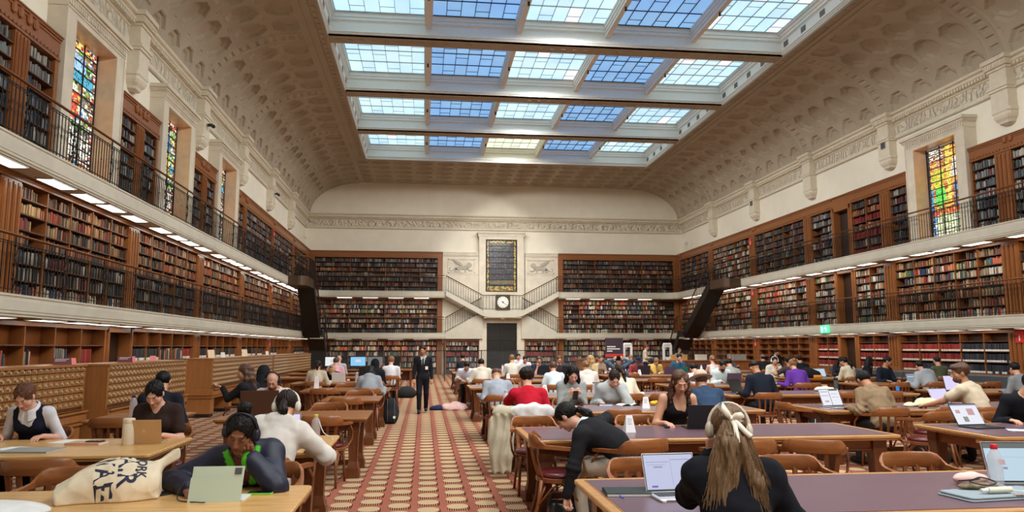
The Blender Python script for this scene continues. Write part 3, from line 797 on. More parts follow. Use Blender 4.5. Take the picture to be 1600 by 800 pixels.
# left wall, lower gallery
seg = [(B_(7), B_(6)), (B_(6), B_(5)), (B_(5), B_(4)), (B_(4), B_(3)), (B_(3), B_(2)), (B_(2), B_(1)), (B_(1), B_(0)), (B_(0), YBK - .02)]
bayn = ['before the first bay', 'first bay', 'second bay', 'third bay', 'fourth bay', 'fifth bay', 'sixth bay', 'last corner bay']
for i, (a, b) in enumerate(seg[1:]):
    n = 5 if b - a > 5.2 else 5
    bookcase('lower gallery bookcase of brown books on the left wall, %s from the camera' % bayn[i + 1], 'y', a, b, BL, 1, Z1, Z2B, n, 7,
             [['dark'] * 5] * 2 + [['dark', 'old', 'dark', 'old', 'dark']] * 2 + [['old'] * 5] * 3 if i == 0 else ['mixed' if i % 2 else 'dark', 'dark', 'dark', 'old', 'old', 'old', 'old' if i < 3 else 'mixed'],
             .8, 'left wall lower gallery %s' % bayn[i + 1], 100 + i, cornice=.12, posts=(pw, pw), fillf=(fpart if i == 0 else ffull), woodm=M_WOOD)
# left wall, upper gallery, between and beyond the windows
ug = []
for i, c in enumerate(WINL[:-1]):
    a, b = c + HS + .06, WINL[i + 1] - HS - .06; m = (a + b) / 2; ug += [(a, m, (.14, .24), 'near half between windows %d and %d' % (i + 1, i + 2)), (m, b, (.24, .14), 'far half between windows %d and %d' % (i + 1, i + 2))]
a = WINL[0] - HS - .06; ug = [(a - 2.7, a - 1.35, (.14, .24), 'outer case before the first window'), (a - 1.35, a, (.24, .14), 'inner case before the first window')] + ug
for a, b, p, nm in ug:
    bookcase('upper gallery bookcase on the left wall, %s' % nm, 'y', a, b, BL, 1, Z2, 7.92, 1, 7, ['mixed', 'dark', 'grey', 'grey', 'dark', 'grey', 'dark'], .8, 'left upper gallery %s' % nm, int(a * 10), cornice=.50, posts=p, fillf=ffull, ornaments=(a + .26 if p[0] > p[1] else b - .26,))
for i, (a, b) in enumerate([(WINL[2] + HS + .06, B_(2)), (B_(2), B_(1)), (B_(1), B_(0)), (B_(0), YBK - .02)]):
    bookcase('upper gallery bookcase on the left wall past the windows, %s' % _ord[i], 'y', a, b, BL, 1, Z2, 7.92, 5 if b - a > 3 else 1, 7, 'grey' if i < 3 else 'dark', .8, 'left upper gallery past the windows %s' % _ord[i], 300 + i, cornice=.50, posts=(.25, .25), fillf=ffull, ornaments=(a + .25,))
# left wall, ground floor
G0 = [(11.2, 18.25), (19.75, 25.15), (25.15, 30.8), (30.8, 36.45), (36.45, 42.1), (42.1, YBK - .02)]
for i, (a, b) in enumerate(G0):
    pal = [None, ['bright'] * 6, ['red', 'mixed', 'mixed', 'bright', 'mixed', 'red'], ['red', 'old', 'mixed', 'mixed', 'mixed', 'red'], None] if i == 0 else \
          [['black'] * 6] * 3 + [['black', 'black', 'mixed', 'mixed', 'red', 'red'], None] if i == 1 else [['black'] * 6] * 3 + ['black', None]
    bookcase('half-empty ground floor bookcase behind the card cabinets, %s on the left wall' % _ord[i], 'y', a, b, BL, 1, 0, Z1B, 6 if i == 0 else 5, 5, pal, .8, 'left ground floor %s case' % _ord[i], 400 + i, cornice=.10, base=.12, posts=(.08 if i < 2 else .3, .3 if i else .1),
             fillf=(lambda j, k, r: r.choice((.45, .5, .3, .55))) if i == 0 else (lambda j, k, r: .9 if j < 3 else r.choice((0, .7, .95))), back=M_WOOD, label_bottom=True)
opening(1, 'y', 18.25, 19.75, BL, 1, 0, Z1B)
# right wall
for lev, z0, z1, co in ((1, Z1, Z2B, .12), (2, Z2, 7.92, .46)):
    S = [(B_(5), B_(4)), (B_(4), B_(3)), (B_(3), 27.45), (28.75, B_(2)), (B_(2), B_(1)), (B_(1), B_(0)), (B_(0), YBK - .02)] if lev == 1 else \
        [(B_(5) + .8, B_(4)), (B_(4), WINR[0] - HS - .06), (WINR[0] + HS + .06, B_(3)), (B_(3), 27.45), (28.75, B_(2)), (B_(2), B_(1)), (B_(1), B_(0)), (B_(0), YBK - .02)]
    for i, (a, b) in enumerate(S):
        L_ = b - a; n = max(1, round((L_ - .6) / .98))
        pal = (['mixed', 'mixed', 'mixed', 'old', 'bright', 'old', 'old'], ['mixed', 'old', 'old', 'old', 'mixed', 'bright', 'old'], 'mixed', 'mixed', 'mixed', 'mixed', 'mixed')[min(i, 6)] if lev == 1 else ('grey', 'grey', 'dark', 'old', 'grey', 'dark', 'mixed', 'dark')[i]
        if lev == 1 and i >= 4: pal = ['mixed', 'mixed', 'bright', 'mixed', 'bright', 'bright', 'bright'][:7]
        if lev == 2 and i == 3: pal = ['red', 'dark', 'red', 'old', 'red', 'old', 'dark']
        p0, p1 = (pw, pw)
        if abs(b - 27.45) < .1: p1 = .10
        if abs(a - 28.75) < .1: p0 = .10
        if L_ < 2 and lev == 2: p0, p1 = (.3, .08) if i == 1 else (.08, .28)
        bookcase('%s bookcase on the right wall, %s from the camera' % (names[lev], _ord[i]), 'y', a, b, BR_, -1, z0, z1, n, 7, pal, .85, 'right wall %s %s case' % (names[lev], _ord[i]), 500 + lev * 20 + i, cornice=co, posts=(p0, p1), fillf=ffull, ornaments=(b - .26,) if (lev == 2 and L_ > 3) or i == 0 else ())
    opening(lev + 1, 'y', 27.45, 28.75, BR_, -1, z0, z1 - (.0 if lev == 1 else .46))
    if lev == 2:
        mb = MB(); mb.box(BR_ + .3, BR_, 27.45, 28.75, 7.46, 7.92); mb.box(BR_, BR_ - .06, 27.45, 28.75, 7.87, 7.92); tag(mb.build('trim_60', M_WOOD), kind='structure')
NAVY = lambda j, k: 'navy' if (k < 2 or (j == 0 and k < 4)) else 'red'
S = [(B_(5), B_(4)), (B_(4), B_(3)), (B_(3), 27.45), (28.75, B_(2)), (B_(2), B_(1)), (B_(1), B_(0)), (B_(0), YBK - .02)]
for i, (a, b) in enumerate(S):
    n = max(2, round((b - a - .6) / .98)); red = i < 4
    pals = [[NAVY(j, k) if i == 1 else 'red' for k in range(n)] for j in range(3)] + [None] if red else [None] * 4
    bookcase(('ground floor bookcase of red bound volumes on the right wall, %s from the camera' if red else 'empty ground floor bookcase on the right wall, %s from the camera') % _ord[i], 'y', a, b, BR_, -1, 0, Z1B, n, 4, pals, 1, 'right wall ground floor %s case' % _ord[i], 600 + i, cornice=.08, base=.93,
             posts=(pw if i != 3 else .1, pw if i != 2 else .1), fillf=lambda j, k, r: 1.0, back=M_WOOD if not red else M_BACKW, label_bottom=True)
opening(4, 'y', 27.45, 28.75, BR_, -1, 0, Z1B)
# long upholstered bench in front of it
t = thing('wall_bench', 'long grey padded bench along the right wall below the red volumes', 'bench', (BR_ - .3, 20, 0))
mb = MB(); mb.rbox(-.18, .20, -6, 8.8, .52, .90, .04, 3, e=.02); mb.build('backrest', mat('grey_vinyl', srgb(78, 80, 84), .5), t)
mb = MB(); mb.rbox(-.6, -.16, -6, 8.8, .36, .46, .04, 3, e=.02); mb.build('seat', MATS['grey_vinyl'], t)
mb = MB(); mb.box(-.56, .2, -5.95, 8.75, 0, .36); mb.build('base', M_WOOD, t)
# far wall
FW = [(BL + .02, 1.14, 'left'), (8.70, BR_ - .02, 'right')]
for a, b, nm in FW:
    for lev, z0, z1, co, rows, pal in ((2, Z2, 7.88, .42, 7, ['dark', 'old', 'dark', 'dark', 'old', 'dark', 'dark']), (1, Z1, Z2B, .10, 7, ['mixed', 'mixed', 'old', 'mixed', 'mixed', 'bright', 'bright'] if nm == 'right' else ['dark', 'mixed', 'mixed', 'old', 'bright', 'mixed', 'old']), (0, 0, Z1B, .08, 6, ['dark', 'mixed', 'mixed', 'mixed', 'bright', 'mixed'])):
        bookcase('%s bookcase on the far wall, %s of the staircase' % (names[lev], nm), 'x', a, b, YBK, -1, z0, z1, 7, rows, pal, .85, 'far wall %s %s' % (names[lev], nm), 700 + lev * 5 + (nm == 'left'), cornice=co, posts=(.34, .34), fillf=ffull, base=.1 if lev == 0 else 0, depth=.28)
for a, b, nm in ((1.3, 3.55, 'left'), (6.42, 8.6, 'right')):
    bookcase('narrow ground floor bookcase beside the dark portal, on its %s' % nm, 'x', a, b, YBK - .25, -1, 0, Z1B - .03, 2, 6, ['dark', 'mixed', 'mixed', 'red', 'mixed', 'mixed'], .85, 'far wall beside the portal', 750 + len(nm), cornice=.08, posts=(.1, .1), fillf=ffull, base=.1)

# ---------------------------------------------------------------- the books
BMV = [M for M in ()]
M_BOOKC = colmat('book_cloth', .6)
def book_geo(q):
    a, w, hh, d, s, axis, face, nrm, z, c, tg, i, n, lb = q
    f0 = face - nrm * s; f1 = face - nrm * (s + d)
    return (f1, f0, a, a + w, z, z + hh) if axis == 'y' else (a, a + w, f1, f0, z, z + hh)
cand = []
for k, q in enumerate(BOOKS):
    g = book_geo(q); cx, cy, cz = (g[0] + g[1]) / 2, (g[2] + g[3]) / 2, (g[4] + g[5]) / 2
    px, py, dz = topx((cx * KA, cy * KA, cz * KA))
    if not (4 < px < 1596 and 4 < py < 796): continue
    if q[10][0].startswith('left ground') and cz < 1.5: continue
    if cy < 14.2 and q[5] == 'y' and q[7] > 0 and cz > Z2: pass
    fx_ = g[0] if q[7] < 0 else g[1]; p0 = topx((fx_ * KA, g[2] * KA, g[4] * KA)); p1 = topx((fx_ * KA, g[3] * KA, g[5] * KA))
    area = abs(p0[0] - p1[0]) * q[2] / dz * FPX
    cand.append((area, k))
cand.sort(reverse=True)
SINGLE = set(k for _, k in cand[:300])
mbk = MB(); LBL = (.62, .60, .56)
for k, q in enumerate(BOOKS):
    if k in SINGLE: continue
    g = book_geo(q); a, w, hh, d, s, axis, face, nrm, z, c, tg, i, n, lb = q
    sk = ('x' if nrm > 0 else 'X') if axis == 'y' else 'Y'
    if lb:
        L_ = LBL if c[0] < .1 else (.60, .52, .42)
        zz = z + hh * .24
        mbk.box(g[0], g[1], g[2], g[3], z, zz, None, L_, skip=sk + 'bt'); mbk.box(g[0], g[1], g[2], g[3], zz, z + hh, None, c, skip=sk + 'b')
    else: mbk.box(*g, None, c, skip=sk + 'b')
bo = mbk.build('shelved_books', M_BOOKC); tag(bo, 'all the further rows of old books filling the shelves of the three storeys', 'books', 'books on the library shelves', 'stuff')
# the three hundred nearest, each a book of its own: rounded spine, boards, page block
def book_mesh(name, bands):
    mb = MB(); n = 6      # unit book: x -.5...5 thickness, y 0 (spine) .. 1 (fore edge), z 0..1
    for sx in (-1, 1): mb.box(sx * .5, sx * .40, .06, 1.0, 0, 1, None)
    rows = []
    for z in (0, 1): rows.append([(.5 * cos(pi + pi * k / n) , .07 + .07 * sin(pi + pi * k / n), z) for k in range(n + 1)])
    mb.grid(rows)
    for z in bands: mb.box(-.46, .46, -.008, .03, z - .008, z + .008)
    mb.mats = []; b = MB(); return mb
book_mats = {}
def bmat_for(c):
    nm = cname(c); key = nm + str(int(c[0] * 20))
    if key not in book_mats: book_mats[key] = mat('cloth_' + key.replace(' ', '_'), c, .6, var=.15, vscale=14)
    return book_mats[key]
pageM = mat('page_block', srgb(205, 190, 160), .85)
bmesh_cache = {}
for k in sorted(SINGLE):
    a, w, hh, d, s, axis, face, nrm, z, c, tg, i, n, lb = BOOKS[k]
    m = bmat_for(c); var = i % 3; key = (m.name, var)
    if key not in bmesh_cache:
        mb = book_mesh('book', ((.12, .3, .8, .9), (.2, .85), (.1, .25, .4, .55, .7, .85))[var])
        nf = len(mb.f); mb.mats = [m, pageM]; mb.mi = [0] * nf
        mb.box(-.40, .40, .08, .97, .02, .985); mb.mi[nf:] = [1] * (len(mb.f) - nf)
        o = mb.build('book', None); bmesh_cache[key] = o.data; bpy.data.objects.remove(o)
    o = link('book', bmesh_cache[key])
    nleft = i if (axis == 'x' or nrm < 0) else n - 1 - i
    if axis == 'y':
        o.location = (face - nrm * s, a + w / 2, z); o.rotation_euler = (0, 0, pi / 2 if nrm > 0 else -pi / 2)
        nleft = i if nrm > 0 else n - 1 - i
    else: o.location = (a + w / 2, face - nrm * s, z)
    o.scale = (w, d, hh)
    j, kk, nr, nc = tg[1], tg[2], tg[3], tg[4]
    colleft = (kk + 1) if (axis == 'y' and nrm > 0) or axis == 'x' else nc - kk
    where = tg[0].replace('left upper gallery ', 'upper left ').replace('near half between windows 1 and 2', 'near window one').replace('far half between windows 1 and 2', 'before window two').replace('near half between windows 2 and 3', 'past window two').replace('far half between windows 2 and 3', 'before window three').replace('outer case before the first window', 'outermost case').replace('inner case before the first window', 'case before window one').replace(' case', ' case').replace('left wall lower gallery', 'lower left gallery').replace('right wall lower gallery', 'lower right gallery').replace('right wall upper gallery', 'upper right gallery').replace('right wall ground floor', 'right ground floor').replace(' between windows 1 and 2', ' after window 1').replace(' between windows 2 and 3', ' after window 2').replace('case before the first window', 'case at left edge')
    tag(o, ('%s book, %s in row, %s shelf, column %d, %s' % (cname(c), ORD[nleft], ORD[j], colleft, where)), 'book', 'nearest books on the gallery shelves')
# ---------------------------------------------------------------- far wall: stone centre, window, stairs, clock, portal
CX = 4.95
mb = MB(); yf = YBK
mb.box(1.14, 3.47, yf, YF, Z1B, 7.62); mb.box(6.53, 8.70, yf, YF, Z1B, 7.62)
for a, b in ((1.14, 3.47), (6.53, 8.70)):
    mb.box(a, b, yf - .04, YF, 7.62, 7.70); mb.box(a, b, yf - .07, YF, 7.70, 7.82); mb.box(a, b, yf - .10, YF, 7.82, 7.88)
    mb.box(a, b, yf - .02, YF, 6.42, 6.50)
for s in (-1, 1):
    for (x0, x1, z0, z1) in ((1.03, 1.47, 3.7, 9.0),): mb.box(CX + s * x0, CX + s * x1, yf - .10, YF, z0, z1)
mb.box(CX - 1.03, CX + 1.03, yf - .10, YF, 8.72, 9.0); mb.box(CX - 1.03, CX + 1.03, yf - .10, YF, 3.6, 5.30)
for z0, z1, d in ((8.94, 9.0, .13), (9.0, 9.10, .11), (9.10, 9.16, .17), (9.16, 9.22, .22)): mb.box(CX - 1.47 - d * .5, CX + 1.47 + d * .5, yf - d, YF, z0, z1)
q = CX - 1.5
while q < CX + 1.5: mb.box(q, q + .05, yf - .15, yf - .10, 9.01, 9.09); q += .1
mb.box(1.14, 3.55, yf - .02, YF, 2.0, 3.4); mb.box(6.4, 8.70, yf - .02, YF, 2.0, 3.4)
for s in (-1, 1): mb.box(CX + s * .98, CX + s * 1.45, yf - .35, YF, 0, 3.62)
mb.box(CX - 1.0, CX + 1.0, yf - .35, YF, 3.28, 3.62)
struct(mb, 'trim_70', M_STONE)
# far window
root = bpy.data.objects.new('window_5', None); COL.objects.link(root); root['kind'] = 'structure'
mb = MB(); r = random.Random(3); x0, x1, z0, z1 = CX - .96, CX + .96, 5.35, 8.68; nu, nv = 24, 42
for j in range(nv):
    for i in range(nu):
        u, v = (i + .5) / nu, (j + .5) / nv; bd = min(i, nu - 1 - i) < 2 or j < 4 or j > nv - 3
        if bd: c = [(.38, .27, .03), (.22, .14, .02), (.45, .36, .06), (.05, .07, .02), (.26, .05, .02)][r.randrange(5)]
        elif j in (6, 7, 8): c = [(.10, .075, .03), (.16, .12, .04)][r.randrange(2)]
        elif v > .85 and abs(u - .5) < .28 and (i + j) % 3: c = (.10, .10, .06)
        else: c = [(.018, .014, .022), (.03, .022, .032), (.012, .012, .016), (.05, .045, .05)][min(3, r.randrange(5) % 4)]
        if not bd and .35 < v < .75 and hypot((u - .25 - .5 * (i % 2)) / .2, (v - .55) / .15) < 1 and r.random() < .25: c = (.09, .085, .09)
        mb.poly([(x0 + (x1 - x0) * i / nu, yf - .03, z0 + (z1 - z0) * j / nv), (x0 + (x1 - x0) * (i + 1) / nu, yf - .03, z0 + (z1 - z0) * j / nv), (x0 + (x1 - x0) * (i + 1) / nu, yf - .03, z0 + (z1 - z0) * (j + 1) / nv), (x0 + (x1 - x0) * i / nu, yf - .03, z0 + (z1 - z0) * (j + 1) / nv)], None, c)
mb.build('stained_glass', M_STAIN, root); mb = MB()
for j in range(0, 10): mb.box(x0, x1, yf - .06, yf - .035, z0 + (z1 - z0) * j / 9 - .018, z0 + (z1 - z0) * j / 9 + .018)
for x in (x0, x0 + .16, x1 - .16, x1): mb.box(x - .018, x + .018, yf - .06, yf - .035, z0, z1)
for i in range(2, nu - 2, 2):
    for j in range(4, nv - 2):
        if r.random() < .55: q = x0 + (x1 - x0) * i / nu + r.uniform(-.03, .03); mb.box(q - .006, q + .006, yf - .05, yf - .035, z0 + (z1 - z0) * j / nv, z0 + (z1 - z0) * (j + 1) / nv)
mb.build('leading', M_LEAD, root); mb = MB(); mb.box(x0 - .07, x1 + .07, yf - .105, yf - .02, z1, z1 + .06); mb.box(x0 - .07, x0, yf - .105, yf - .02, z0, z1); mb.box(x1, x1 + .07, yf - .105, yf - .02, z0, z1)
mb.build('window_frame', M_LEAD, root)
# carved reliefs of striding winged lions
def lion(x0, s, label):
    t = thing('stone_relief', label, 'relief', (x0, yf, 6.52)); mb = MB(); W, H = 1.75, .92
    for a, b, c, d in ((-W / 2, W / 2, -.0, .05), (-W / 2, W / 2, H - .05, H), (-W / 2, -W / 2 + .05, 0, H), (W / 2 - .05, W / 2, 0, H)): mb.box(a, b, -.04, 0, c, d)
    mb.build('border', M_STONE, t)
    def sm(o): return [(s * a, b) for a, b in o][::(1 if s > 0 else -1)]
    mr = mat('relief_stone', srgb(176, 170, 154), .6)
    mb = MB()
    for o, th in ((((-.42, .34), (-.30, .44), (.02, .44), (.20, .50), (.34, .50), (.44, .40), (.42, .28), (.30, .24), (.0, .24), (-.2, .20), (-.40, .22)), .05),       # body
                  (((.30, .40), (.34, .60), (.42, .68), (.56, .68), (.64, .60), (.68, .54), (.62, .46), (.50, .38)), .07),                                     # head and mane
                  (((-.02, .42), (.10, .46), (.05, .58), (-.12, .72), (-.34, .82), (-.60, .84), (-.44, .74), (-.52, .70), (-.34, .64), (-.40, .58), (-.22, .54)), .06),  # wing
                  (((.34, .32), (.44, .30), (.56, .20), (.70, .20), (.72, .14), (.54, .12), (.36, .22)), .05), (((.20, .28), (.32, .28), (.28, .12), (.36, .06), (.20, .06)), .04),
                  (((-.42, .32), (-.28, .28), (-.36, .14), (-.22, .06), (-.46, .06), (-.50, .16)), .05), (((-.22, .26), (-.12, .24), (-.14, .14), (-.02, .06), (-.22, .06)), .04)):
        mb.prism(sm(o), (0, 0, 0), (1, 0, 0), (0, 0, 1), (0, -1, 0), th)
    mb.tube([(s * a, -.03, b) for a, b in ((-.40, .30), (-.52, .24), (-.62, .14), (-.74, .14), (-.80, .24), (-.76, .34), (-.70, .32))], .018, 6)
    for k in range(4): mb.tube([(s * (-.05 - .08 * k), -.06, .50 + .04 * k), (s * (-.22 - .09 * k), -.06, .66 + .05 * k)], .012, 5)
    mb.build('winged_lion', mr, t)
lion(2.35, 1, 'carved stone panel of a striding winged lion left of the far window')
lion(7.55, -1, 'carved stone panel of a striding winged lion right of the far window')
# double staircase with a landing that carries the clock
def flight(x0, z0, x1, z1, ya, yb, nm, spandrel):
    mb = MB(); th = .33
    o = [(x0, z0), (x1, z1), (x1, z1 - th), (x0, z0 - th)]
    if spandrel: o = [(x0, z0), (x1, z1), (x1, Z1B), (x0, Z1B)]
    for y in (ya, yb): mb.poly([(x, y, z) for x, z in (o if y == ya else o[::-1])])
    for k in range(4):
        a, b = o[k], o[(k + 1) % 4]; mb.poly([(a[0], ya, a[1]), (a[0], yb, a[1]), (b[0], yb, b[1]), (b[0], ya, b[1])])
    n = 9
    for k in range(n):
        xa = x0 + (x1 - x0) * k / n; xb = x0 + (x1 - x0) * (k + 1) / n; zt = max(z0 + (z1 - z0) * k / n, z0 + (z1 - z0) * (k + 1) / n)
        mb.box(xa, xb, ya + .08, yb, zt - .25, zt)
    # raised line along the string
    d = Vector((x1 - x0, 0, z1 - z0)); L = d.length; d /= L; up = Vector((-d.z, 0, d.x)); up = up if up.z > 0 else -up
    return mb
t = thing('double_staircase', 'pale stone double staircase with landing climbing the centre of the far wall', 'staircase', (0, 0, 0))
for s, nm in ((-1, 'l'), (1, 'r')):
    X = lambda d: CX + s * d
    flight(X(1.25), 4.02, X(3.62), 5.30, 46.85, 47.35, nm, False).build('upper_flight', M_SLAB, t)
    flight(X(1.25), 3.98, X(3.62), 2.66, 47.25, 47.70, nm, True).build('lower_flight', M_SLAB, t)
mb = MB(); o = [(-1.25, 4.10), (1.25, 4.10), (1.25, 3.70), (.9, 3.62), (-.9, 3.62), (-1.25, 3.70)]
mb.prism(o, (CX, 46.8, 0), (1, 0, 0), (0, 0, 1), (0, 1, 0), .92); mb.box(CX - 1.2, CX + 1.2, 46.84, 47.7, 3.58, 3.64); mb.ell((CX, 46.95, 3.55), (.14, .1, .06), 10)
mb.build('landing', M_SLAB, t)
def stair_rail(pts, nm):
    t2 = thing('stair_railing', nm, 'railing', pts[0]); o = Vector(pts[0]); P = [Vector(p) - o for p in pts]
    mb = MB(); mb.tube([p + Vector((0, 0, .95)) for p in P], .032, 8); mb.build('handrail', M_BRONZE, t2, smooth=True)
    mb = MB(); mb.tube([p + Vector((0, 0, .84)) for p in P], .011, 4); mb.tube([p + Vector((0, 0, .07)) for p in P], .011, 4)
    for i in range(len(P) - 1):
        a, b = P[i], P[i + 1]; n = max(2, int((b - a).length / .17))
        for k in range(n + 1):
            p = a.lerp(b, k / n); mb.box(p.x - .011, p.x + .011, p.y - .011, p.y + .011, p.z, p.z + .93)
    mb.build('balusters', M_IRON, t2)
for s, nm in ((-1, 'left'), (1, 'right')):
    X = lambda d: CX + s * d
    stair_rail([(X(3.62), 46.88, 5.30), (X(1.25), 46.88, 4.06), (X(.46), 46.84, 4.08)], 'railing of the upper %s flight, ending at the clock' % nm)
    stair_rail([(X(3.62), 47.28, 2.66), (X(1.3), 47.28, 3.95)], 'railing of the lower %s flight behind the pale string' % nm)
t = thing('wall_clock', 'white round clock in a dark bronze square panel on the stair landing', 'clock', (CX, 46.80, 4.10))
M_CLKB = mat('clock_bronze', srgb(70, 62, 48), .4, metal=.5)
mb = MB(); mb.box(-.44, .44, -.05, 0, .01, .95); mb.box(-.45, .45, -.07, 0, 0, .05); mb.box(-.45, .45, -.07, 0, .91, .96); mb.box(-.45, -.40, -.07, 0, .05, .91); mb.box(.40, .45, -.07, 0, .05, .91); mb.build('panel', M_CLKB, t)
mb = MB(); n = 24; mb.prism([(.36 * cos(2 * pi * k / n), .36 * sin(2 * pi * k / n)) for k in range(n)], (0, -.05, .48), (1, 0, 0), (0, 0, 1), (0, -1, 0), .015)
f = mb.build('dial', mat('dial_white', (.85, .84, .78), .5), t)
mb = MB()
for k in range(12): a = 2 * pi * k / 12; mb.prism([(-.012, .25), (.012, .25), (.012, .33), (-.012, .33)], (0, -.068, .48), (cos(a), 0, sin(a)), (-sin(a), 0, cos(a)), (0, -1, 0), .006)
mb.ell((0, -.075, .48), (.05, .015, .05), 10); mb.build('numerals', M_CLKB, f)
for nm, a, L in (('hour_hand', radians(140), .17), ('minute_hand', radians(-40), .27)):
    mb = MB(); mb.prism([(-.015, -.05), (.015, -.05), (.006, L), (-.006, L)], (0, -.08, .48), (cos(a - pi / 2), 0, sin(a - pi / 2)), (cos(a), 0, sin(a)), (0, -1, 0), .006); mb.build(nm, M_BLACK, f)
# portal
root = bpy.data.objects.new('door_6', None); COL.objects.link(root); root['kind'] = 'structure'
mb = MB(); mb.box(CX - .98, CX + .98, yf - .20, yf - .16, 0, 3.28); mb.build('door_leaf', M_DGLASS, root)
mb = MB()
for x in (-.98, -.03, .92): mb.box(CX + x, CX + x + .06, yf - .24, yf - .15, 0, 3.28)
for z in (0, 1.0, 2.2, 3.22): mb.box(CX - .98, CX + .98, yf - .24, yf - .15, z, z + .06)
mb.build('door_frame', mat('portal_bronze', (.03, .025, .02), .4, metal=.5), root)
mb = MB(); mb.tube([(CX + .1, yf - .28, .9), (CX + .1, yf - .28, 1.4)], .015, 8); mb.tube([(CX - .1, yf - .28, .9), (CX - .1, yf - .28, 1.4)], .015, 8); mb.build('door_handle', M_BRONZE, root)

# ---------------------------------------------------------------- black steel stairs in the far corners
def corner_stair(side, label):
    xs = SL if side < 0 else SR; xi = xs - side * .95
    t = thing('steel_staircase', label, 'staircase', (xs, 38, 0)); o = Vector((xs, 38, 0))
    def F(x, y, z): return (x - o.x, y - o.y, z)
    y0, y1 = (37.9, 40.2) if side < 0 else (36.9, 38.9)
    # landing slab with a rounded outer corner
    mb = MB(); c = .45
    out = [(xs, y0), (xi + side * c, y0)] + [(xi + side * (c - c * sin(a)), y0 + c - c * cos(a)) for a in [pi / 2 * k / 6 for k in range(1, 7)]] + [(xi, y1), (xs, y1)]
    mb.poly([F(x, y, Z2 + .04) for x, y in out]); mb.poly([F(x, y, Z2B - .02) for x, y in out]); n = len(out)
    for k in range(n): a, b = out[k], out[(k + 1) % n]; mb.poly([F(*a, Z2B - .02), F(*b, Z2B - .02), F(*b, Z2 + .04), F(*a, Z2 + .04)])
    mb.build('upper_landing', M_BEIGE_PLATE, t)
    def fl(ya, za, yb, zb, nm, x0, x1, steps=12, th=.42):
        mb = MB()
        for x, w in ((x0, .04), (x1, .04)):
            o4 = [(ya, za + .12), (yb, zb + .12), (yb, zb - th), (ya, za - th)]
            for xx in (x - w / 2, x + w / 2): mb.poly([F(xx, y, z) for y, z in o4])
            for k in range(4): a, b = o4[k], o4[(k + 1) % 4]; mb.poly([F(x - w / 2, *a), F(x + w / 2, *a), F(x + w / 2, *b), F(x - w / 2, *b)])
        mb.poly([F(x0, ya, za - th), F(x1, ya, za - th), F(x1, yb, zb - th), F(x0, yb, zb - th)])
        mb.build('stringer', M_STAIR, t); mb = MB()
        for k in range(steps):
            y = ya + (yb - ya) * (k + .5) / steps; z = za + (zb - za) * (k + 1) / steps; p, q = F(min(x0, x1), y - abs(yb - ya) / steps * .5, z - .05), F(max(x0, x1), y + abs(yb - ya) / steps * .5, z); mb.box(p[0], q[0], p[1], q[1], p[2], q[2])
        mb.build('treads', M_STAIR, t)
    a, b = (xs - side * .12, xi)
    fl(y1 - .1, Z2, 43.0, Z1 + .05, 'u', a, b); fl(43.6, Z1 - .05, 46.3, .05, 'l', a - side * .1, b - side * .15)
    mb = MB(); p, q = F(min(xs, xi - side * .15), 42.9, Z1 - .25), F(max(xs, xi - side * .15), 43.9, Z1 + .05); mb.box(p[0], q[0], p[1], q[1], p[2], q[2]); mb.build('middle_landing', M_STAIR, t)
    # panels of dark mesh and handrails
    mb = MB(); e = xi
    mb.tube([F(xs, y0 + .03, Z2 + 1.04), F(xi + side * c, y0 + .03, Z2 + 1.04)] + [F(xi + side * (c - c * sin(a)), y0 + c - c * cos(a) + .02, Z2 + 1.04) for a in [pi / 2 * k / 4 for k in range(1, 5)]] + [F(xi, y1, Z2 + 1.04), F(xi, 43.0, Z1 + 1.05), F(xi - side * .15, 43.8, Z1 + 1.0), F(xi - side * .15, 46.3, 1.0)], .035, 8)
    mb.build('handrail', M_BRONZE, t, smooth=True); mb = MB()
    ry = [(xs, y0 + .03), (xi + side * c, y0 + .03), (xi + side * .1, y0 + .2), (xi, y0 + c), (xi, y1)]
    for k in range(len(ry) - 1):
        A_, B_2 = Vector((*ry[k], 0)), Vector((*ry[k + 1], 0)); m_ = max(2, int((B_2 - A_).length / .13))
        for i in range(m_): p = A_.lerp(B_2, i / m_); u = F(p.x, p.y, Z2); mb.box(u[0] - .008, u[0] + .008, u[1] - .008, u[1] + .008, Z2, Z2 + 1.03)
    for i in range(16):
        y = y1 + (43.0 - y1) * i / 15; z = Z2 + (Z1 + .05 - Z2) * i / 15; u = F(xi, y, z); mb.box(u[0] - .008, u[0] + .008, u[1] - .008, u[1] + .008, z, z + 1.0)
    for i in range(12):
        y = 43.8 + (46.3 - 43.8) * i / 11; z = Z1 - .05 + (.05 - Z1) * i / 11; u = F(xi - side * .15, y, z); mb.box(u[0] - .008, u[0] + .008, u[1] - .008, u[1] + .008, z, z + 1.0)
    mb.build('balusters', M_STAIR, t)
corner_stair(-1, 'black steel staircase down from the upper gallery in the far left corner')
corner_stair(1, 'black steel staircase down from the upper gallery in the far right corner')

# ---------------------------------------------------------------- signs, cameras, sensors on walls
M_GREEN = mat('exit_green', (.05, .6, .25), .5, emit=(.10, .85, .40), estr=1.3); M_RED = mat('sign_red', srgb(200, 40, 30), .5); M_SIGNW = mat('sign_white', (.9, .9, .9), .5, emit=(.9, 1, .95), estr=1.2); M_PW = mat('print_white', (.85, .85, .85), .6)
t = thing('exit_sign', 'lit green running-figure exit sign hanging on the lower right gallery edge', 'sign', (SR - .06, 28.85, Z1B + .04))
mb = MB(); mb.box(-.03, .03, -.30, .30, 0, .30); mb.build('housing', M_GREEN, t)
mb = MB()
for y, z, w, h in ((.10, .05, .10, .20), (-.2, .08, .03, .12), (-.13, .16, .12, .03), (-.16, .07, .06, .03)): mb.box(-.036, -.03, y, y + w, z, z + h)
mb.ell((-.033, -.1, .23), (.004, .025, .025), 8); mb.build('pictogram', M_SIGNW, t)
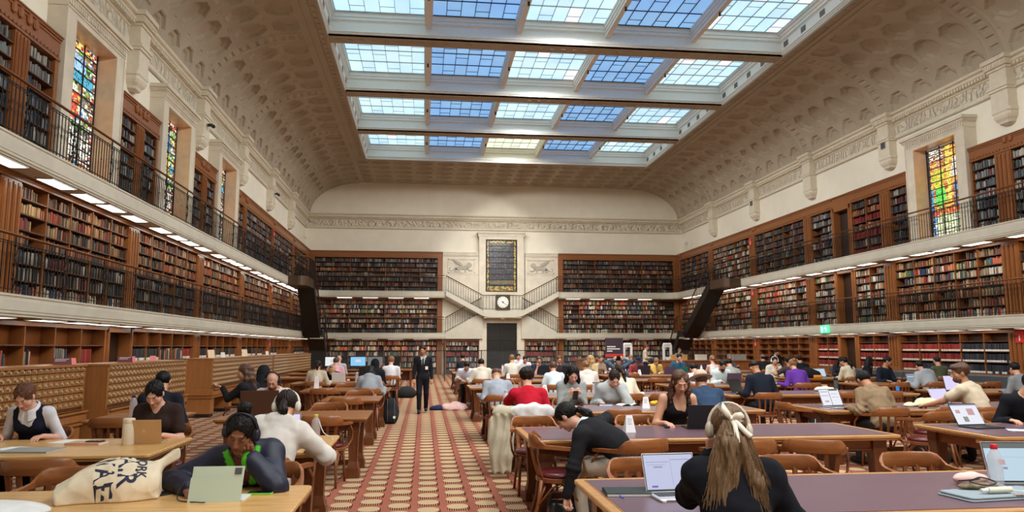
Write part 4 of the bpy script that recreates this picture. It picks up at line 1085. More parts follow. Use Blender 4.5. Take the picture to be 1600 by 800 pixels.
def redsign(x, y, z, axis, label, s=.22):
    t = thing('fire_sign', label, 'sign', (x, y, z)); mb = MB()
    d = -1 if x > 0 else 1
    if axis == 'y': mb.box(0, d * .012, -s / 2, s / 2, 0, s * 1.4)
    else: mb.box(-s / 2, s / 2, 0, -.012, 0, s * 1.4)
    mb.build('plate', M_RED, t); mb = MB()
    if axis == 'y':
        for a, b, c, e in ((-.02, .02, .08, .20), (-.03, .03, .06, .07), (-.012, .012, .20, .23)): mb.box(d * .013, d * .016, a, b, c, e)
    else:
        for a, b, c, e in ((-.02, .02, .08, .20), (-.03, .03, .06, .07), (-.012, .012, .20, .23)): mb.box(a, b, -.013, -.016, c, e)
    mb.build('pictogram', M_PW, t)
redsign(BR_ - .05, 19.35, 1.85, 'y', 'red fire extinguisher sign on the wooden post at the right edge', .30)
redsign(BR_ - .05, 36.4, 1.75, 'y', 'small red fire sign on a ground floor post of the right wall', .26)
redsign(BR_ - .05, 36.5, 4.35, 'y', 'small red fire sign on a lower gallery post of the right wall', .26)
redsign(BR_ - .05, 36.5, 7.0, 'y', 'small red fire sign on an upper gallery post of the right wall', .26)
redsign(BL + .05, 36.4, 7.05, 'y', 'small red fire sign on an upper gallery post of the left wall', .26)
redsign(BL + .05, 36.4, 4.3, 'y', 'small red fire sign on a lower gallery post of the left wall', .26)
redsign(BL + .05, 36.4, 1.75, 'y', 'small red fire sign on a ground floor post of the left wall', .26)
def cctv(x, y, z, d, label, dark=False):
    t = thing('security_camera', label, 'camera', (x, y, z)); m = M_BLACK if dark else M_WHITE
    mb = MB(); mb.box(0, d * .10, -.04, .04, -.02, .06); mb.build('mount', m, t)
    mb = MB(); mb.tube([(d * .10, .06, .04), (d * .22, -.12, -.06)], .06, 10); mb.ell((d * .22, -.12, -.06), (.065, .065, .065), 10); mb.build('camera_body', m, t, smooth=True, sharp=40)
cctv(XL + .33, BRK[3] - .0, 9.15, 1, 'black security camera on the wall bracket above the second left window', True)
cctv(XL + .33, BRK[1], 9.15, 1, 'black security camera on a far bracket of the left wall', True)
cctv(XL + .03, 47.4, 9.5, 1, 'grey security camera in the far left corner of the frieze'); cctv(XR - .03, 47.4, 9.5, -1, 'white dome camera in the far right corner of the frieze')
cctv(XL, 46.9, 8.6, 1, 'small white sensor on the plaster in the far left corner'); cctv(XR, 46.9, 8.6, -1, 'small white sensor on the plaster in the far right corner')
for y, nm in ((BRK[3] + .0, 'near'), (BRK[1], 'far')):
    t = thing('wall_speaker', 'grey square grille on the %s bracket of the right wall frieze' % nm, 'speaker', (XR - .302, y, 9.1)); mb = MB(); mb.box(0, -.03, -.12, .12, 0, .25); mb.build('housing', mat('grille_grey', (.2, .2, .2), .6), t); mb = MB()
    for k in range(6): mb.box(-.03, -.036, -.10, .10, .03 + .035 * k, .05 + .035 * k)
    mb.build('grille', M_BLACK, t)

# ---------------------------------------------------------------- card catalogue cabinets
M_CAT = wood('catalogue_oak', srgb(160, 104, 56), .35, along='z', var=.10); M_CATF = wood('catalogue_front', srgb(158, 108, 60), .4, along='y', var=.12); M_BRASS = mat('brass_pull', srgb(226, 208, 170), .3, metal=.5)
def drawer_proto():
    mb = MB(); mb.rbox(-.0, .018, -.074, .074, -.050, .050, .004, 1); mb.box(.018, .021, -.062, .062, -.040, .040)
    d = mb.build('drawer', M_CATF); mb = MB()
    mb.box(.021, .026, -.030, .030, -.004, .026); mb.tube([(.026, 0, .008), (.050, 0, -.004), (.052, 0, -.026)], .012, 6); mb.build('pull', M_BRASS, d)
    return remember(d)
DR = drawer_proto(); dru = [False]
def catalogue(label, x, y0, y1, end_panel=True, depth=.62, z0=.74, rows=6):
    t = thing('card_catalogue', label, 'cabinet', (x, (y0 + y1) / 2, 0), 0, 'oak card catalogue cabinets'); h = (y1 - y0) / 2
    mb = MB(); mb.box(-depth, -.02, -h, h, z0 - .02, 1.44); mb.box(-depth - .01, 0, -h - .01, -h + .03, z0 - .02, 1.44); mb.box(-depth - .01, 0, h - .03, h + .01, z0 - .02, 1.44); mb.build('carcass', M_CAT, t); mb = MB(); mb.box(-.02, -.012, -h + .03, h - .03, z0, 1.43); mb.build('drawer_gap_shade', M_WOODD, t)  # dark sheet behind the drawers paints the shade in their gaps
    mb = MB(); mb.box(-depth - .02, .025, -h - .02, h + .02, 1.44, 1.475); mb.build('top', M_CAT, t)
    mb = MB(); mb.box(-depth - .03, .05, -h - .03, h + .03, z0 - .19, z0 - .02); mb.box(-depth - .01, .02, -h, h, z0 - .26, z0 - .19); mb.box(-depth, .09, -h, h, z0 - .05, z0 - .02); mb.build('ledge', M_CAT, t)
    n = max(2, round((y1 - y0) / 1.7))
    for k in range(n + 1):
        c = -h + .2 + (2 * h - .4) * k / n
        mb = MB(); mb.box(-depth + .03, -.02, c - .17, c + .17, .09, z0 - .26); mb.build('pedestal', M_CAT, t)
        mb = MB(); mb.box(-depth + .04, -.04, c - .16, c + .16, 0, .09); mb.build('plinth', M_BLACK, t)
    nc = int((y1 - y0 - .06) / .165); w = (y1 - y0 - .06) / nc; rest = MB(); cnt = 0
    for i in range(nc):
        for j in range(rows):
            yy = -h + .03 + w * (i + .5); zz = z0 + .04 + .115 * (j + .5)
            if cnt < 96:
                d = DR if not dru[0] else copy_tree(DR); dru[0] = True; d.parent = t; d.location = (-.02, yy, zz); d.scale = (1, w / .165, 1)
            else:
                rest.box(-.02, .0, yy - w * .45, yy + w * .45, zz - .050, zz + .050, M_CATF); rest.box(.0, .006, yy - .028, yy + .028, zz - .012, zz + .02, M_BRASS); rest.tube([(.005, yy, zz + .006), (.024, yy, zz - .004), (.026, yy, zz - .024)], .009, 5, M_BRASS)
            cnt += 1
    if rest.v: tag(rest.build('further_drawers', None, t), kind='stuff')
    return t
catalogue('oak card catalogue cabinet at the left edge behind the girl in the vest', -5.62, 8.6, 13.25)
catalogue('oak card catalogue cabinet in the middle, behind the girl in the brown top', -5.30, 13.35, 17.5)
catalogue('oak card catalogue cabinet with broad end panel beside the long-haired reader', -5.30, 19.6, 27.1)
catalogue('furthest oak card catalogue cabinet, near the black staircase', -5.30, 27.3, 36.0)

# ---------------------------------------------------------------- glass barrier across the far end
t = thing('glass_barrier', 'long clear glass barrier with dark top rail crossing the hall before the staircase', 'barrier', (SL, 38.6, 0))
for k in range(12):
    x0 = .3 + k * 1.9
    if 3.4 < x0 + SL + 1 < 3.4: continue
    mb = MB(); mb.box(x0, x0 + 1.86, -.006, .006, .1, 1.55); mb.build('glass_pane', M_GLASSP, t)
    mb = MB(); mb.box(x0 - .04, x0, -.03, .03, 0, 1.58); mb.build('post', M_IRON, t)
mb = MB(); mb.box(.26, 23.1, -.025, .025, 1.55, 1.585); mb.build('top_rail', M_IRON, t)

# ---------------------------------------------------------------- true scale of the building
for o in list(COL.objects):
    if o.parent is None and o.type in ('MESH', 'EMPTY'):
        o.location = o.location * KA; o.scale = o.scale * KA
# ---------------------------------------------------------------- tables
M_TOPW = wood('table_oak_light', srgb(206, 160, 100), .28, along='x', var=.18); M_TOPD = wood('table_oak', srgb(150, 94, 50), .3, along='x', var=.18)
M_EDGE = wood('table_edge_oak', srgb(186, 138, 86), .3, along='x', var=.15); M_LEG = wood('table_leg', srgb(104, 58, 30), .35, var=.18)
M_APR = wood('table_apron', srgb(124, 70, 36), .35, along='x', var=.18)
M_LINO = mat('plum_linoleum', srgb(104, 80, 90), .32, var=.05, vscale=3, spec=.5); M_LINO2 = mat('grey_plum_linoleum', srgb(128, 108, 112), .32, var=.05, vscale=3, spec=.5)
KT = .87                  # from the eye at 1.62, the table tops stand nearer than first measured
def table(label, x0, x1, y0, y1, lino=None, top=None, outlet=False):
    x0, x1, y0, y1 = x0 * KT, x1 * KT, y0 * KT, y1 * KT
    t = thing('reading_table', label, 'table', ((x0 + x1) / 2, (y0 + y1) / 2, 0), 0, 'long reading tables'); w, d = (x1 - x0) / 2, (y1 - y0) / 2
    tm = top or (M_EDGE if lino else M_TOPW)
    mb = MB(); mb.rbox(-w, w, -d, d, .715, .745, .04, 3, e=.006); mb.rbox(-w + .02, w - .02, -d + .02, d - .02, .695, .716, .04, 3); tt = mb.build('table_top', tm, t)
    if lino:
        mb = MB(); mb.rbox(-w + .075, w - .075, -d + .075, d - .075, .7445, .7475, .005, 1); mb.build('linoleum_inlay', lino, tt)
        mb = MB(); e = .062
        for q in ((-w + e, w - e, -d + e, -d + e + .006), (-w + e, w - e, d - e - .006, d - e), (-w + e, -w + e + .006, -d + e, d - e), (w - e - .006, w - e, -d + e, d - e)): mb.box(*q, .7447, .7462)
        mb.build('inlay_line', M_APR, tt)
    mb = MB(); a = .09; lx, ly = w - .14, d - .16
    for s in (-1, 1):
        mb.box(-lx, lx, s * ly - .012, s * ly + .012, .58, .696); mb.box(s * lx - .012, s * lx + .012, -ly, ly, .58, .696); mb.box(-lx, lx, s * (ly + .016) - .004, s * (ly + .016) + .004, .585, .60)
    mb.build('apron', M_APR, t)
    for sx in (-1, 1):
        for sy in (-1, 1):
            cx, cy = sx * (lx - .03), sy * (ly - .03); mb = MB()
            rows = []
            for z, h in ((.12, .068), (.16, .060), (.20, .052), (.50, .062), (.56, .070), (.58, .072), (.69, .072)):
                r = []
                for i in range(16):
                    q = i % 4; e = (-1 + .667 * q); f = .004 * (1 if q in (1, 2) else 0) if .17 < z < .55 else 0; k = i // 4
                    p = ((e * h, -h + f), (h - f, e * h), (-e * h, h - f), (-h + f, -e * h))[k]; r.append((cx + p[0], cy + p[1], z))
                rows.append(r)
            mb.grid(rows, None, True); l = mb.build('leg', M_LEG, t)
            mb = MB(); mb.box(cx - .085, cx + .085, cy - .085, cy + .085, 0, .09); mb.box(cx - .075, cx + .075, cy - .075, cy + .075, .09, .12); mb.build('leg_base', M_LEG, l)
        mb = MB(); mb.box(sx * (lx - .03) - .025, sx * (lx - .03) + .025, -ly + .06, ly - .06, .03, .09); mb.build('stretcher', M_LEG, t)
    if x1 - x0 > 1.6:
        mb = MB(); mb.box(-lx, lx, -.03, .03, .10, .16); mb.build('stretcher', M_LEG, t)
    if outlet:
        s = -1 if outlet == 'l' else 1
        mb = MB(); mb.box(s * (w - .02), s * (w - .16), -d + .22, -d + .34, .655, .694); mb.build('drawer_end', M_EDGE, t)
    return t
DEP = 1.42
TABLES = []
_rowname = ['front row', 'second row', 'third row', 'fourth row', 'fifth row', 'sixth row', 'seventh row', 'eighth row', 'ninth row']
C2 = [4.32, 8.05, 11.45, 15.05, 18.72, 22.3, 25.9, 29.5, 33.1]
for i, y in enumerate(C2):
    table('long purple-topped reading table right of the aisle, %s' % _rowname[i], 1.15, 5.45, y, y + DEP, M_LINO if i in (0, 1) else M_LINO2 if i < 5 else M_LINO, outlet='l' if i < 2 else False)
C3 = [7.68, 11.2, 15.0, 18.7, 22.3, 25.9, 29.5]
for i, y in enumerate(C3):
    table('long purple-topped reading table in the middle right block, %s' % _rowname[i + 1], 6.35, 10.65, y, y + (1.5 if i == 0 else DEP), M_LINO, outlet='l' if i == 0 else False)
for i, y in enumerate([15.1, 18.6, 22.2, 25.9, 29.5]):
    table('oak reading table nearest the right wall bench, %s' % _rowname[i + 3], 11.55, 15.6, y, y + DEP, None if i < 3 else M_LINO, top=M_TOPD if i < 3 else None)
LT = [(-5.2, -.80, 4.32, 5.74, 'front left'), (-6.9, -2.57, 7.52, 8.88, 'with the cream tumbler and gold laptop'), (-2.05, -.95, 7.5, 8.88, 'small one beside the person in the white hoodie'), (-2.92, -.80, 10.92, 12.28, 'under the bald man with the brown laptop'),
      (-4.7, -3.52, 11.0, 12.3, 'small one in front of the card cabinets'), (-1.95, -.84, 14.55, 15.9, 'small empty one by the aisle'), (-2.85, -.80, 17.75, 19.2, 'under the person in the grey hoodie'), (-3.7, -1.0, 21.4, 22.8, 'behind the beige jumper'),
      (-2.9, -.84, 25.3, 26.7, 'sixth row'), (-5.2, -3.0, 25.3, 26.7, 'sixth row by the cabinets'), (-5.2, -.84, 29.2, 30.6, 'seventh row')]
for x0, x1, y0, y1, nm in LT: table('all-oak reading table left of the aisle, %s' % nm, x0, x1, y0, y1, None, top=M_TOPW if y0 < 9 else M_TOPD, outlet='r' if y0 < 5 else False)
# a long computer bench further back
t = thing('computer_bench', 'long dark computer bench left of the aisle before the black staircase', 'bench', (-2.8 * .9, 33.6 * .9, 0)); mb = MB(); mb.box(-2.4, 2.1, -.5, .5, .70, .75); mb.build('table_top', M_TOPD, t)
for x in (-2.3, 0, 2.0): mb = MB(); mb.box(x - .04, x + .04, -.45, .45, 0, .70); mb.build('leg', M_LEG, t)
mb = MB(); mb.box(-2.4, 2.1, -.02, .02, .3, .70); mb.build('modesty_panel', M_LEG, t)
def monitor(x, y, label, col, on=True, rz=pi):
    t = thing('computer_monitor', label, 'monitor', (x * .9, y * .9, .75), rz); mb = MB(); mb.box(-.30, .30, 0, .03, .12, .49); mb.build('housing', M_BLACK, t)
    mb = MB(); mb.box(-.29, .29, .03, .032, .135, .48); s = mb.build('screen', mat('screen_' + label[:12].replace(' ', '_'), (.02, .02, .02), .2, emit=col if on else None, estr=1.0 if on else 0), t)
    if on: mb = MB(); mb.box(-.10, .10, .033, .034, .28, .38); mb.build('screen_window', mat('screen_panel', (.5, .5, .5), .5, emit=(.8, .6, .5), estr=.6), s)
    mb = MB(); mb.box(-.02, .02, -.01, .01, .0, .14); mb.rbox(-.10, .10, -.08, .08, 0, .012, .03, 3); mb.build('stand', M_BLACK, t)
monitor(-4.0, 33.7, 'white monitor screen left of the blue one, by the black staircase', (.80, .84, .84)); monitor(-2.9, 33.7, 'light blue monitor screen on the computer bench', (.25, .60, .95))
monitor(-2.15, 33.7, 'pale grey monitor beside the blue screen', (.16, .17, .17)); monitor(-1.4, 33.7, 'dark monitor on the aisle side of the computer bench', (0, 0, 0), False)

# ---------------------------------------------------------------- chairs
M_CHW = wood('chair_beech', srgb(124, 72, 38), .3, along='z', var=.15); M_CHW2 = wood('chair_rail', srgb(140, 84, 44), .28, along='x', var=.2); M_LEATHER = mat('oxblood_leather', srgb(92, 30, 34), .28, var=.12, vscale=10, spec=.6)
def chair_proto():
    t = thing('armchair', 'x', 'chair', group='bentwood armchairs at the reading tables')
    mb = MB(); rows = []
    def ring(s, z): return [(.225 * s * cos(2 * pi * k / 20) * (1.02 if abs(cos(2 * pi * k / 20)) > .7 else 1.08), .215 * s * sin(2 * pi * k / 20) + .01, z) for k in range(20)]
    for s, z in ((.90, .435), (.99, .443), (1.0, .458), (.96, .472), (.80, .482), (.4, .487), (.02, .488)): rows.append(ring(s, z))
    mb.grid(rows, None, True); mb.build('seat', M_LEATHER, t, smooth=True)
    mb = MB(); mb.grid([ring(1.02, .395), ring(1.05, .40), ring(1.05, .432), ring(1.0, .438)], None, True); mb.face(tuple(range(20))); mb.build('seat_frame', M_CHW, t)
    for sx in (-1, 1):
        mb = MB(); mb.tube([(sx * .19, .17, .42), (sx * .20, .19, .25), (sx * .215, .215, 0)], [.020, .018, .014], 8); mb.build('leg', M_CHW, t, smooth=True)
        mb = MB(); mb.tube([(sx * .18, -.17, .42), (sx * .19, -.20, .22), (sx * .21, -.26, 0)], [.020, .018, .014], 8); mb.build('leg', M_CHW, t, smooth=True)
        mb = MB(); mb.tube([(sx * .205, .195, .20), (sx * .19, .16, .33), (sx * .14, .12, .395)], .011, 6); mb.tube([(sx * .195, -.21, .20), (sx * .18, -.15, .33), (sx * .12, -.12, .395)], .011, 6)
        mb.tube([(sx * .205, .19, .20), (sx * .205, .08, .35), (sx * .20, .0, .39), (sx * .20, -.08, .35), (sx * .20, -.205, .20)], .010, 6); mb.build('leg_brace', M_CHW, t, smooth=True)
        mb = MB(); mb.tube([(sx * .275, .13, .695), (sx * .30, .20, .60), (sx * .29, .22, .50), (sx * .25, .15, .42), (sx * .22, .05, .41)], .013, 6); mb.build('arm_support', M_CHW, t, smooth=True)
    # top rail sweeping round into the arms
    P = []
    for k in range(25):
        u = -1 + 2 * k / 24; a = abs(u); s = 1 if u > 0 else -1
        if a < .55: x, y = .255 * sin(a / .55 * pi / 2 * .92), -.27 + .11 * (1 - cos(a / .55 * pi / 2))
        else: f = (a - .55) / .45; x, y = .253 + .04 * f - .02 * f * f, -.165 + .36 * f
        hh = .058 if a < .38 else .058 - (a - .38) / .22 * .040 if a < .6 else .018
        zc = .765 if a < .38 else .765 - (a - .38) / .22 * .045 if a < .6 else .72 - (a - .6) * .05
        tk = .012 if a < .6 else .012 + (a - .6) / .4 * .020
        P.append((s * x, y, zc, hh, tk))
    rows = []
    for i, (x, y, zc, hh, tk) in enumerate(P):
        a, b = P[max(i - 1, 0)], P[min(i + 1, 24)]; d = Vector((b[0] - a[0], b[1] - a[1], 0)).normalized(); n = Vector((-d.y, d.x, 0)); c = Vector((x, y, zc)); u = Vector((0, 0, 1))
        rows.append([c + n * tk - u * hh * .8, c + n * tk + u * hh * .85, c + n * tk * .4 + u * hh, c - n * tk * .4 + u * hh, c - n * tk + u * hh * .85, c - n * tk - u * hh * .8, c - n * tk * .4 - u * hh, c + n * tk * .4 - u * hh])
    mb = MB(); mb.grid([[tuple(p) for p in r] for r in rows], None, True); mb.face(tuple(range(8))[::-1]); mb.face(tuple(24 * 8 + k for k in range(8))); rl_ = mb.build('top_rail', M_CHW2, t, smooth=True, sharp=50)
    for k in range(5):
        u = (k - 2) * .085; yb = -.19 + .02 * abs(k - 2) ; yt = -.268 + .012 * (k - 2) ** 2; w = .017 if k in (0, 4) else .015
        rows = []
        for f in (0, .3, .6, 1):
            x = u * (.82 + .2 * f) * 1.12; y = yb + (yt - yb) * f - .012 * sin(f * pi); z = .42 + (.735 - .42) * f
            rows.append([(x - w, y - .006, z), (x + w, y - .006, z), (x + w, y + .006, z), (x - w, y + .006, z)])
        mb = MB(); mb.grid(rows, None, True); mb.build('back_slat', M_CHW, t)
    return remember(t)
CH = chair_proto(); chu = [False]
def chair(x, y, rz, label): return place(CH, chu, (x, y, 0), rz, label)

# ---------------------------------------------------------------- implicit surfaces for soft and living shapes
def net(field, lo, hi, vox):
    """surface nets: field(P) -> signed distance for an (N,3) array; returns verts, quads"""
    lo = np.array(lo, float); hi = np.array(hi, float); n = np.maximum(4, np.ceil((hi - lo) / vox).astype(int) + 1)
    ax = [lo[i] + vox * np.arange(n[i]) for i in range(3)]
    G = np.stack(np.meshgrid(*ax, indexing='ij'), -1).reshape(-1, 3)
    D = field(G).reshape(n)
    D[0] = np.maximum(D[0], .001); D[-1] = np.maximum(D[-1], .001); D[:, 0] = np.maximum(D[:, 0], .001); D[:, -1] = np.maximum(D[:, -1], .001); D[:, :, 0] = np.maximum(D[:, :, 0], .001); D[:, :, -1] = np.maximum(D[:, :, -1], .001)
    S = D < 0
    c = [S[i:n[0] - 1 + i, j:n[1] - 1 + j, k:n[2] - 1 + k] for i in (0, 1) for j in (0, 1) for k in (0, 1)]
    cnt = sum(q.astype(np.int8) for q in c); act = (cnt > 0) & (cnt < 8); idx = -np.ones(act.shape, int); A = np.argwhere(act); idx[act] = np.arange(len(A))
    if len(A) == 0: return np.zeros((0, 3)), []
    acc = np.zeros((len(A), 3)); w = np.zeros(len(A))
    cor = [(i, j, k) for i in (0, 1) for j in (0, 1) for k in (0, 1)]
    for a in range(8):
        for b in range(a + 1, 8):
            ca, cb = np.array(cor[a]), np.array(cor[b])
            if abs(ca - cb).sum() != 1: continue
            da = D[tuple((A + ca).T)]; db = D[tuple((A + cb).T)]; m = (da < 0) != (db < 0)
            if not m.any(): continue
            t = da[m] / (da[m] - db[m]); acc[m] += ca + (cb - ca) * t[:, None]; w[m] += 1
    V = lo + vox * (A + acc / w[:, None])
    F = []
    for ax_ in range(3):
        u, v = [(1, 2), (2, 0), (0, 1)][ax_]; sl0 = [slice(None)] * 3; sl1 = [slice(None)] * 3; sl0[ax_] = slice(0, n[ax_] - 1); sl1[ax_] = slice(1, n[ax_])
        a = S[tuple(sl0)]; b = S[tuple(sl1)]; e = np.argwhere(a != b); e = e[(e[:, u] > 0) & (e[:, v] > 0) & (e[:, u] < n[u] - 1) & (e[:, v] < n[v] - 1)]
        if len(e) == 0: continue
        du = np.zeros(3, int); dv = np.zeros(3, int); du[u] = 1; dv[v] = 1
        q = np.stack([idx[tuple((e - du - dv).T)], idx[tuple((e - dv).T)], idx[tuple(e.T)], idx[tuple((e - du).T)]], 1)
        fl = a[tuple(e.T)]; q[~fl] = q[~fl][:, ::-1]; F.append(q)
    return V, np.concatenate(F)
def cap(P, a, b, ra, rb):
    a, b = np.array(a, float), np.array(b, float); ab = b - a; t = np.clip(((P - a) @ ab) / max(ab @ ab, 1e-9), 0, 1)
    return np.linalg.norm(P - a - t[:, None] * ab, axis=1) - (ra + (rb - ra) * t)
def elp(P, c, r, R=None):
    q = P - np.array(c, float)
    if R is not None: q = q @ R
    r = np.array(r, float); k0 = np.linalg.norm(q / r, axis=1); k1 = np.linalg.norm(q / r ** 2, axis=1)
    return np.where(k1 < 1e-9, -r.min(), k0 * (k0 - 1) / np.maximum(k1, 1e-9))
def smin(a, b, k):
    h = np.clip(.5 + .5 * (b - a) / k, 0, 1); return b + (a - b) * h - k * h * (1 - h)
def smax(a, b, k): return -smin(-a, -b, k)
def wob(P, f, seed=0):
    s = seed * 1.7; return (np.sin(P[:, 0] * f + 1.3 * np.sin(P[:, 2] * f * .7 + s) + s) + np.sin(P[:, 2] * f * 1.1 + 1.7 * np.sin(P[:, 1] * f * .8 + s)) + np.sin(P[:, 1] * f * .9 + 1.1 * np.sin(P[:, 0] * f * 1.2 + s))) / 3
class Soup:
    """several surfaces gathered into one mesh, each with its own colours"""
    def __init__(s): s.V = []; s.F = []; s.C = []; s.n = 0
    def add(s, V, F, col):
        if len(V) == 0: return
        s.V.append(V); s.F.append(np.array(F) + s.n); s.n += len(V)
        s.C.append(col(V) if callable(col) else np.tile(np.array(col, float), (len(V), 1)))
    def build(s, name, m, parent, usecol=True):
        V = np.concatenate(s.V); F = np.concatenate(s.F); me = bpy.data.meshes.new(name)
        me.vertices.add(len(V)); me.vertices.foreach_set('co', V.astype(np.float32).ravel()); me.loops.add(F.size); me.loops.foreach_set('vertex_index', F.astype(np.int32).ravel())
        me.polygons.add(len(F)); me.polygons.foreach_set('loop_start', np.arange(0, F.size, F.shape[1], dtype=np.int32)); me.update(calc_edges=True)
        me.polygons.foreach_set('use_smooth', [True] * len(F)); me.materials.append(m)
        if usecol:
            C = np.concatenate(s.C); a = me.attributes.new('col', 'FLOAT_COLOR', 'POINT'); a.data.foreach_set('color', np.concatenate([C, np.ones((len(C), 1))], 1).astype(np.float32).ravel())
        return link(name, me, parent)
def blob(name, label, cat, loc, field, lo, hi, vox, m, rz=0, group=None, part=None):
    """a soft thing that is one mesh"""
    s = Soup(); V, F = net(field, lo, hi, vox); s.add(V, F, (1, 1, 1)); o = s.build(name, m, part, False)
    if part is None: o.location = loc; o.rotation_euler = (0, 0, rz); tag(o, label, cat, group)
    return o

# ---------------------------------------------------------------- things on and around the tables
M_ALU = mat('laptop_aluminium', (.60, .60, .61), .35, metal=.7); M_KEY = mat('keyboard_dark', (.03, .03, .035), .5)
def scr_mat(key, c, e=1.0): return mat('screen_' + key, (.02, .02, .02), .25, emit=c, estr=e)
def laptop(x, y, z, rz, label, body, screen, open_=108, w=.31, d=.215, content=(), se=.8, logo=False):
    """the user looks along local +Y; the screen faces -Y"""
    t = thing('laptop', label, 'laptop', (x, y, z), rz)
    mb = MB(); mb.rbox(-w / 2, w / 2, -d / 2, d / 2, 0, .014, .012, 3, e=.003); base = mb.build('base', body, t)
    mb = MB()
    for r in range(5):
        for k in range(12): mb.box(-w * .42 + k * w * .07, -w * .42 + k * w * .07 + w * .058, d * .36 - r * d * .105 - d * .08, d * .36 - r * d * .105, .014, .0155)
    mb.build('keyboard', M_KEY, base); mb = MB(); mb.box(-.05, .05, -d * .44, -d * .24, .014, .0146); mb.build('trackpad', body, base)
    a = radians(open_ - 90); M = Matrix.Translation((0, d / 2 - .004, .012)) @ Matrix.Rotation(-a, 4, 'X')
    mb = MB(); mb.rbox(-w / 2, w / 2, 0, .006, 0, d, .002, 1); mb.xform(M); lid = mb.build('lid', body, t)
    mb = MB(); mb.box(-w / 2 + .004, w / 2 - .004, -.0012, -.0002, .004, d - .004); mb.xform(M); mb.build('bezel', M_BLACK, lid)
    mb = MB(); mb.box(-w / 2 + .009, w / 2 - .009, -.002, -.0013, .014, d - .010); mb.xform(M); s = mb.build('screen', screen, lid)
    for i, (u0, u1, v0, v1, m) in enumerate(content):
        W, H = w - .018, d - .024; mb = MB(); mb.box(-W / 2 + u0 * W, -W / 2 + u1 * W, -.0028, -.0021, .014 + v0 * H, .014 + v1 * H); mb.xform(M); mb.build('screen_content', m, s)
    if logo: mb = MB(); mb.ell((0, .0065, d * .5), (.013, .001, .015), 10); mb.ell((.006, .0065, d * .5 + .018), (.005, .001, .006), 8); mb.xform(M); mb.build('lid_emblem', M_ALU, lid)
    return t
def tent(x, y, z, rz, label, h=.16, card=None):
    t = thing('paper_notice', label, 'notice', (x, y, z), rz, 'folded paper notices standing on the tables'); w = .055
    mb = MB(); m = card or mat('card_white', (.80, .79, .80), .7)
    mb.poly([(-w, -.045, 0), (w, -.045, 0), (w * .62, -.004, h), (-w * .62, -.004, h)]); mb.poly([(w, .045, 0), (-w, .045, 0), (-w * .62, .004, h), (w * .62, .004, h)])
    mb.poly([(-w * .62, -.004, h), (w * .62, -.004, h), (w * .62, .004, h), (-w * .62, .004, h)]); mb.poly([(-w, -.045, 0), (-w * .62, -.004, h), (-w * .62, .004, h), (-w, .045, 0)]); mb.poly([(w, .045, 0), (w * .62, .004, h), (w * .62, -.004, h), (w, -.045, 0)]); mb.poly([(-w, -.045, 0), (-w, .045, 0), (w, .045, 0), (w, -.045, 0)])
    o = mb.build('card', m, t); mb = MB()
    for k, (u0, u1) in enumerate(((-.6, .5), (-.6, .55), (-.6, .3), (-.6, .5))):
        f = .78 - k * .1; yy = -.045 + .041 * f - .0012; mb.box(w * .8 * u0, w * .8 * u1, yy - .0006, yy, h * f, h * f + .004)
    mb.build('print', mat('print_grey', (.25, .25, .3), .7), o)
    return t
def papers(x, y, z, rz, label, n=3, w=.21, d=.297, m=None, r=None):
    t = thing('papers', label, 'papers', (x, y, z), rz); r = random.Random(int(x * 100)); zz = 0
    for k in range(n):
        a = r.uniform(-.2, .2); mb = MB(); mb.box(-w / 2, w / 2, -d / 2, d / 2, zz, zz + .0015)
        mb.xform(Matrix.Translation((r.uniform(-.03, .03), r.uniform(-.02, .02), 0)) @ Matrix.Rotation(a, 4, 'Z')); mb.build('sheet', m or M_PAPER, t); zz += .0018
    return t
def notebook(x, y, z, rz, label, m, w=.17, d=.24, h=.016, cat='notebook', name='notebook', band=None):
    t = thing(name, label, cat, (x, y, z), rz); mb = MB(); mb.rbox(-w / 2, w / 2, -d / 2, d / 2, 0, .0022, .006, 2); mb.rbox(-w / 2, w / 2, -d / 2, d / 2, h - .0022, h, .006, 2); mb.box(-w / 2, -w / 2 + .004, -d / 2, d / 2, 0, h); mb.build('cover', m, t)
    mb = MB(); mb.box(-w / 2 + .004, w / 2 - .005, -d / 2 + .004, d / 2 - .004, .0022, h - .0022); mb.build('pages', M_PAPER, t)
    if band: mb = MB(); mb.tube([(-w * .2, -d / 2 + .002, h / 2), (-w * .2, -d / 2 - .03, .004), (-w * .16, -d / 2 - .055, .003)], .003, 5); mb.build('ribbon', band, t)
    return t
def openbook(x, y, z, rz, label, m):
    t = thing('open_book', label, 'book', (x, y, z), rz); rows = []
    for v in (-.11, .11): rows.append([(u, v, .004 + .022 * (1 - abs(abs(u) / .16 * 2 - 1) ** 2) * (1 if abs(u) < .158 else .3) if u else .004) for u in np.linspace(-.16, .16, 17)])
    mb = MB(); mb.grid(rows); mb.build('pages', M_PAPER, t); mb = MB(); mb.box(-.168, .168, -.115, .115, 0, .004); mb.build('cover', m, t)
def bottle(x, y, z, label, m, capm, h=.24, r=.036, clear=False, name='bottle'):
    t = thing(name, label, 'bottle', (x, y, z)); mb = MB()
    mb.lathe([(r * .9, 0), (r, .006), (r, h * .66), (r * .94, h * .74), (r * .5, h * .86), (r * .42, h * .90)], n=16); mb.build('body', m, t, smooth=True, sharp=50)
    mb = MB(); mb.lathe([(r * .48, h * .89), (r * .5, h * .90), (r * .5, h * .985), (r * .42, h)], n=14); mb.build('cap', capm, t, smooth=True, sharp=40)
    return t
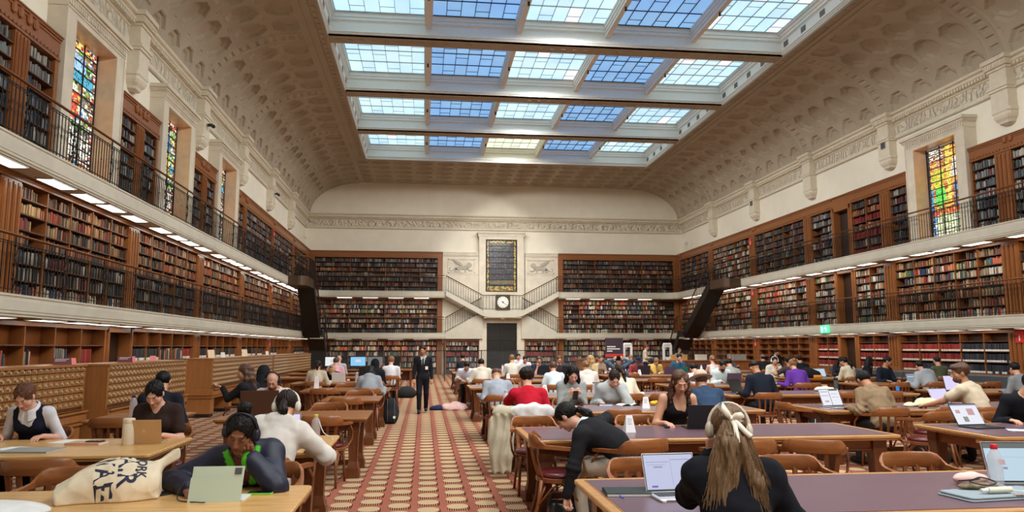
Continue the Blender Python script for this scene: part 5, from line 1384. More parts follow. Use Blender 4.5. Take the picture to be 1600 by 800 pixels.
def flask(x, y, z, label, m, h=.20, r=.04, capm=None):
    t = thing('flask', label, 'bottle', (x, y, z)); mb = MB(); mb.lathe([(r * .95, 0), (r, .006), (r, h * .78), (r * .96, h * .80)], n=18); mb.build('body', m, t, smooth=True, sharp=50)
    mb = MB(); mb.lathe([(r * .97, h * .80), (r, h * .81), (r, h * .97), (r * .92, h)], n=18); mb.build('lid', capm or m, t, smooth=True, sharp=50); return t
def phone(x, y, z, rz, label, m, sc=None):
    t = thing('phone', label, 'phone', (x, y, z), rz); mb = MB(); mb.rbox(-.038, .038, -.075, .075, 0, .010, .01, 3, e=.002); mb.build('case', m, t); mb = MB(); mb.rbox(-.034, .034, -.071, .071, .010, .0108, .008, 3); mb.build('screen', sc or mat('phone_glass', (.01, .01, .012), .1), t); return t
def cable(pts, label, m=None, r=.0025, name='cable'):
    P = [Vector(p) for p in pts]; out = []
    for i in range(len(P) - 1):
        p0, p1, p2, p3 = P[max(i - 1, 0)], P[i], P[i + 1], P[min(i + 2, len(P) - 1)]
        for k in range(6):
            t = k / 6; out.append(.5 * ((2 * p1) + (p2 - p0) * t + (2 * p0 - 5 * p1 + 4 * p2 - p3) * t * t + (3 * p1 - p0 - 3 * p2 + p3) * t ** 3))
    out.append(P[-1]); o0 = out[0].copy(); mb = MB(); mb.tube([p - o0 for p in out], r, 6); o = mb.build(name, m or M_WHITE, smooth=True); o.location = o0; return tag(o, label, 'cable')
TZ = .7475; TW = .745
M_PRESS = mat('cloth_canvas', srgb(216, 200, 172), .9, bump=.3, bscale=300)
# ---------------------------------------------------------------- people
M_SKIN = colmat('skin', .55, sheen=0.0, spec=.35)
M_SKIN.node_tree.nodes['Principled BSDF'].inputs['Subsurface Weight'].default_value = 0.0
def V3(*a): return np.array(a, float)
def nrm_(v): v = np.array(v, float); return v / max(np.linalg.norm(v), 1e-9)
def rot_(ax, a):
    c, s = cos(a), sin(a)
    return {'x': np.array([[1, 0, 0], [0, c, -s], [0, s, c]]), 'y': np.array([[c, 0, s], [0, 1, 0], [-s, 0, c]]), 'z': np.array([[c, -s, 0], [s, c, 0], [0, 0, 1]])}[ax]
def x_at(px, y, z):
    k = (px - 800) / FPX; A_ = (_R.x - k * _F.x); B_2 = y * (_R.y - k * _F.y) + (z - CAM_H) * (0 - k * _F.z); return -B_2 / A_
def cloth_mat(c, kind='knit'):
    key = 'cloth_%s_%02x%02x%02x' % (kind, *[int(255 * min(1, q)) for q in c])
    return mat(key, c, .9, var=.10, vscale=9, bump=.10 if kind != 'nylon' else .03, bscale=220 if kind == 'knit' else 500, spec=.2 if kind != 'nylon' else .4)
HAIRC = {'black': srgb(17, 14, 14), 'dark': srgb(36, 26, 22), 'brown': srgb(84, 56, 40), 'light': srgb(134, 100, 66), 'blonde': srgb(176, 142, 96), 'grey': srgb(110, 106, 100), 'auburn': srgb(98, 62, 44), 'purple': srgb(84, 56, 62), 'ash': srgb(108, 84, 60)}
SKINC = {'fair': srgb(214, 164, 142), 'light': srgb(206, 156, 128), 'tan': srgb(176, 124, 92), 'brown': srgb(132, 86, 62), 'deep': srgb(92, 58, 44), 'pale': srgb(226, 184, 164)}
def head_field(P, near, beard=False):
    d = elp(P, (0, -.015, .030), (.075, .094, .086)); d = smin(d, elp(P, (0, .020, -.035), (.060, .070, .074)), .03); d = smin(d, elp(P, (0, .062, -.093), (.024, .02, .018)), .02)
    for s in (-1, 1):
        d = smin(d, elp(P, (s * .036, .052, -.028), (.024, .022, .026)), .02); d = smin(d, elp(P, (s * .078, -.008, -.002), (.009, .020, .030)), .006)
    d = smin(d, cap(P, (-.03, .080, .024), (.03, .080, .024), .010, .010), .015)
    if near < .009:
        for s in (-1, 1):
            d = smax(d, -elp(P, (s * .031, .102, .008), (.019, .016, .011)), .008); d = np.minimum(d, elp(P, (s * .031, .0755, .006), (.0145, .0145, .0115)))
    d = smin(d, cap(P, (0, .084, .016), (0, .108, -.028), .0065, .0115), .010)
    if near < .009:
        for s in (-1, 1): d = smin(d, elp(P, (s * .011, .098, -.032), (.008, .010, .008)), .005)
        d = smin(d, cap(P, (-.017, .083, -.0615), (.017, .083, -.0615), .0055, .0055), .004); d = smin(d, cap(P, (-.014, .082, -.0725), (.014, .082, -.0725), .0065, .0065), .004)
        d = smax(d, -cap(P, (-.021, .0925, -.0670), (.021, .0925, -.0670), .0022, .0022), .003)
    return d
def head_col(skin, hair, open_=False, brow=True, lip=None):
    def f(P):
        C = np.tile(np.array(skin), (len(P), 1)); x, y, z = np.abs(P[:, 0]), P[:, 1], P[:, 2]
        lipc = np.array(lip or (skin[0] * .80, skin[1] * .50, skin[2] * .50)); blush = np.array((skin[0] * 1.02, skin[1] * .82, skin[2] * .80))
        m = (np.hypot((x - .038) / .022, (z + .025) / .02) < 1) & (y > .03); C[m] = .5 * C[m] + .5 * blush
        m = (x < .021) & (z < -.0565) & (z > -.079) & (y > .072) & (np.abs(z + .067) < .0125 - .25 * x); C[m] = lipc
        if brow:
            m = (x > .013) & (x < .047) & (np.abs(z - (.026 + .10 * (x - .013) - 2.6 * (x - .028) ** 2)) < .0042) & (y > .055); C[m] = np.array(hair) * .9 + np.array(skin) * .1
        e = (x - .031) / .0150
        if open_:
            m = (np.hypot(e, (z - .006) / .0062) < 1) & (y > .070); C[m] = (.62, .58, .55); m = (np.hypot((x - .031) / .0062, (z - .006) / .0062) < 1) & (y > .072); C[m] = (.05, .03, .02)
            m = (np.abs(e) < 1.05) & (np.abs(z - (.0125 - .0035 * e ** 2)) < .0018) & (y > .068); C[m] = (.03, .02, .02)
        else:
            m = (np.abs(e) < 1.0) & (np.abs(z - (-.0005 + .003 * e ** 2)) < .0020) & (y > .068); C[m] = (.05, .03, .03)
            m = (np.hypot(e, (z - .008) / .008) < 1) & (y > .07) & (z > .002); C[m] = C[m] * .86
        return C
    return f
def hair_field(style, near, curly=0.0, L=.30):
    def f(P):
        base = elp(P, (0, -.020, .036), (.0855, .105, .0955)); g = 0
        if near < .012:
            ang = np.arctan2(P[:, 0], P[:, 1] + .02); g = .0030 * np.sin(ang * 40 + 2.5 * np.sin(P[:, 2] * 24)) + .0020 * np.sin(ang * 83 + P[:, 2] * 34) - .007 * np.exp(-(P[:, 0] / .005) ** 2) * (P[:, 2] > .06) * (style not in ('short', 'fade', 'curly', 'bun', 'topbun', 'halfup'))
        if curly: g = g + curly * wob(P, 95, 3)
        face = elp(P, (0, .120, -.020), (.074, .084, .108))
        d = smax(base, -face, .012)
        if style in ('short', 'curly', 'fade'):
            zc = -.045 if style != 'fade' else -.02
            d = smax(d, (zc - P[:, 2]) - .25 * np.clip(-P[:, 1] - .02, 0, 1), .015)
            if style == 'fade': d = smax(d, elp(P, (0, -.03, .06), (.084, .105, .082)), .01)
            for s in (-1, 1): d = smax(d, -elp(P, (s * .085, .0, -.01), (.022, .030, .040)), .008)
            if style == 'curly': d = smin(d, elp(P, (0, .02, .085), (.075, .085, .045)), .02); d = smin(d, elp(P, (0, -.05, .06), (.098, .085, .085)), .02)
        elif style in ('long', 'longwave'):
            for s in (-1, 1):
                d = smin(d, cap(P, (s * .078, -.030, .02), (s * .094, -.010, -.12), .022, .026), .03); d = smin(d, cap(P, (s * .094, -.010, -.10), (s * .10, .040, -L), .028, .014), .03)
            d = smin(d, cap(P, (0, -.075, .02), (0, -.085, -.10), .075, .075), .03); d = smin(d, cap(P, (-.03, -.085, -.10), (-.02, -.10, -L - .04), .07, .045), .03); d = smin(d, cap(P, (.03, -.085, -.10), (.03, -.10, -L - .02), .07, .045), .03)
            d = smax(d, -elp(P, (0, .105, -.050), (.070, .092, .125)), .015)
            if style == 'longwave': g = g + .006 * np.sin(P[:, 2] * 60 + P[:, 0] * 40) 
        elif style in ('pony', 'lowpony'):
            z0 = .03 if style == 'pony' else -.03
            d = smax(d, -.055 - P[:, 2], .02); d = smin(d, elp(P, (0, -.125, z0), (.022, .025, .022)), .012)
            d = smin(d, cap(P, (0, -.135, z0), (.01, -.165, z0 - .08), .026, .036), .012); d = smin(d, cap(P, (.01, -.165, z0 - .08), (.02, -.135, z0 - L), .036, .014), .02)
        elif style == 'halfup':
            d = smin(d, elp(P, (0, -.122, .028), (.026, .026, .026)), .015)
            d = smin(d, cap(P, (0, -.115, .02), (-.01, -.150, -.10), .040, .062), .03); d = smin(d, cap(P, (-.01, -.150, -.10), (-.04, -.150, -.40), .062, .050), .03)
            d = smin(d, cap(P, (.03, -.135, -.08), (.10, -.140, -.26), .050, .050), .03); d = smin(d, cap(P, (.10, -.140, -.26), (.14, -.11, -.36), .048, .018), .03); d = smin(d, cap(P, (-.03, -.15, -.15), (-.07, -.14, -.38), .045, .03), .03)
            g = g + .0025 * np.sin(P[:, 0] * 330 + 6 * np.sin(P[:, 2] * 14)) * (P[:, 2] < .02) + .006 * np.sin(P[:, 0] * 70 + P[:, 2] * 22) * (P[:, 2] < -.05)
        elif style in ('bun', 'lowbun', 'topbun'):
            d = smax(d, -.055 - P[:, 2], .02); c = {'bun': (0, -.115, .075), 'lowbun': (0, -.125, .0), 'topbun': (.0, -.06, .145)}[style]
            d = smin(d, elp(P, c, (.045, .042, .040)), .010); g = g + .0035 * wob(P, 110, 5)
        return d - g
    return f
def hand_soup(soup, W, Rm, side, pose, skin, vox, nails=False):
    """W wrist, Rm columns: x towards the thumb, y along the fingers, z out of the back of the hand"""
    c = {'flat': (.10, .12, .10), 'type': (.35, .55, .35), 'relax': (.35, .45, .3), 'fist': (1.25, 1.45, .9), 'grip': (.75, .95, .6), 'point': (.5, .7, .4)}[pose]
    prim = [('e', (0, .045, 0), (.038, .050, .0145)), ('c', (.018, .015, 0), (.026, .078, 0), .013, .012), ('c', (-.016, .015, 0), (-.026, .072, 0), .013, .011), ('c', (0, -.03, 0), (0, .02, 0), .021, .020)]
    tips = []
    for i, (x, L) in enumerate(((.028, .070), (.010, .077), (-.009, .071), (-.027, .056))):
        p = V3(x, .082 - abs(i - 1.2) * .004, 0); a = 0; sp = x * 1.2
        for q, (f, r0, r1) in enumerate(((.45, .0092, .0086), (.30, .0086, .0080), (.25, .0080, .0066))):
            a += c[q] * (1 + .08 * i); n = p + L * f * V3(sin(sp) * .6 * cos(a), cos(a), -sin(a)); prim.append(('c', tuple(p), tuple(n), r0, r1)); p = n
        tips.append(p)
    tc = .35 if pose in ('flat', 'type', 'relax') else 1.0
    prim += [('c', (.022, .012, -.004), (.046, .038, -.012), .015, .0115), ('c', (.046, .038, -.012), (.056 - .022 * tc, .066, -.020 - .014 * tc), .0112, .0098), ('c', (.056 - .022 * tc, .066, -.020 - .014 * tc), (.056 - .038 * tc, .088 - .01 * tc, -.026 - .018 * tc), .0096, .0075)]
    def F(P):
        d = None
        for k, q in enumerate(prim):
            e = elp(P, q[1], q[2]) if q[0] == 'e' else cap(P, q[1], q[2], q[3], q[4]); d = e if d is None else smin(d, e, .010 if k < 4 else .0035)
        return d
    V, Fc = net(F, (-.055, -.055, -.09), (.08, .175, .03), vox)
    M = Rm.copy()
    if side < 0: M = M.copy()
    det = np.linalg.det(M)
    if det < 0: Fc = Fc[:, ::-1]
    soup.add(V @ M.T + W, Fc, skin)
def ik(S, W, a, b, pole):
    S, W = np.array(S), np.array(W); d = W - S; L = np.linalg.norm(d)
    if L > (a + b) * .985: W = S + d / L * (a + b) * .985; d = W - S; L = np.linalg.norm(d)
    x = (a * a - b * b + L * L) / (2 * L); h = sqrt(max(0, a * a - x * x)); u = d / L; p = np.array(pole, float); p = p - u * (p @ u)
    return S + u * x + nrm_(p) * h, W
def person(label, x, y, rz, d, group=None):
    g = d.get; sc = g('scale', 1.0); root = thing('person', label, 'person', (x, y, 0), rz, group); root.scale = (sc, sc, sc)
    dist = hypot(x, y); vb = min(.032, max(.013, dist * .0015)); vh = min(.014, max(.0042, dist * .00072)); vd = min(.0085, max(.0040, dist * .00055))
    if g('hero'): vb = .011; vh = .0034; vd = .0034
    fem = g('fem', True); stand = g('stand'); skin = SKINC[g('skin', 'light')]; hc = HAIRC[g('hair', 'dark')]
    hipz = .93 if stand else .555; H = V3(0, 0 if stand else -.02, hipz)
    lean = radians(g('lean', 22)); side = radians(g('side', 0)); tw = radians(g('twist', 0))
    Rb = rot_('z', tw) @ rot_('y', side) @ rot_('x', -lean); Rh = rot_('z', tw * .4) @ rot_('y', side * .5) @ rot_('x', -lean * .55)
    fw = lambda R, v: R @ np.array(v, float)
    Wst = H + fw(Rh, (0, 0, .19)); Ch = Wst + fw(Rb, (0, .0, .17)); N = Wst + fw(Rb, (0, -.005, .325)); sw = .156 if fem else .174
    sh = [N + fw(Rb, (s * sw, 0, -.055)) for s in (-1, 1)]
    Rhead = rot_('z', radians(g('hyaw', 0)) + tw) @ rot_('y', radians(g('hroll', 0))) @ rot_('x', -radians(g('hpitch', 35)))
    nd = nrm_(fw(Rb, (0, 0, 1)) + fw(Rhead, (0, .25, .9))); HC = N + nd * .085 + Rhead @ V3(0, .035, .085)
    if g('head_at') is not None: HC = np.array(g('head_at'), float)
    # arms
    arms = g('arms') or [(-.15, .38, .80, 'type'), (.15, .38, .80, 'type')]
    if stand and not g('arms'): arms = [(-.25, .06, .80, 'relax'), (.25, .06, .80, 'relax')]
    A = []
    for i, s in enumerate((-1, 1)):
        a = arms[i]; tgt = V3(*a[:3])
        if not stand and .76 <= a[2] <= .83: tgt[2] = .782 / sc
        if a[0] == 'x': pass
        if len(a) > 7 and a[7]: tgt = HC + Rhead @ V3(s * .075, .060, -.125)
        pole = a[4] if len(a) > 4 and a[4] is not None else (s * .38, -.25, -1); E_, W_ = ik(sh[i], tgt, .285, .255, pole); A.append((sh[i], E_, W_, a[3], a[5] if len(a) > 5 else None, a[6] if len(a) > 6 else None))
    # legs
    legs = []
    for s in (-1, 1):
        if stand:
            st = g('stride', 0) * s; K = V3(s * .09, .05 + .16 * st, .50); An = V3(s * .09, -.02 + .26 * st - (.06 if st < 0 else 0), .09 + (.03 if st < 0 else 0)); Hp = H + V3(s * .085, 0, -.02)
        else: K = V3(s * g('knees', .115), .42, .50); An = V3(s * .12, g('feet', .36), .10); Hp = H + V3(s * .085, .02, -.02)
        legs.append((Hp, K, An))
    lo = V3(-.55, -.5, -.02); hi = V3(.55, .85, 1.75 if stand else 1.35)
    pts = [H, N, HC] + [q for a in A for q in a[:3]] + [q for l in legs for q in l]; lo = np.min(pts, 0) - V3(.20, .20, .14); hi = np.max(pts, 0) + V3(.20, .24, .20)
    def torso(P, e=0.0):
        f = .92 if fem else 1.0
        dd = elp(P, H, V3(.160 * (1.03 if fem else .98), .118, .12) + e, Rh); dd = smin(dd, elp(P, Wst, V3(.132 * f, .098, .14) + e * 1.7, Rh), .06); dd = smin(dd, elp(P, Ch, V3(.158 * f, .112, .155) + e, Rb), .06)
        if fem:
            for s in (-1, 1): dd = smin(dd, elp(P, Ch + fw(Rb, (s * .065, .085, -.0)), V3(.058, .045, .055) + e, Rb), .04)
        dd = smin(dd, cap(P, sh[0], sh[1], .050 + e, .050 + e), .05); dd = smin(dd, cap(P, N - fw(Rb, (0, 0, .03)), (sh[0] + sh[1]) / 2, .075 + e, .06 + e), .06)
        return dd
    def limbs(P, dd, e, frac=1.0, flare=0):
        if frac <= 0: return dd
        for S_, E_, W_, *_ in A:
            if frac < .5: dd = smin(dd, cap(P, S_, S_ + (E_ - S_) * frac * 1.5, .052 + e, .050 + e), .03); continue
            dd = smin(dd, cap(P, S_, E_, .050 + e, .042 + e), .03 + e * 1.3)
            if frac > .5: t = (frac - .5) * 2; dd = smin(dd, cap(P, E_, E_ + (W_ - E_) * t, .040 + e + flare, .027 + e + flare), .02)
        return dd
    s = Soup()
    def body(P):
        dd = limbs(P, torso(P), 0); dd = smin(dd, cap(P, N - fw(Rb, (0, 0, .04)), HC + Rhead @ V3(0, -.02, -.05), .056 if fem else .064, .050 if fem else .058), .03)
        for Hp, K, An in legs: dd = smin(dd, cap(P, Hp, K, .078, .055), .04); dd = smin(dd, cap(P, K, An, .052, .036), .02)
        return dd
    V, F = net(body, lo, hi, max(vb, .016)); s.add(V, F, skin)
    hf = lambda P: smin(head_field(P, vh), cap(P, (0, -.022, -.05), (0, -.035, -.13), .050 if fem else .057, .052 if fem else .06), .025)
    V, F = net(hf, (-.105, -.13, -.15), (.105, .13, .135), vh); Cc = head_col(skin, hc, g('open', False), vh < .012, g('lip'))(V); C = Cc; s.add(V @ Rhead.T + HC, F, lambda q: C)
    for i, (S_, E_, W_, hp, hd, hn) in enumerate(A):
        sd = -1 if i == 0 else 1; yv = nrm_(hd) if hd is not None else nrm_(nrm_(W_ - E_) * .6 + V3(-sd * .15, .6, -.15)); up = np.array(hn, float) if hn is not None else V3(0, 0, 1)
        xv = nrm_(np.cross(yv, up)) * (-sd) ; zv = nrm_(up - yv * (up @ yv)); Rm = np.stack([-xv * 1.0 if False else xv, yv, zv], 1)
        hand_soup(s, W_, Rm, sd, hp, skin, vd)
    bd = s.build('body', M_SKIN, root)
    # trousers and shoes
    bc = g('bottom', (.03, .03, .035))
    def trousers(P):
        dd = elp(P, H + V3(0, 0, -.01), (.172, .130, .115), Rh)
        for Hp, K, An in legs: dd = smin(dd, cap(P, Hp, K, .092, .070), .04); dd = smin(dd, cap(P, K, An, .068, .056), .03)
        dd = dd - .004 * wob(P, 30, 2); return np.maximum(dd, .085 - P[:, 2])
    so = Soup(); V, F = net(trousers, (lo[0], lo[1], 0), (hi[0], hi[1], H[2] + .14), max(vb, .018)); so.add(V, F, bc); so.build('trousers', cloth_mat(bc), root, False)
    for Hp, K, An in legs:
        so = Soup(); yv = V3(0, 1, 0); f = lambda P: smax(smin(elp(P, An + V3(0, .09, -.045), (.045, .125, .045)), cap(P, An + V3(0, 0, .02), An + V3(0, .0, -.03), .048, .046), .03), (An[2] - .095) - P[:, 2], .008)
        V, F = net(f, An + V3(-.08, -.09, -.12), An + V3(.08, .25, .10), max(.011, vb * .7)); so.add(V, F, (.02, .02, .02)); so.build('shoe', cloth_mat(g('shoe', (.02, .02, .022)), 'nylon'), root, False)
    # upper garment
    top = g('top', ('long', (.3, .3, .32))); tk, tc = top[0], top[1]; e = {'tank': .006, 'tee': .020, 'long': .017, 'hoodie': .028, 'jacket': .028, 'shirt': .017, 'suit': .013, 'vest': .012}[tk]; fr = {'tank': 0, 'tee': .42, 'vest': 0}.get(tk, .96); fr = g('sleeve', fr)
    neck_r = {'tank': .085, 'tee': .070, 'long': .064, 'hoodie': .070, 'jacket': .072, 'shirt': .066, 'suit': .070, 'vest': .085}[tk]
    fold = g('fold', 1.0)
    def topf(P, e=e, fr=fr):
        dd = torso(P, e)
        if fr > 0: dd = limbs(P, dd, e * .95, fr, .006 if tk in ('hoodie', 'jacket', 'tee') else 0)
        if tk in ('hoodie',):
            dd = smin(dd, elp(P, N + fw(Rb, (0, -.070, -.015)), V3(.115, .060, .075), Rb), .035); dd = smax(dd, -elp(P, N + fw(Rb, (0, -.035, .055)), V3(.075, .055, .06), Rb), .02)
        if tk == 'jacket' or tk == 'shirt' or tk == 'suit': dd = smin(dd, cap(P, N + fw(Rb, (-.03, -.02, -.01)), N + fw(Rb, (.03, -.02, -.01)), .064, .064), .02)
        if tk in ('tank', 'vest'):
            for q, sx in enumerate((-1, 1)): dd = smax(dd, -elp(P, sh[q] + fw(Rb, (sx * .035, 0, -.01)), (.065, .09, .10), Rb), .01)
            dd = smax(dd, -elp(P, N + fw(Rb, (0, .09, -.03)), V3(.075, .09, .085 if tk == 'vest' else .10), Rb), .01)
        w = .0045 * fold * wob(P, 26, x) + (.0030 * fold * wob(P, 58, y) if vb < .02 else 0)
        for (S_, E_, W_, *_r) in A:                      # creases gathering at the elbows
            q = np.exp(-(np.linalg.norm(P - E_, axis=1) / .09) ** 2); w = w + .006 * fold * q * np.sin((P - E_) @ nrm_(W_ - S_) * 110)
        dd = dd - w
        hem = H[2] - (.04 if not stand else .06); q = (P - H) @ Rh
        dd = np.maximum(dd, (-.055 if not stand else -g('hem', .10)) - q[:, 2])
        dd = smax(dd, -cap(P, N + fw(Rb, (0, .012, -.02)), N + fw(Rb, (0, .03, .2)), neck_r, neck_r + .02), .008)
        if g('vneck'): dd = smax(dd, -cap(P, N + fw(Rb, (0, .10, .02)), N + fw(Rb, (0, .14, -g('vneck'))), .055, .012), .008)
        return dd
    lap = g('lapel')
    def tcol(Q):
        C = np.tile(np.array(tc, float), (len(Q), 1))
        if lap:
            q = (Q - N) @ Rb; dd = cap(Q, N + fw(Rb, (0, .10, .02)), N + fw(Rb, (0, .14, -g('vneck'))), .055, .012); C[((dd < .050) & (q[:, 1] > .0) & (q[:, 2] > -.14)) | ((q[:, 2] > -.005) & (np.hypot(q[:, 0], q[:, 1]) < .12) & (q[:, 1] > .02))] = lap
        return C
    so = Soup(); V, F = net(topf, lo, hi, vb); so.add(V, F, tcol)
    gname = {'tank': 'tank_top', 'tee': 'tshirt', 'long': 'jumper', 'hoodie': 'hoodie', 'jacket': 'jacket', 'shirt': 'shirt', 'suit': 'suit_jacket', 'vest': 'vest'}[tk]
    so.build(gname, colmat('two_tone_nylon', .5) if lap else cloth_mat(tc, 'knit' if tk in ('long', 'hoodie') else 'nylon' if tk == 'jacket' and g('nylon') else 'weave'), root, bool(lap))
    if g('under'):                                       # shirt or tee seen under the upper garment
        uk, uc, ufr = g('under'); so = Soup()
        def uf(P):
            dd = limbs(P, torso(P, e * .4), e * .5, ufr, .008) if ufr else torso(P, e * .4)
            dd = np.maximum(dd, -.03 - ((P - H) @ Rh)[:, 2]); return smax(dd - .002 * wob(P, 40, 1), -cap(P, N + fw(Rb, (0, .012, -.005)), N + fw(Rb, (0, .03, .2)), .058, .07), .008)
        V, F = net(uf, lo, hi, vb); so.add(V, F, uc); so.build('undershirt', cloth_mat(uc, 'weave'), root, False)
    if g('collar'):                                      # turned-down collar
        cc = g('collar'); so = Soup()
        def cf(P):
            q = (P - N) @ Rb; r = np.hypot(q[:, 0], (q[:, 1] - .0) * .92); zt = .045 - .30 * np.clip(q[:, 1], 0, 1); dd = np.abs(r - (.068 + (.045 - q[:, 2]) * .42)) - .005
            dd = np.maximum(dd, q[:, 2] - (.045 - .35 * np.clip(q[:, 1], 0, .2))); dd = np.maximum(dd, -.015 - .55 * np.clip(q[:, 1], 0, .12) - q[:, 2]); return np.maximum(dd, (q[:, 1] - .015) - 6 * np.abs(q[:, 0]))
        V, F = net(cf, N - .17, N + .17, max(.006, vb * .5)); so.add(V, F, cc)
        if so.V: so.build('collar', cloth_mat(cc, 'weave'), root, False)
    # hair
    hs = g('style', 'short'); Minv = Rhead
    if hs not in ('bald', 'hood', 'beanie'):
        so = Soup(); Lh = g('hlen', .30); V, F = net(hair_field(hs, vh, g('curl', 0.0), Lh), (-.19, -.28, -(Lh + .16)), (.20, .14, .21), max(vh, .0055)); so.add(V @ Rhead.T + HC, F, hc); M_H = mat('hair_' + g('hair', 'dark'), hc, .42, var=.35, vscale=60, stretch=(1, 1, .15), bump=.3, bscale=260, spec=.22)
        if so.V: so.build('hair', M_H, root, False)
    if g('beard'):
        so = Soup(); f = lambda P: smax(smax(elp(P, (0, .034, -.080), (.0585, .0605, .044)), -elp(P, (0, .09, -.028), (.046, .05, .026)), .008), -cap(P, (-.016, .10, -.067), (.016, .10, -.067), .010, .010), .004) - .002 * wob(P, 140, 2)
        V, F = net(f, (-.09, -.05, -.15), (.09, .13, .0), vh); so.add(V @ Rhead.T + HC, F, hc); so.build('beard', mat('hair_' + g('hair', 'dark'), hc, .5), root, False)
    if hs in ('hood', 'beanie') or g('hat'):
        so = Soup(); kc = g('hatc', tc)
        if hs == 'hood': f = lambda P: smax(smin(elp(P, (0, -.025, .02), (.105, .125, .125)), cap(P, (0, -.05, -.05), (0, -.04, -.16), .10, .12), .04), -elp(P, (0, .10, -.02), (.075, .11, .105)), .012) - .003 * wob(P, 40, 4)
        elif hs == 'beanie': f = lambda P: smax(elp(P, (0, -.02, .04), (.095, .112, .105)), .0 - P[:, 2] - .25 * P[:, 1], .01)
        elif g('hat') == 'cap': f = lambda P: smin(smax(elp(P, (0, -.02, .045), (.092, .110, .090)), .03 - P[:, 2], .01), elp(P, (0, .11, .040), (.07, .07, .010)), .01)
        else: f = lambda P: smin(smax(smax(elp(P, (0, -.018, .05), (.098, .115, .115)), .035 - P[:, 2], .006), P[:, 2] - .145 + .6 * np.abs(P[:, 0]) * 0, .012), elp(P, (0, -.018, .035), (.165, .185, .011)), .015)
        V, F = net(f, (-.18, -.22, -.2), (.18, .20, .2), max(vh, .007)); so.add(V @ Rhead.T + HC, F, kc); o = so.build({'hood': 'hood', 'beanie': 'beanie'}.get(hs, 'hat'), cloth_mat(kc), root, False)
        if g('hat') == 'brim':
            mb = MB(); mb.lathe([(.101, .045), (.102, .066), (.10, .068)], n=24, sy=1.16); mb.xform(Matrix.Translation((0, -.018, 0))); M4 = Matrix([list(Rhead[i]) + [HC[i]] for i in range(3)] + [[0, 0, 0, 1]]); mb.xform(M4); mb.build('hat_band', mat('hat_band', srgb(150, 100, 70), .7), o)
    M4 = Matrix([list(map(float, Rhead[i])) + [float(HC[i])] for i in range(3)] + [[0, 0, 0, 1]])
    if g('phones'):
        pc = g('phones'); pm = mat('headphones_%02x' % int(pc[0] * 255), pc, .4); ph = bpy.data.objects.new('headphones', None); COL.objects.link(ph); ph.parent = root
        mb = MB(); mb.tube([(.099 * sin(a), -.012, .012 + .122 * cos(a)) for a in [radians(-96 + 192 * k / 16) for k in range(17)]], .011, 8, flat=.55, up=(0, 1, 0)); mb.xform(M4); mb.build('headband', pm, ph, smooth=True)
        for sx in (-1, 1): mb = MB(); mb.ell((sx * .096, -.010, -.005), (.022, .036, .044), 16); mb.ell((sx * .082, -.010, -.005), (.014, .034, .040), 14); mb.xform(M4); mb.build('ear_cup', pm, ph, smooth=True)
    if g('glasses'):
        gm = mat('glasses_frame', (.02, .02, .02), .3); mb = MB()
        for sx in (-1, 1):
            mb.tube([(sx * .031 + .019 * cos(a), .098, .006 + .015 * sin(a)) for a in [2 * pi * k / 12 for k in range(13)]], .0016, 5, cap=False); mb.tube([(sx * .050, .097, .008), (sx * .078, .0, .008)], .0016, 4)
        mb.tube([(-.012, .100, .008), (.012, .100, .008)], .0016, 4); mb.xform(M4); mb.build('glasses', gm, root)
    root['_n'] = 0; del root['_n']
    return root, dict(HC=HC, Rh=Rhead, N=N, Rb=Rb, A=A, M4=M4, H=H, Ch=Ch, rz=rz, sc=sc, x=x, y=y)
def to_world(info, p):
    c, s = cos(info['rz']), sin(info['rz']); p = np.array(p) * info['sc']; return (info['x'] + c * p[0] - s * p[1], info['y'] + s * p[0] + c * p[1], p[2])
PEOPLE = []
def sit(label, px, edge, face, d, dx=0, seat=None, rz=None, chl=None, gap=.24, group=None, ch=True):
    """edge: the table edge the person sits at; face 'B' looks away from the camera, 'F' towards it"""
    edge = edge * KT; y = edge - gap if face == 'B' else edge + gap; hd = .22 * sin(radians(d.get('lean', 22))) + .10; yh = y + (hd if face == 'B' else -hd)
    x = x_at(px, yh, 1.2) + dx; r = (0 if face == 'B' else pi) if rz is None else rz
    p, inf = person(label, x, y, r, d, group); q = topx(to_world(inf, inf['HC'])); PEOPLE.append((label, px, q[0], q[1]))
    if ch: chair(x, y - .02 if face == 'B' else y + .02, r if d.get('chair_rz') is None else d['chair_rz'], chl or ('bentwood armchair under the person described as: ' + ' '.join(label.split()[:9])))
    return p, inf
def C_(r, g_, b): return srgb(r, g_, b)
WR = lambda w=.15, y=.38, z=.80, h='type': [(-w, y, z, h), (w, y, z, h)]
CHIN = [(-.10, .36, .80, 'relax'), (.05, .24, .98, 'fist', (.6, .3, -1), (-.1, -.1, 1), (0, -1, .2), 1)]
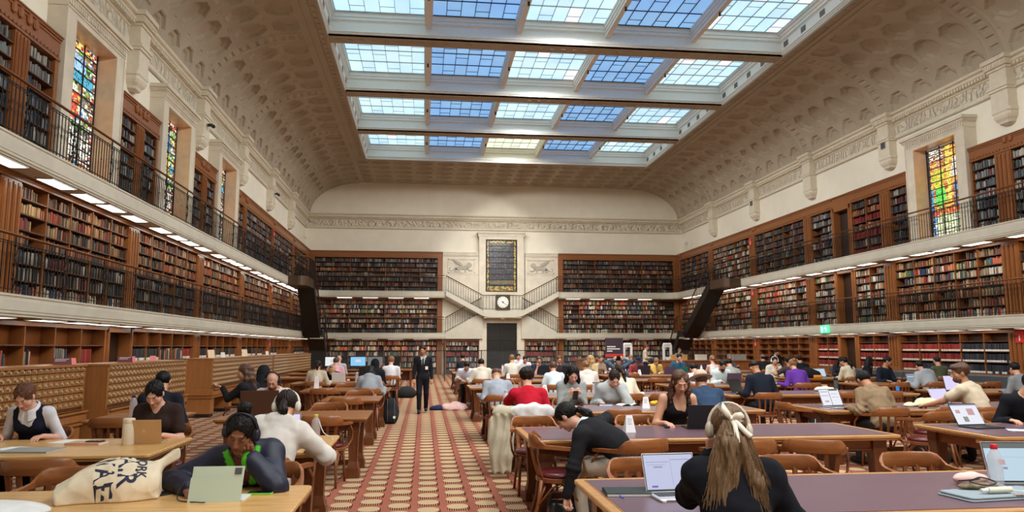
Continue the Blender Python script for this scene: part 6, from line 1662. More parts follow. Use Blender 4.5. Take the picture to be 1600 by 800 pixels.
# --- left side
sit('person in white shirt and navy vest, auburn hair tied back, reading at left edge', 47, 8.88, 'F', dict(lean=24, hpitch=38, style='lowbun', hair='auburn', skin='fair', top=('vest', C_(26, 28, 44)), under=('shirt', C_(214, 214, 220), .5), collar=C_(222, 222, 226), hero=1, bottom=(.02, .02, .04), arms=WR(.20, .30, .79, 'relax')))
sit('person in brown tee with black fringe typing behind the gold laptop', 246, 8.88, 'F', dict(lean=20, hpitch=36, style='lowbun', hair='black', skin='fair', top=('tee', C_(52, 38, 36)), vneck=.08, hero=1, arms=WR(.13, .36, .79), bottom=C_(50, 70, 110)))
sit('person in dark navy jumper with short black hair, seen from behind', 258, 11.0, 'B', dict(lean=14, hpitch=20, fem=False, hair='black', skin='light', top=('long', C_(30, 34, 44)), twist=10))
pA = sit('person in navy jacket with green collar, headphones on, head resting on hand', 396, 5.74, 'F', dict(lean=42, side=8, hpitch=28, hroll=-8, scale=1.0, style='topbun', hair='black', skin='brown', top=('jacket', C_(26, 28, 48)), nylon=1, vneck=.20, lapel=srgb(84, 196, 36), under=('tee', C_(120, 64, 74), .3), hero=1, phones=(.02, .02, .035), arms=[(-.085, .30, 1.055, 'fist', (-.7, .7, -1.0), (.15, .1, 1), (0, -1, .1), 1), (.30, .50, .80, 'relax', (1, -.1, -.3))], bottom=(.02, .02, .03)))
pB = sit('person in off-white hooded jacket with cream headphones, leaning on table corner', 430, 7.2, 'B', dict(lean=30, side=10, hpitch=30, style='lowpony', hlen=.14, hair='dark', skin='light', top=('hoodie', C_(206, 200, 192)), phones=C_(214, 206, 190), hero=1, fold=1.2, arms=[(-.14, .40, .80, 'type'), (.28, .40, .80, 'relax', (1, -.3, -.7))], bottom=C_(60, 60, 66), chair_rz=-.15))
sit('bald bearded person with black headphones and white tee behind the brown laptop', 428, 12.28, 'F', dict(lean=26, hpitch=30, fem=False, style='bald', beard=1, hair='brown', skin='fair', phones=(.02, .02, .02), glasses=1, top=('tee', C_(214, 196, 192)), arms=[(-.12, .36, .80, 'type'), (.34, .46, .79, 'relax')]))
sit('person with very long wavy brown hair and black cardigan, one hand raised', 394, 13.9, 'B', dict(lean=6, hpitch=10, hyaw=35, style='longwave', hlen=.34, hair='brown', skin='light', top=('long', (.015, .015, .018)), twist=30, arms=[(-.30, .30, 1.0, 'relax', None, (-.6, .6, .2), (0, 0, -1)), (.2, .3, .75, 'relax')]), gap=0, rz=.7)
sit('person in a black hooded coat right of the long-haired one', 411, 14.4, 'B', dict(lean=20, hpitch=25, style='hood', top=('jacket', (.012, .012, .015)), hatc=(.012, .012, .015)), gap=0)
sit('person in beige jumper with black bun and plait, seen from behind', 496, 21.4, 'B', dict(lean=24, hpitch=30, style='lowpony', hlen=.16, hair='black', skin='tan', top=('long', C_(196, 180, 158)), arms=[(-.2, .4, .8, 'type'), (.3, .42, .8, 'relax')]))
sit('person with blond bun and black top leaning over the table', 520, 22.85, 'F', dict(lean=46, hpitch=60, style='topbun', hair='blonde', skin='fair', top=('long', (.012, .012, .014)), arms=[(-.42, .42, .82, 'relax'), (.2, .4, .8, 'relax')]))
sit('person in a pink tee with brown hair facing the monitors', 525, 25.3, 'B', dict(lean=18, hpitch=15, fem=False, hair='brown', skin='fair', top=('tee', C_(226, 168, 178))))
sit('bald pink-headed person close to the white monitor', 530, 29.2, 'B', dict(lean=8, hpitch=5, fem=False, style='bald', skin='fair', top=('shirt', C_(190, 190, 196))))
sit('person in black hoodie with the hood up and a grey backpack strap', 586, 21.4, 'B', dict(lean=18, hpitch=20, style='hood', top=('hoodie', C_(22, 24, 30)), hatc=C_(18, 18, 20)))
sit('person in grey zip hoodie with dark hair, writing at the oak table', 578, 17.75, 'B', dict(lean=34, hpitch=40, hair='black', style='long', hlen=.06, skin='light', top=('hoodie', C_(142, 146, 152)), fold=1.8, arms=[(-.26, .40, .80, 'relax'), (.28, .40, .80, 'relax')]))
sit('person in white shirt with curly ginger hair beside the aisle', 611, 25.3, 'B', dict(lean=14, hpitch=20, style='curly', curl=.005, hair='light', skin='fair', top=('shirt', C_(216, 214, 218)), fem=False))
# --- the man walking down the aisle
MAN, mi = person('person in black suit, white shirt and black tie walking down the aisle', -.02, 18.7, pi, dict(stand=1, stride=.55, fem=False, lean=0, hpitch=8, hyaw=-12, scale=.955, style='short', hair='black', beard=0, skin='tan', open=True, hero=0, top=('suit', (.012, .012, .014)), vneck=.30, under=('shirt', C_(206, 208, 214), 0), collar=C_(214, 214, 220), bottom=(.010, .010, .012), hem=.13, arms=[(-.24, .02, .80, 'relax', (-.3, -1, 0)), (.24, .10, .80, 'relax', (.3, -1, 0))]))
mb = MB(); N_ = mi['N']; mb.prism([(-.012, 0), (.012, 0), (.018, -.03), (.034, -.30), (0, -.34), (-.034, -.30), (-.018, -.03)], (N_[0], N_[1] + .128, N_[2] - .035), (1, 0, 0), (0, .06, 1), (0, 1, 0), .012); mb.build('tie', M_BLACK, MAN)
mb = MB(); mb.tube([(-.05, .09, 1.42), (-.07, .135, 1.3), (-.09, .145, 1.15)], .004, 4, up=(1, 0, 0)); mb.build('lanyard', M_BLACK, MAN)
mb = MB(); mb.box(-.13, -.06, .150, .156, 1.12, 1.20); mb.build('badge', M_PAPER, MAN)
# --- second block, rows from the far end to the front
L_ = []
def S_(label, px, edge, face, **d): d_ = d; kw = {k: d_.pop(k) for k in ('rz', 'gap', 'dx', 'group', 'ch') if k in d_}; return sit(label, px, edge, face, d_, **kw)
S_('dark-haired person with dark jumper at far left end of a distant table', 723, 33.1, 'B', lean=14, hpitch=15, fem=False, hair='black', top=('long', (.02, .02, .03)))
S_('person in white tee bent over a blue pencil case, writing', 729, 23.72, 'F', lean=34, hpitch=45, fem=False, hair='black', top=('long', C_(206, 212, 226)), arms=WR(.22, .34))
S_('person in cream hoodie with dark hair, left arm on the table end', 752, 22.3, 'B', lean=20, hpitch=22, hair='black', fem=False, top=('hoodie', C_(214, 206, 190)), arms=[(-.34, .36, .8, 'relax'), (.2, .38, .8, 'type')])
S_('person in cream jumper with light brown hair, seated upright in mid hall', 800, 25.9, 'B', lean=16, hpitch=14, hair='light', fem=False, scale=1.04, top=('long', C_(208, 202, 188)), arms=WR(.24))
S_('distant person in white with black hair, in front of the dark portal', 810, 36.0, 'F', lean=14, hpitch=14, hair='black', fem=False, top=('tee', C_(206, 210, 216)))
S_('person in white shirt behind the purple-grey laptop', 820, 30.92, 'F', lean=22, hpitch=28, hair='black', fem=False, top=('shirt', C_(214, 216, 222)), arms=WR(.14))
S_('person in navy tee with brown hair and glasses behind black laptop and green bottle', 842, 27.32, 'F', lean=20, hpitch=20, hair='brown', fem=False, skin='fair', glasses=1, top=('tee', C_(40, 46, 62)), arms=[(-.2, .36, .8, 'type'), (.06, .26, 1.0, 'fist', None, (0, .1, 1), (0, -1, .1))])
S_('person with glasses and brown hair behind a dark laptop, mouth hidden', 874, 27.32, 'F', lean=14, hpitch=16, hair='brown', fem=False, skin='fair', glasses=1, top=('long', C_(60, 56, 60)))
S_('person in pale blue-white tee with brown hair tied low, seen from behind', 865, 18.72, 'B', lean=26, hpitch=26, hair='brown', style='short', top=('tee', C_(206, 218, 224)), arms=WR(.24))
S_('person in a plain white hoodie with light brown hair, seen from behind', 916, 18.72, 'B', lean=20, hpitch=24, hair='light', style='lowbun', top=('hoodie', C_(222, 214, 206)), arms=WR(.22))
S_('person with long blond hair and yellow-beige coat, turned sideways', 928, 27.3, 'F', lean=10, hpitch=10, hyaw=-50, hair='blonde', style='long', hlen=.26, top=('long', C_(190, 170, 130)), rz=pi - .8)
S_('person with brown hair and bare face looking right beside the blond one', 937, 28.2, 'F', lean=14, hpitch=12, hair='brown', top=('long', C_(150, 130, 110)), hyaw=20)
S_('person with black hair and white clip, both hands behind the head', 965, 25.9, 'B', lean=4, hpitch=5, hair='black', style='bun', top=('long', C_(74, 92, 108)), arms=[(-.16, .02, 1.24, 'relax', (-1, .2, .6), (.5, -.2, .4), (0, -1, 0)), (.16, .02, 1.24, 'relax', (1, .2, .6), (-.5, -.2, .4), (0, -1, 0))])
S_('person with brown hair leaning on a hand in blue-grey top', 968, 20.14, 'F', lean=30, hpitch=30, hyaw=-25, hair='brown', style='long', hlen=.12, top=('long', C_(70, 84, 100)), arms=CHIN)
S_('person in dark blue jacket with dark blond hair, far back', 985, 31.0, 'F', lean=20, hpitch=22, hair='light', top=('long', C_(30, 38, 60)), fem=False)
S_('person in red plaid shirt and dark hat, looking down', 995, 27.32, 'F', lean=28, hpitch=30, hair='dark', hat='brim', hatc=C_(30, 34, 48), top=('shirt', C_(150, 70, 74)), fem=False)
S_('person in yellow jumper resting forehead on hand beside the grey laptop', 1024, 27.32, 'F', lean=28, hpitch=40, hair='light', fem=False, skin='fair', top=('long', C_(206, 170, 90)), arms=[(-.1, .34, .8, 'relax'), (.04, .28, 1.02, 'fist', None, (0, 0, 1), (0, -1, 0))])
S_('person in teal jumper with hand on mouth behind the green laptop', 1061, 27.32, 'F', lean=10, hpitch=20, hair='dark', fem=False, skin='fair', scale=1.04, top=('long', C_(44, 84, 108)), arms=[(-.04, .24, 1.06, 'fist', None, (.1, 0, 1), (0, -1, 0)), (.28, .3, .8, 'relax')])
S_('person in cream jumper with long dark ponytail and white striped shirt', 974, 15.05, 'B', lean=26, side=-4, hpitch=30, hair='dark', style='lowpony', hlen=.26, top=('long', C_(222, 212, 188)), arms=[(-.2, .36, .8, 'type'), (.38, .30, .8, 'relax')])
S_('person in grey crew jumper bent forward with short brown hair', 777, 15.05, 'B', lean=44, hpitch=42, hair='brown', fem=False, scale=1.04, style='fade', top=('long', C_(150, 156, 166)), arms=[(-.30, .34, .79, 'relax'), (.24, .40, .79, 'relax')], bottom=(.02, .02, .03))
S_('person in bright red fleece with curly dark hair, seen from behind', 824, 11.45, 'B', lean=26, hpitch=20, style='curly', curl=.006, hair='dark', fem=False, skin='light', scale=1.02, top=('long', C_(178, 22, 44)), hero=1, arms=[(-.10, .26, 1.0, 'fist', (-.8, .4, -.8), (.1, 0, 1), (0, -1, 0), 1), (.34, .34, .80, 'relax')], bottom=(.04, .04, .05))
S_('person with long black hair in grey sweatshirt looking at a phone', 894, 12.87, 'F', lean=16, hpitch=34, style='long', hlen=.26, hair='black', skin='fair', hero=1, scale=1.02, top=('long', C_(150, 154, 152)), arms=[(-.05, .33, .88, 'grip', None, (.2, .6, .7), (0, .9, -.5)), (.05, .33, .88, 'grip', None, (-.2, .6, .7), (0, .9, -.5))])
S_('person in pale grey hoodie with dark hair tied back, hand at mouth', 957, 12.87, 'F', lean=28, hpitch=38, style='lowbun', hair='dark', skin='fair', hero=1, scale=1.0, top=('hoodie', C_(168, 172, 172)), arms=[(-.05, .30, 1.0, 'fist', (-.6, .4, -1), (.3, .1, .6), (0, -1, .2), 1), (.22, .30, .80, 'relax')])
pT = S_('person in black tank top with long wavy brown hair using a mouse', 1060, 9.47, 'F', lean=27, hpitch=26, hyaw=-6, style='longwave', hlen=.22, hair='brown', skin='light', hero=1, scale=1.05, top=('tank', (.012, .012, .014)), arms=[(-.12, .34, .79, 'type'), (.22, .40, .79, 'relax')])
S_('person in blue denim jacket and beige brimmed hat, seen from behind', 1100, 11.45, 'B', lean=40, hpitch=20, hair='brown', hat='brim', hatc=C_(200, 178, 158), fem=False, scale=1.02, top=('jacket', C_(46, 66, 92)), fold=1.6, collar=C_(46, 66, 92), gap=.1, bottom=C_(30, 34, 50))
S_('person in off-white tee partly hidden behind the beige hat', 1087, 18.7, 'B', lean=34, hpitch=40, hair='black', fem=False, top=('tee', C_(204, 202, 202)), arms=WR(.26))
S_('person in pale mint hoodie with black beard at the purple laptop', 1127, 20.12, 'F', lean=26, hpitch=28, hair='black', beard=1, fem=False, skin='tan', top=('hoodie', C_(196, 208, 206)), arms=[(-.18, .36, .8, 'type'), (.10, .38, .8, 'type')])
S_('person in grey-green tee with black hair leaning right, seen from behind', 1138, 22.2, 'B', lean=30, side=8, hpitch=30, hair='black', fem=False, top=('tee', C_(148, 150, 142)), arms=[(-.1, .4, .8, 'relax'), (.40, .30, .8, 'relax')], scale=1.02)
S_('grey-bearded person holding a cup, facing the camera far back', 1141, 29.0, 'F', lean=4, hpitch=5, hair='grey', beard=1, fem=False, skin='tan', top=('long', C_(90, 90, 96)), arms=[(-.2, .3, .95, 'grip'), (.2, .35, .8, 'relax')])
S_('person in white sleeveless top with ginger hair up, seen from behind', 1112, 25.9, 'B', lean=8, hpitch=8, hair='light', style='lowbun', skin='fair', top=('tank', C_(214, 218, 218)))
pD = S_('person in dark navy shirt with short black hair on a slatted chair', 1184, 15.0, 'B', lean=22, hpitch=34, hyaw=12, hair='black', style='fade', fem=False, skin='tan', scale=1.05, top=('shirt', C_(22, 28, 40)), arms=[(-.28, .32, .80, 'type'), (.26, .32, .80, 'relax')], hero=0)
S_('person in purple sweatshirt with light brown bun, seen from behind', 1242, 18.7, 'B', lean=30, hpitch=22, hair='light', style='bun', scale=1.04, top=('long', C_(92, 50, 142)), arms=[(-.34, .34, .8, 'relax'), (.26, .36, .8, 'relax')])
S_('person with dark curly hair left of the purple sweatshirt, arm up', 1231, 22.3, 'B', lean=10, hpitch=14, hair='dark', style='curly', curl=.005, skin='tan', top=('tee', C_(60, 50, 54)), arms=[(-.30, .22, 1.05, 'fist', (-1, 0, -.6)), (.2, .36, .8, 'relax')])
S_('person in cream hoodie with white headphones resting cheek on hand', 1211, 23.72, 'F', lean=16, hpitch=14, hyaw=-15, hair='dark', style='short', skin='light', phones=(.7, .7, .7), top=('hoodie', C_(204, 196, 182)), arms=[(-.08, .24, 1.04, 'fist', None, (.2, 0, 1), (0, -1, 0)), (.2, .34, .8, 'relax')])
S_('person in dark jacket and grey cap beside the lavender screen', 1192, 29.5, 'B', lean=18, hpitch=10, hat='cap', hatc=C_(120, 112, 104), hair='dark', fem=False, top=('jacket', C_(34, 34, 38)))
S_('person in black quilted jacket with short black hair, far right block', 1249, 25.9, 'B', lean=14, hpitch=10, hair='black', fem=False, top=('jacket', C_(26, 30, 36)), fold=2)
S_('person in cream blouse with long black ponytail at the blue laptop', 1322, 22.2, 'B', lean=14, hpitch=16, hyaw=15, hair='black', style='lowpony', hlen=.28, top=('long', C_(214, 202, 176)), twist=14)
S_('dark-haired person behind the black ponytail, head lowered', 1313, 25.4, 'F', lean=22, hpitch=30, hair='black', style='long', hlen=.2, top=('long', C_(50, 46, 52)))
S_('person with long straight black hair hiding the face, all in black', 1355, 23.62, 'F', lean=16, hpitch=20, hyaw=60, hair='black', style='long', hlen=.30, top=('long', (.012, .012, .014)), rz=pi + .9)
S_('person in dark navy sweatshirt typing, looking to the right', 1384, 20.02, 'F', lean=10, hpitch=14, hyaw=30, hair='black', fem=False, skin='tan', scale=1.02, top=('long', C_(26, 34, 46)), twist=20)
S_('person in light grey hoodie with dark hair slumped to the left', 1443, 18.6, 'B', lean=26, side=-6, hpitch=30, hair='black', style='short', scale=1.0, top=('hoodie', C_(160, 164, 170)), arms=[(-.34, .34, .8, 'relax'), (.2, .36, .8, 'relax')])
S_('person in olive coat with dark hair near the wall bench', 1463, 22.2, 'B', lean=10, hpitch=10, hair='dark', fem=False, top=('long', C_(84, 88, 66)))
pR = S_('person in beige tee with beard, in profile, arm stretched over the table', 1512, 11.2, 'B', lean=24, hpitch=6, hyaw=50, hair='brown', beard=1, style='curly', curl=.003, fem=False, skin='tan', hero=1, scale=1.04, open=True, top=('tee', C_(206, 190, 166)), twist=26, arms=[(-.46, .46, .81, 'relax', (-.3, -.4, -1)), (.12, .34, .80, 'relax')], gap=.30)
pO = S_('person in olive-brown sweater with black hair on slatted chair, laptop at left', 1360, 11.2, 'B', lean=36, hpitch=40, hyaw=4, hair='black', style='short', fem=False, skin='tan', hero=1, scale=1.04, top=('long', C_(134, 112, 86)), fold=2, arms=[(-.26, .32, .80, 'relax'), (.26, .36, .80, 'type')], gap=.26)
S_('person in black jumper with dark hair at the right edge, leaning in', 1598, 9.18, 'F', lean=30, hpitch=26, hyaw=20, hair='black', fem=False, skin='light', scale=1.02, top=('long', C_(20, 22, 28)), arms=[(-.2, .36, .8, 'relax'), (.32, .36, .80, 'relax')])
S_('person in grey jumper at the right edge behind the black one', 1588, 15.0, 'B', lean=20, hpitch=20, hair='black', top=('long', C_(130, 134, 136)))
for lab, px, yy, d in (('standing person in cream jumper and dark skirt before the book cases', 1008, 36.5, dict(top=('long', C_(204, 188, 164)), hair='brown', style='bun', bottom=(.02, .02, .05), arms=[(-.1, .25, 1.12, 'relax'), (.1, .25, 1.12, 'relax')], rz=-1.9)),
                       ('standing person in black jumper with white collar, looking down', 1210, 28.6, dict(top=('long', (.014, .014, .018)), hair='black', style='lowbun', hpitch=30, collar=C_(210, 210, 214), lean=12, scale=.9, rz=pi, arms=[(-.2, .3, .95, 'relax'), (.2, .3, .95, 'relax')])),
                       ('standing grey-blond person in grey top by the black staircase', 1061, 37.5, dict(top=('long', C_(130, 134, 134)), hair='grey', scale=.9, fem=False, rz=pi))):
    r = d.pop('rz'); d['stand'] = 1; d.setdefault('hpitch', 15); d.setdefault('lean', 2); person(lab, x_at(px, yy * .926, 1.5), yy * .926, r, d)
# --- person bending to the bag on the floor
bx, by = x_at(978, 6.65, .6), 6.65
PB, bi = person('person in black jumper with dark ponytail bending down to a black handbag', bx, by, .9, dict(lean=64, side=-12, hpitch=44, hyaw=8, fem=True, scale=1.04, style='lowpony', hlen=.22, hair='black', skin='fair', hero=1, top=('long', (.012, .012, .015)), collar=C_(196, 208, 208), arms=[(-.33, .42, .26, 'grip', (-.6, -.2, -.3), (0, .1, -1), (0, 1, .1)), (.26, .50, .72, 'relax', (1, -.2, .4))], bottom=C_(176, 166, 152)))
chair(bx + .05, by - .05, .35, 'bentwood armchair under the bending person in black')
# --- the woman in front, seen from behind
fx = x_at(1137, 3.55, 1.2)
FW_, fi = person('person with long light brown ponytail, white ribbon and cream headphones, nearest the camera', fx, 3.46, -.20, dict(lean=20, hpitch=14, hyaw=-6, hroll=2, fem=True, scale=1.0, style='halfup', hlen=.34, hair='ash', skin='fair', hero=1, phones=C_(196, 184, 166), top=('jacket', C_(18, 20, 28)), fold=1.6, arms=[(-.10, .30, 1.00, 'fist', (-.6, .2, -1), (.1, .1, 1), (0, -1, 0), 1), (.20, .38, .80, 'relax', (.7, 0, -1))], bottom=(.02, .02, .03)))
chair(fx, 3.48, -.2, 'bentwood armchair under the foreground person with the ribbon').scale = (1, 1, .86)
RIB = mat('satin_ribbon', srgb(228, 218, 200), .35, sheen=.3); mb = MB(); M4 = fi['M4']
def band(pts, w):
    rows = []
    for i, (p, n) in enumerate(pts): p = Vector(p); n = Vector(n).normalized() * w; rows.append([tuple(p + n), tuple(p - n), tuple(p - n + Vector((0, -.003, 0))), tuple(p + n + Vector((0, -.003, 0)))])
    mb.grid(rows, None, True)
K = (0, -.150, .035)
band([(K, (0, 0, 1)), ((-.02, -.165, .055), (.3, 0, 1)), ((-.045, -.158, .085), (.5, 0, 1)), ((-.058, -.140, .105), (.7, 0, .6)), ((-.040, -.145, .090), (.5, 0, 1)), ((-.012, -.155, .050), (.3, 0, 1)), (K, (0, 0, 1))], .016)
band([(K, (0, 0, 1)), ((.02, -.168, .048), (-.2, 0, 1)), ((.045, -.170, .052), (-.1, 0, 1)), ((.060, -.155, .040), (0, 0, 1)), ((.035, -.160, .030), (0, 0, 1)), (K, (0, 0, 1))], .014)
band([(K, (1, 0, .6)), ((.03, -.175, .005), (.8, 0, .8)), ((.06, -.185, -.030), (.8, 0, .8)), ((.085, -.182, -.050), (.8, 0, .8))], .012)
band([(K, (1, 0, 0)), ((.012, -.178, .0), (1, 0, .1)), ((.018, -.195, -.045), (1, 0, .1)), ((.022, -.200, -.085), (1, 0, .2))], .011)
mb.ell(K, (.014, .012, .016), 10); mb.xform(M4); mb.build('hair_ribbon', RIB, FW_, smooth=True)
mb = MB(); rr = random.Random(4)
for k in range(420):
    a = rr.uniform(-1, 1); b = rr.random(); x0 = .035 * a; ln = rr.uniform(.28, .43); sprd = a * .11 + (.06 if a > .3 else -.03); dpt = -.155 - .045 * sqrt(max(0, 1 - a * a)) + rr.uniform(-.012, .004); ph_ = rr.uniform(0, 6)
    mb.tube([(x0 + (sprd - x0) * t ** .8 + .006 * sin(ph_ + t * 9), -.15 + (dpt - .01 + .0) * 0 - .048 * sin(min(1, t * 1.6) * pi / 2) * sqrt(max(.05, 1 - a * a)) + .02 * t * abs(a), .03 - ln * t) for t in [q / 9 for q in range(10)]], [.0009 + .0009 * sin(pi * q / 9) for q in range(10)], 4, cap=False)
mb.xform(M4); mb.build('hair_strands', mat('hair_strand_light', srgb(116, 88, 60), .45, var=.25, vscale=5), FW_)
# ---------------------------------------------------------------- things on the tables and floor
S = mat
M_GOLD = S('laptop_gold', srgb(204, 172, 132), .35, metal=.5); M_PURP = S('laptop_mauve', srgb(112, 92, 108), .4, metal=.4); M_BRN = S('laptop_brown', srgb(86, 58, 44), .5); M_LBLK = S('laptop_black', (.018, .018, .02), .45)
sc_doc = scr_mat('lavender_doc', (.55, .58, .80), .9); sc_wht = scr_mat('white_doc', (.78, .82, .92), .95); sc_lav = scr_mat('lavender', (.72, .66, .92), 1.0); sc_dark = scr_mat('dark', (.05, .06, .07), .6); sc_blue = scr_mat('pale_blue', (.55, .72, .85), .9)
c_txt = scr_mat('text_grey', (.36, .38, .55), .7); c_blu = scr_mat('button_blue', (.12, .12, .5), .8); c_pink = scr_mat('picture_pink', (.70, .40, .42), .8); c_grn = scr_mat('picture_grey', (.35, .4, .35), .7); c_wht = scr_mat('page_white', (.85, .86, .95), .95)
laptop(1.496, 4.306, TZ, .04, 'silver laptop with lavender document beside the foreground person', M_ALU, sc_doc, 112, .33, .23, content=((.04, .5, .78, .795, c_txt), (.06, .42, .70, .71, c_txt), (.18, .36, .62, .66, c_txt), (.10, .22, .06, .11, c_blu), (.55, .92, .84, .86, c_txt), (.53, .535, .1, .9, c_txt)))
notebook(1.218, 4.454, TZ, -.10, 'dark green hardback notebook with blue ribbon on the front purple table', S('notebook_green', srgb(40, 52, 50), .5), .27, .20, .02, band=S('ribbon_blue', (.03, .08, .5), .5))
b = thing('eraser', 'small white round object lying by the silver laptop', 'eraser', (1.357, 4.176, TZ)); mb = MB(); mb.lathe([(.014, 0), (.015, .01), (.010, .014)], n=12); mb.build('body', M_WHITE, b)  # unidentified small white object, shaped as a round disc
cable([(2.053, 4.306, TZ + .004), (2.149, 4.350, TZ + .004), (2.175, 4.280, TZ + .004), (2.071, 4.220, TZ + .004)], 'white charging cable loop right of the foreground person')
# right end of the front table
t = thing('laptop_sleeve', 'grey-blue folded laptop sleeve at the front right table edge', 'sleeve', (3.306, 4.106, TZ), .12); mb = MB(); mb.rbox(-.26, .34, -.13, .13, 0, .012, .03, 4, e=.004); mb.rbox(-.25, .35, -.125, .125, .013, .026, .03, 4, e=.004); mb.build('sleeve', S('sleeve_grey', srgb(138, 150, 156), .8, bump=.1), t); mb = MB(); mb.rbox(.05, .11, -.128, -.10, .026, .029, .01, 3); mb.build('tag', S('tag_tan', srgb(150, 128, 112), .6), t)
bottle(3.523, 4.315, TZ, 'clear plastic bottle with red cap beside the pink pouch', mat('clear_plastic', (.75, .72, .75), .08, alpha=.35), S('cap_red', (.6, .02, .03), .4), .27, .042)
blob('pouch', 'soft pink pouch lying behind the tangled cables', 'pouch', (3.463, 4.463, TZ), lambda P: smax(elp(P, (0, 0, .038), (.115, .05, .042)), -P[:, 2], .008) - .004 * wob(P, 60), (-.14, -.08, -.01), (.14, .08, .1), .007, S('pouch_pink', srgb(226, 188, 180), .85))
blob('sunglasses_case', 'brown patterned case under the tangled cables', 'case', (3.306, 4.202, TZ + .026), lambda P: smax(elp(P, (0, 0, .018), (.13, .045, .022)), -P[:, 2], .004), (-.16, -.07, -.01), (.16, .07, .06), .006, S('case_brown', srgb(120, 104, 80), .6, var=.4, vscale=40))
cable([(3.202, 4.228, TZ + .07), (3.254, 4.176, TZ + .085), (3.341, 4.211, TZ + .09), (3.393, 4.159, TZ + .07), (3.306, 4.124, TZ + .06), (3.236, 4.176, TZ + .075), (3.358, 4.246, TZ + .075)], 'black cable coiled on the brown case', M_BLACK, .004)
t = thing('power_adapter', 'white round-ended power adapter on the grey sleeve', 'adapter', (3.323, 4.054, TZ + .030), .05); mb = MB(); mb.tube([(-.075, 0, .018), (.075, 0, .018)], .020, 14, flat=.85); mb.build('body', S('adapter_ivory', srgb(222, 222, 196), .4), t, smooth=True, sharp=40); mb = MB(); mb.tube([(-.12, 0, .016), (-.075, 0, .018)], .012, 10); mb.build('plug', M_WHITE, t)
cable([(3.393, 4.054, TZ + .045), (3.497, 4.037, TZ + .035), (3.654, 4.054, TZ + .03)], 'white cable leading right from the ivory adapter', r=.003)
laptop(3.741, 4.289, TZ, -.15, 'silver laptop at the right frame edge with a spreadsheet-like page', M_ALU, sc_blue, 108, .36, .26, content=((.0, 1, .86, 1.0, scr_mat('bar', (.25, .28, .28), .5)), (.22, .34, .42, .56, c_pink), (.28, .36, .30, .36, c_txt), (.1, .9, .62, .625, c_txt)))
# second row, right of the aisle
tent(2.114, 7.586, TZ, .12, 'folded white notice in front of the bending person, nearest of all notices', .17)
t = thing('computer_mouse', 'black mouse under the hand of the person in the black tank top', 'mouse', (2.627, 7.917, TZ)); mb = MB(); mb.ell((0, 0, .012), (.03, .05, .016), 14); mb.build('shell', M_BLACK, t, smooth=True)
laptop(3.010, 7.882, TZ, pi - .1, 'black laptop seen from its lid before the person in the tank top', M_LBLK, sc_dark, 112, .40, .27)
# third row
bottle(1.148, 10.440, TZ, 'pale pink water bottle on the table end left of the red fleece', S('bottle_pink', srgb(214, 196, 206), .4), S('bottle_pink_cap', srgb(220, 206, 214), .4), .27, .045)
phone(1.114, 10.196, TZ, .3, 'black phone at the foot of the pink bottle', M_BLACK)
laptop(1.496, 10.484, TZ, .35, 'laptop with a pale screen hidden behind the red fleece', M_ALU, sc_blue, 115)
tent(3.167, 10.466, TZ, -.15, 'folded white notice on the third table near the yellow thing')
t = thing('toy_duck', 'small round yellow object on the table behind a white notice', 'toy', (3.419, 10.918, TZ)); mb = MB(); mb.ell((0, 0, .035), (.055, .04, .035), 14); mb.ell((.045, 0, .05), (.028, .028, .026), 12); mb.build('body', S('yellow_plastic', srgb(230, 180, 40), .5), t, smooth=True); mb = MB(); mb.ell((.068, -.01, .052), (.006, .006, .008), 8); mb.build('dark_spot', M_BLACK, t)
t = thing('glasses_case', 'small black case beside the yellow object', 'case', (3.584, 10.875, TZ)); mb = MB(); mb.rbox(-.08, .08, -.03, .03, 0, .035, .025, 4, e=.01); mb.build('case', M_BLACK, t, smooth=True, sharp=40)
papers(2.131, 10.979, TZ, .2, 'loose cream papers before the person looking at a phone', 4, m=S('paper_cream', srgb(222, 204, 168), .8)); notebook(2.384, 11.066, TZ, .4, 'dark red book beside the cream papers', S('book_red', srgb(90, 26, 28), .5), cat='book', name='book')
notebook(2.697, 10.962, TZ, -.1, 'flat blue box before the person with hand at mouth', S('box_blue', srgb(40, 70, 130), .5), .20, .12, .03, 'box', 'flat_box'); openbook(3.062, 11.014, TZ, .2, 'open white book under the person with hand at mouth', M_BLACK)
for s_ in (-.0,): phone(2.60 * KT + s_, 12.87 * KT + .24 - .40, .90, .0, 'phone held up by the person with long black hair', M_BLACK, S('phone_back', (.1, .1, .1), .3)).rotation_euler = (radians(62), 0, pi)
# fourth row and beyond
laptop(3.358, 13.790, TZ, .1, 'dark tablet on its keyboard behind the pale grey hoodie', M_LBLK, S('screen_grey_off', (.10, .10, .10), .3), 112, .30, .21); bottle(3.149, 13.703, TZ, 'small clear bottle left of the dark tablet', MATS['clear_plastic'], M_WHITE, .19, .03)
tent(2.279, 14.007, TZ, 0, 'folded white notice right of the grey jumper on the fourth table'); tent(2.279, 20.184, TZ, 0, 'folded notice far back between cream hoodie and cream jumper')
tent(6.438, 23.490, TZ, 0, 'folded white notice left of the clasped-hands person'); tent(6.742, 22.881, TZ, 0, 'folded white notice beside the plaid shirt'); tent(2.784, 26.187, TZ, 0, 'distant folded notice near the far left table end')
tent(1.653, 29.667, TZ, 0, 'most distant folded notice by the aisle'); tent(6.090, 17.400, TZ, .2, 'folded notice behind the dark navy shirt')
bottle(2.784, 26.448, TZ, 'pale pink bottle left of the upright cream jumper', MATS['bottle_pink'], MATS['bottle_pink'], .24, .04); bottle(4.019, 23.490, TZ, 'mint green bottle beside the black laptop', S('bottle_mint', srgb(120, 168, 150), .4), S('bottle_mint_cap', srgb(150, 190, 176), .4), .30, .045)
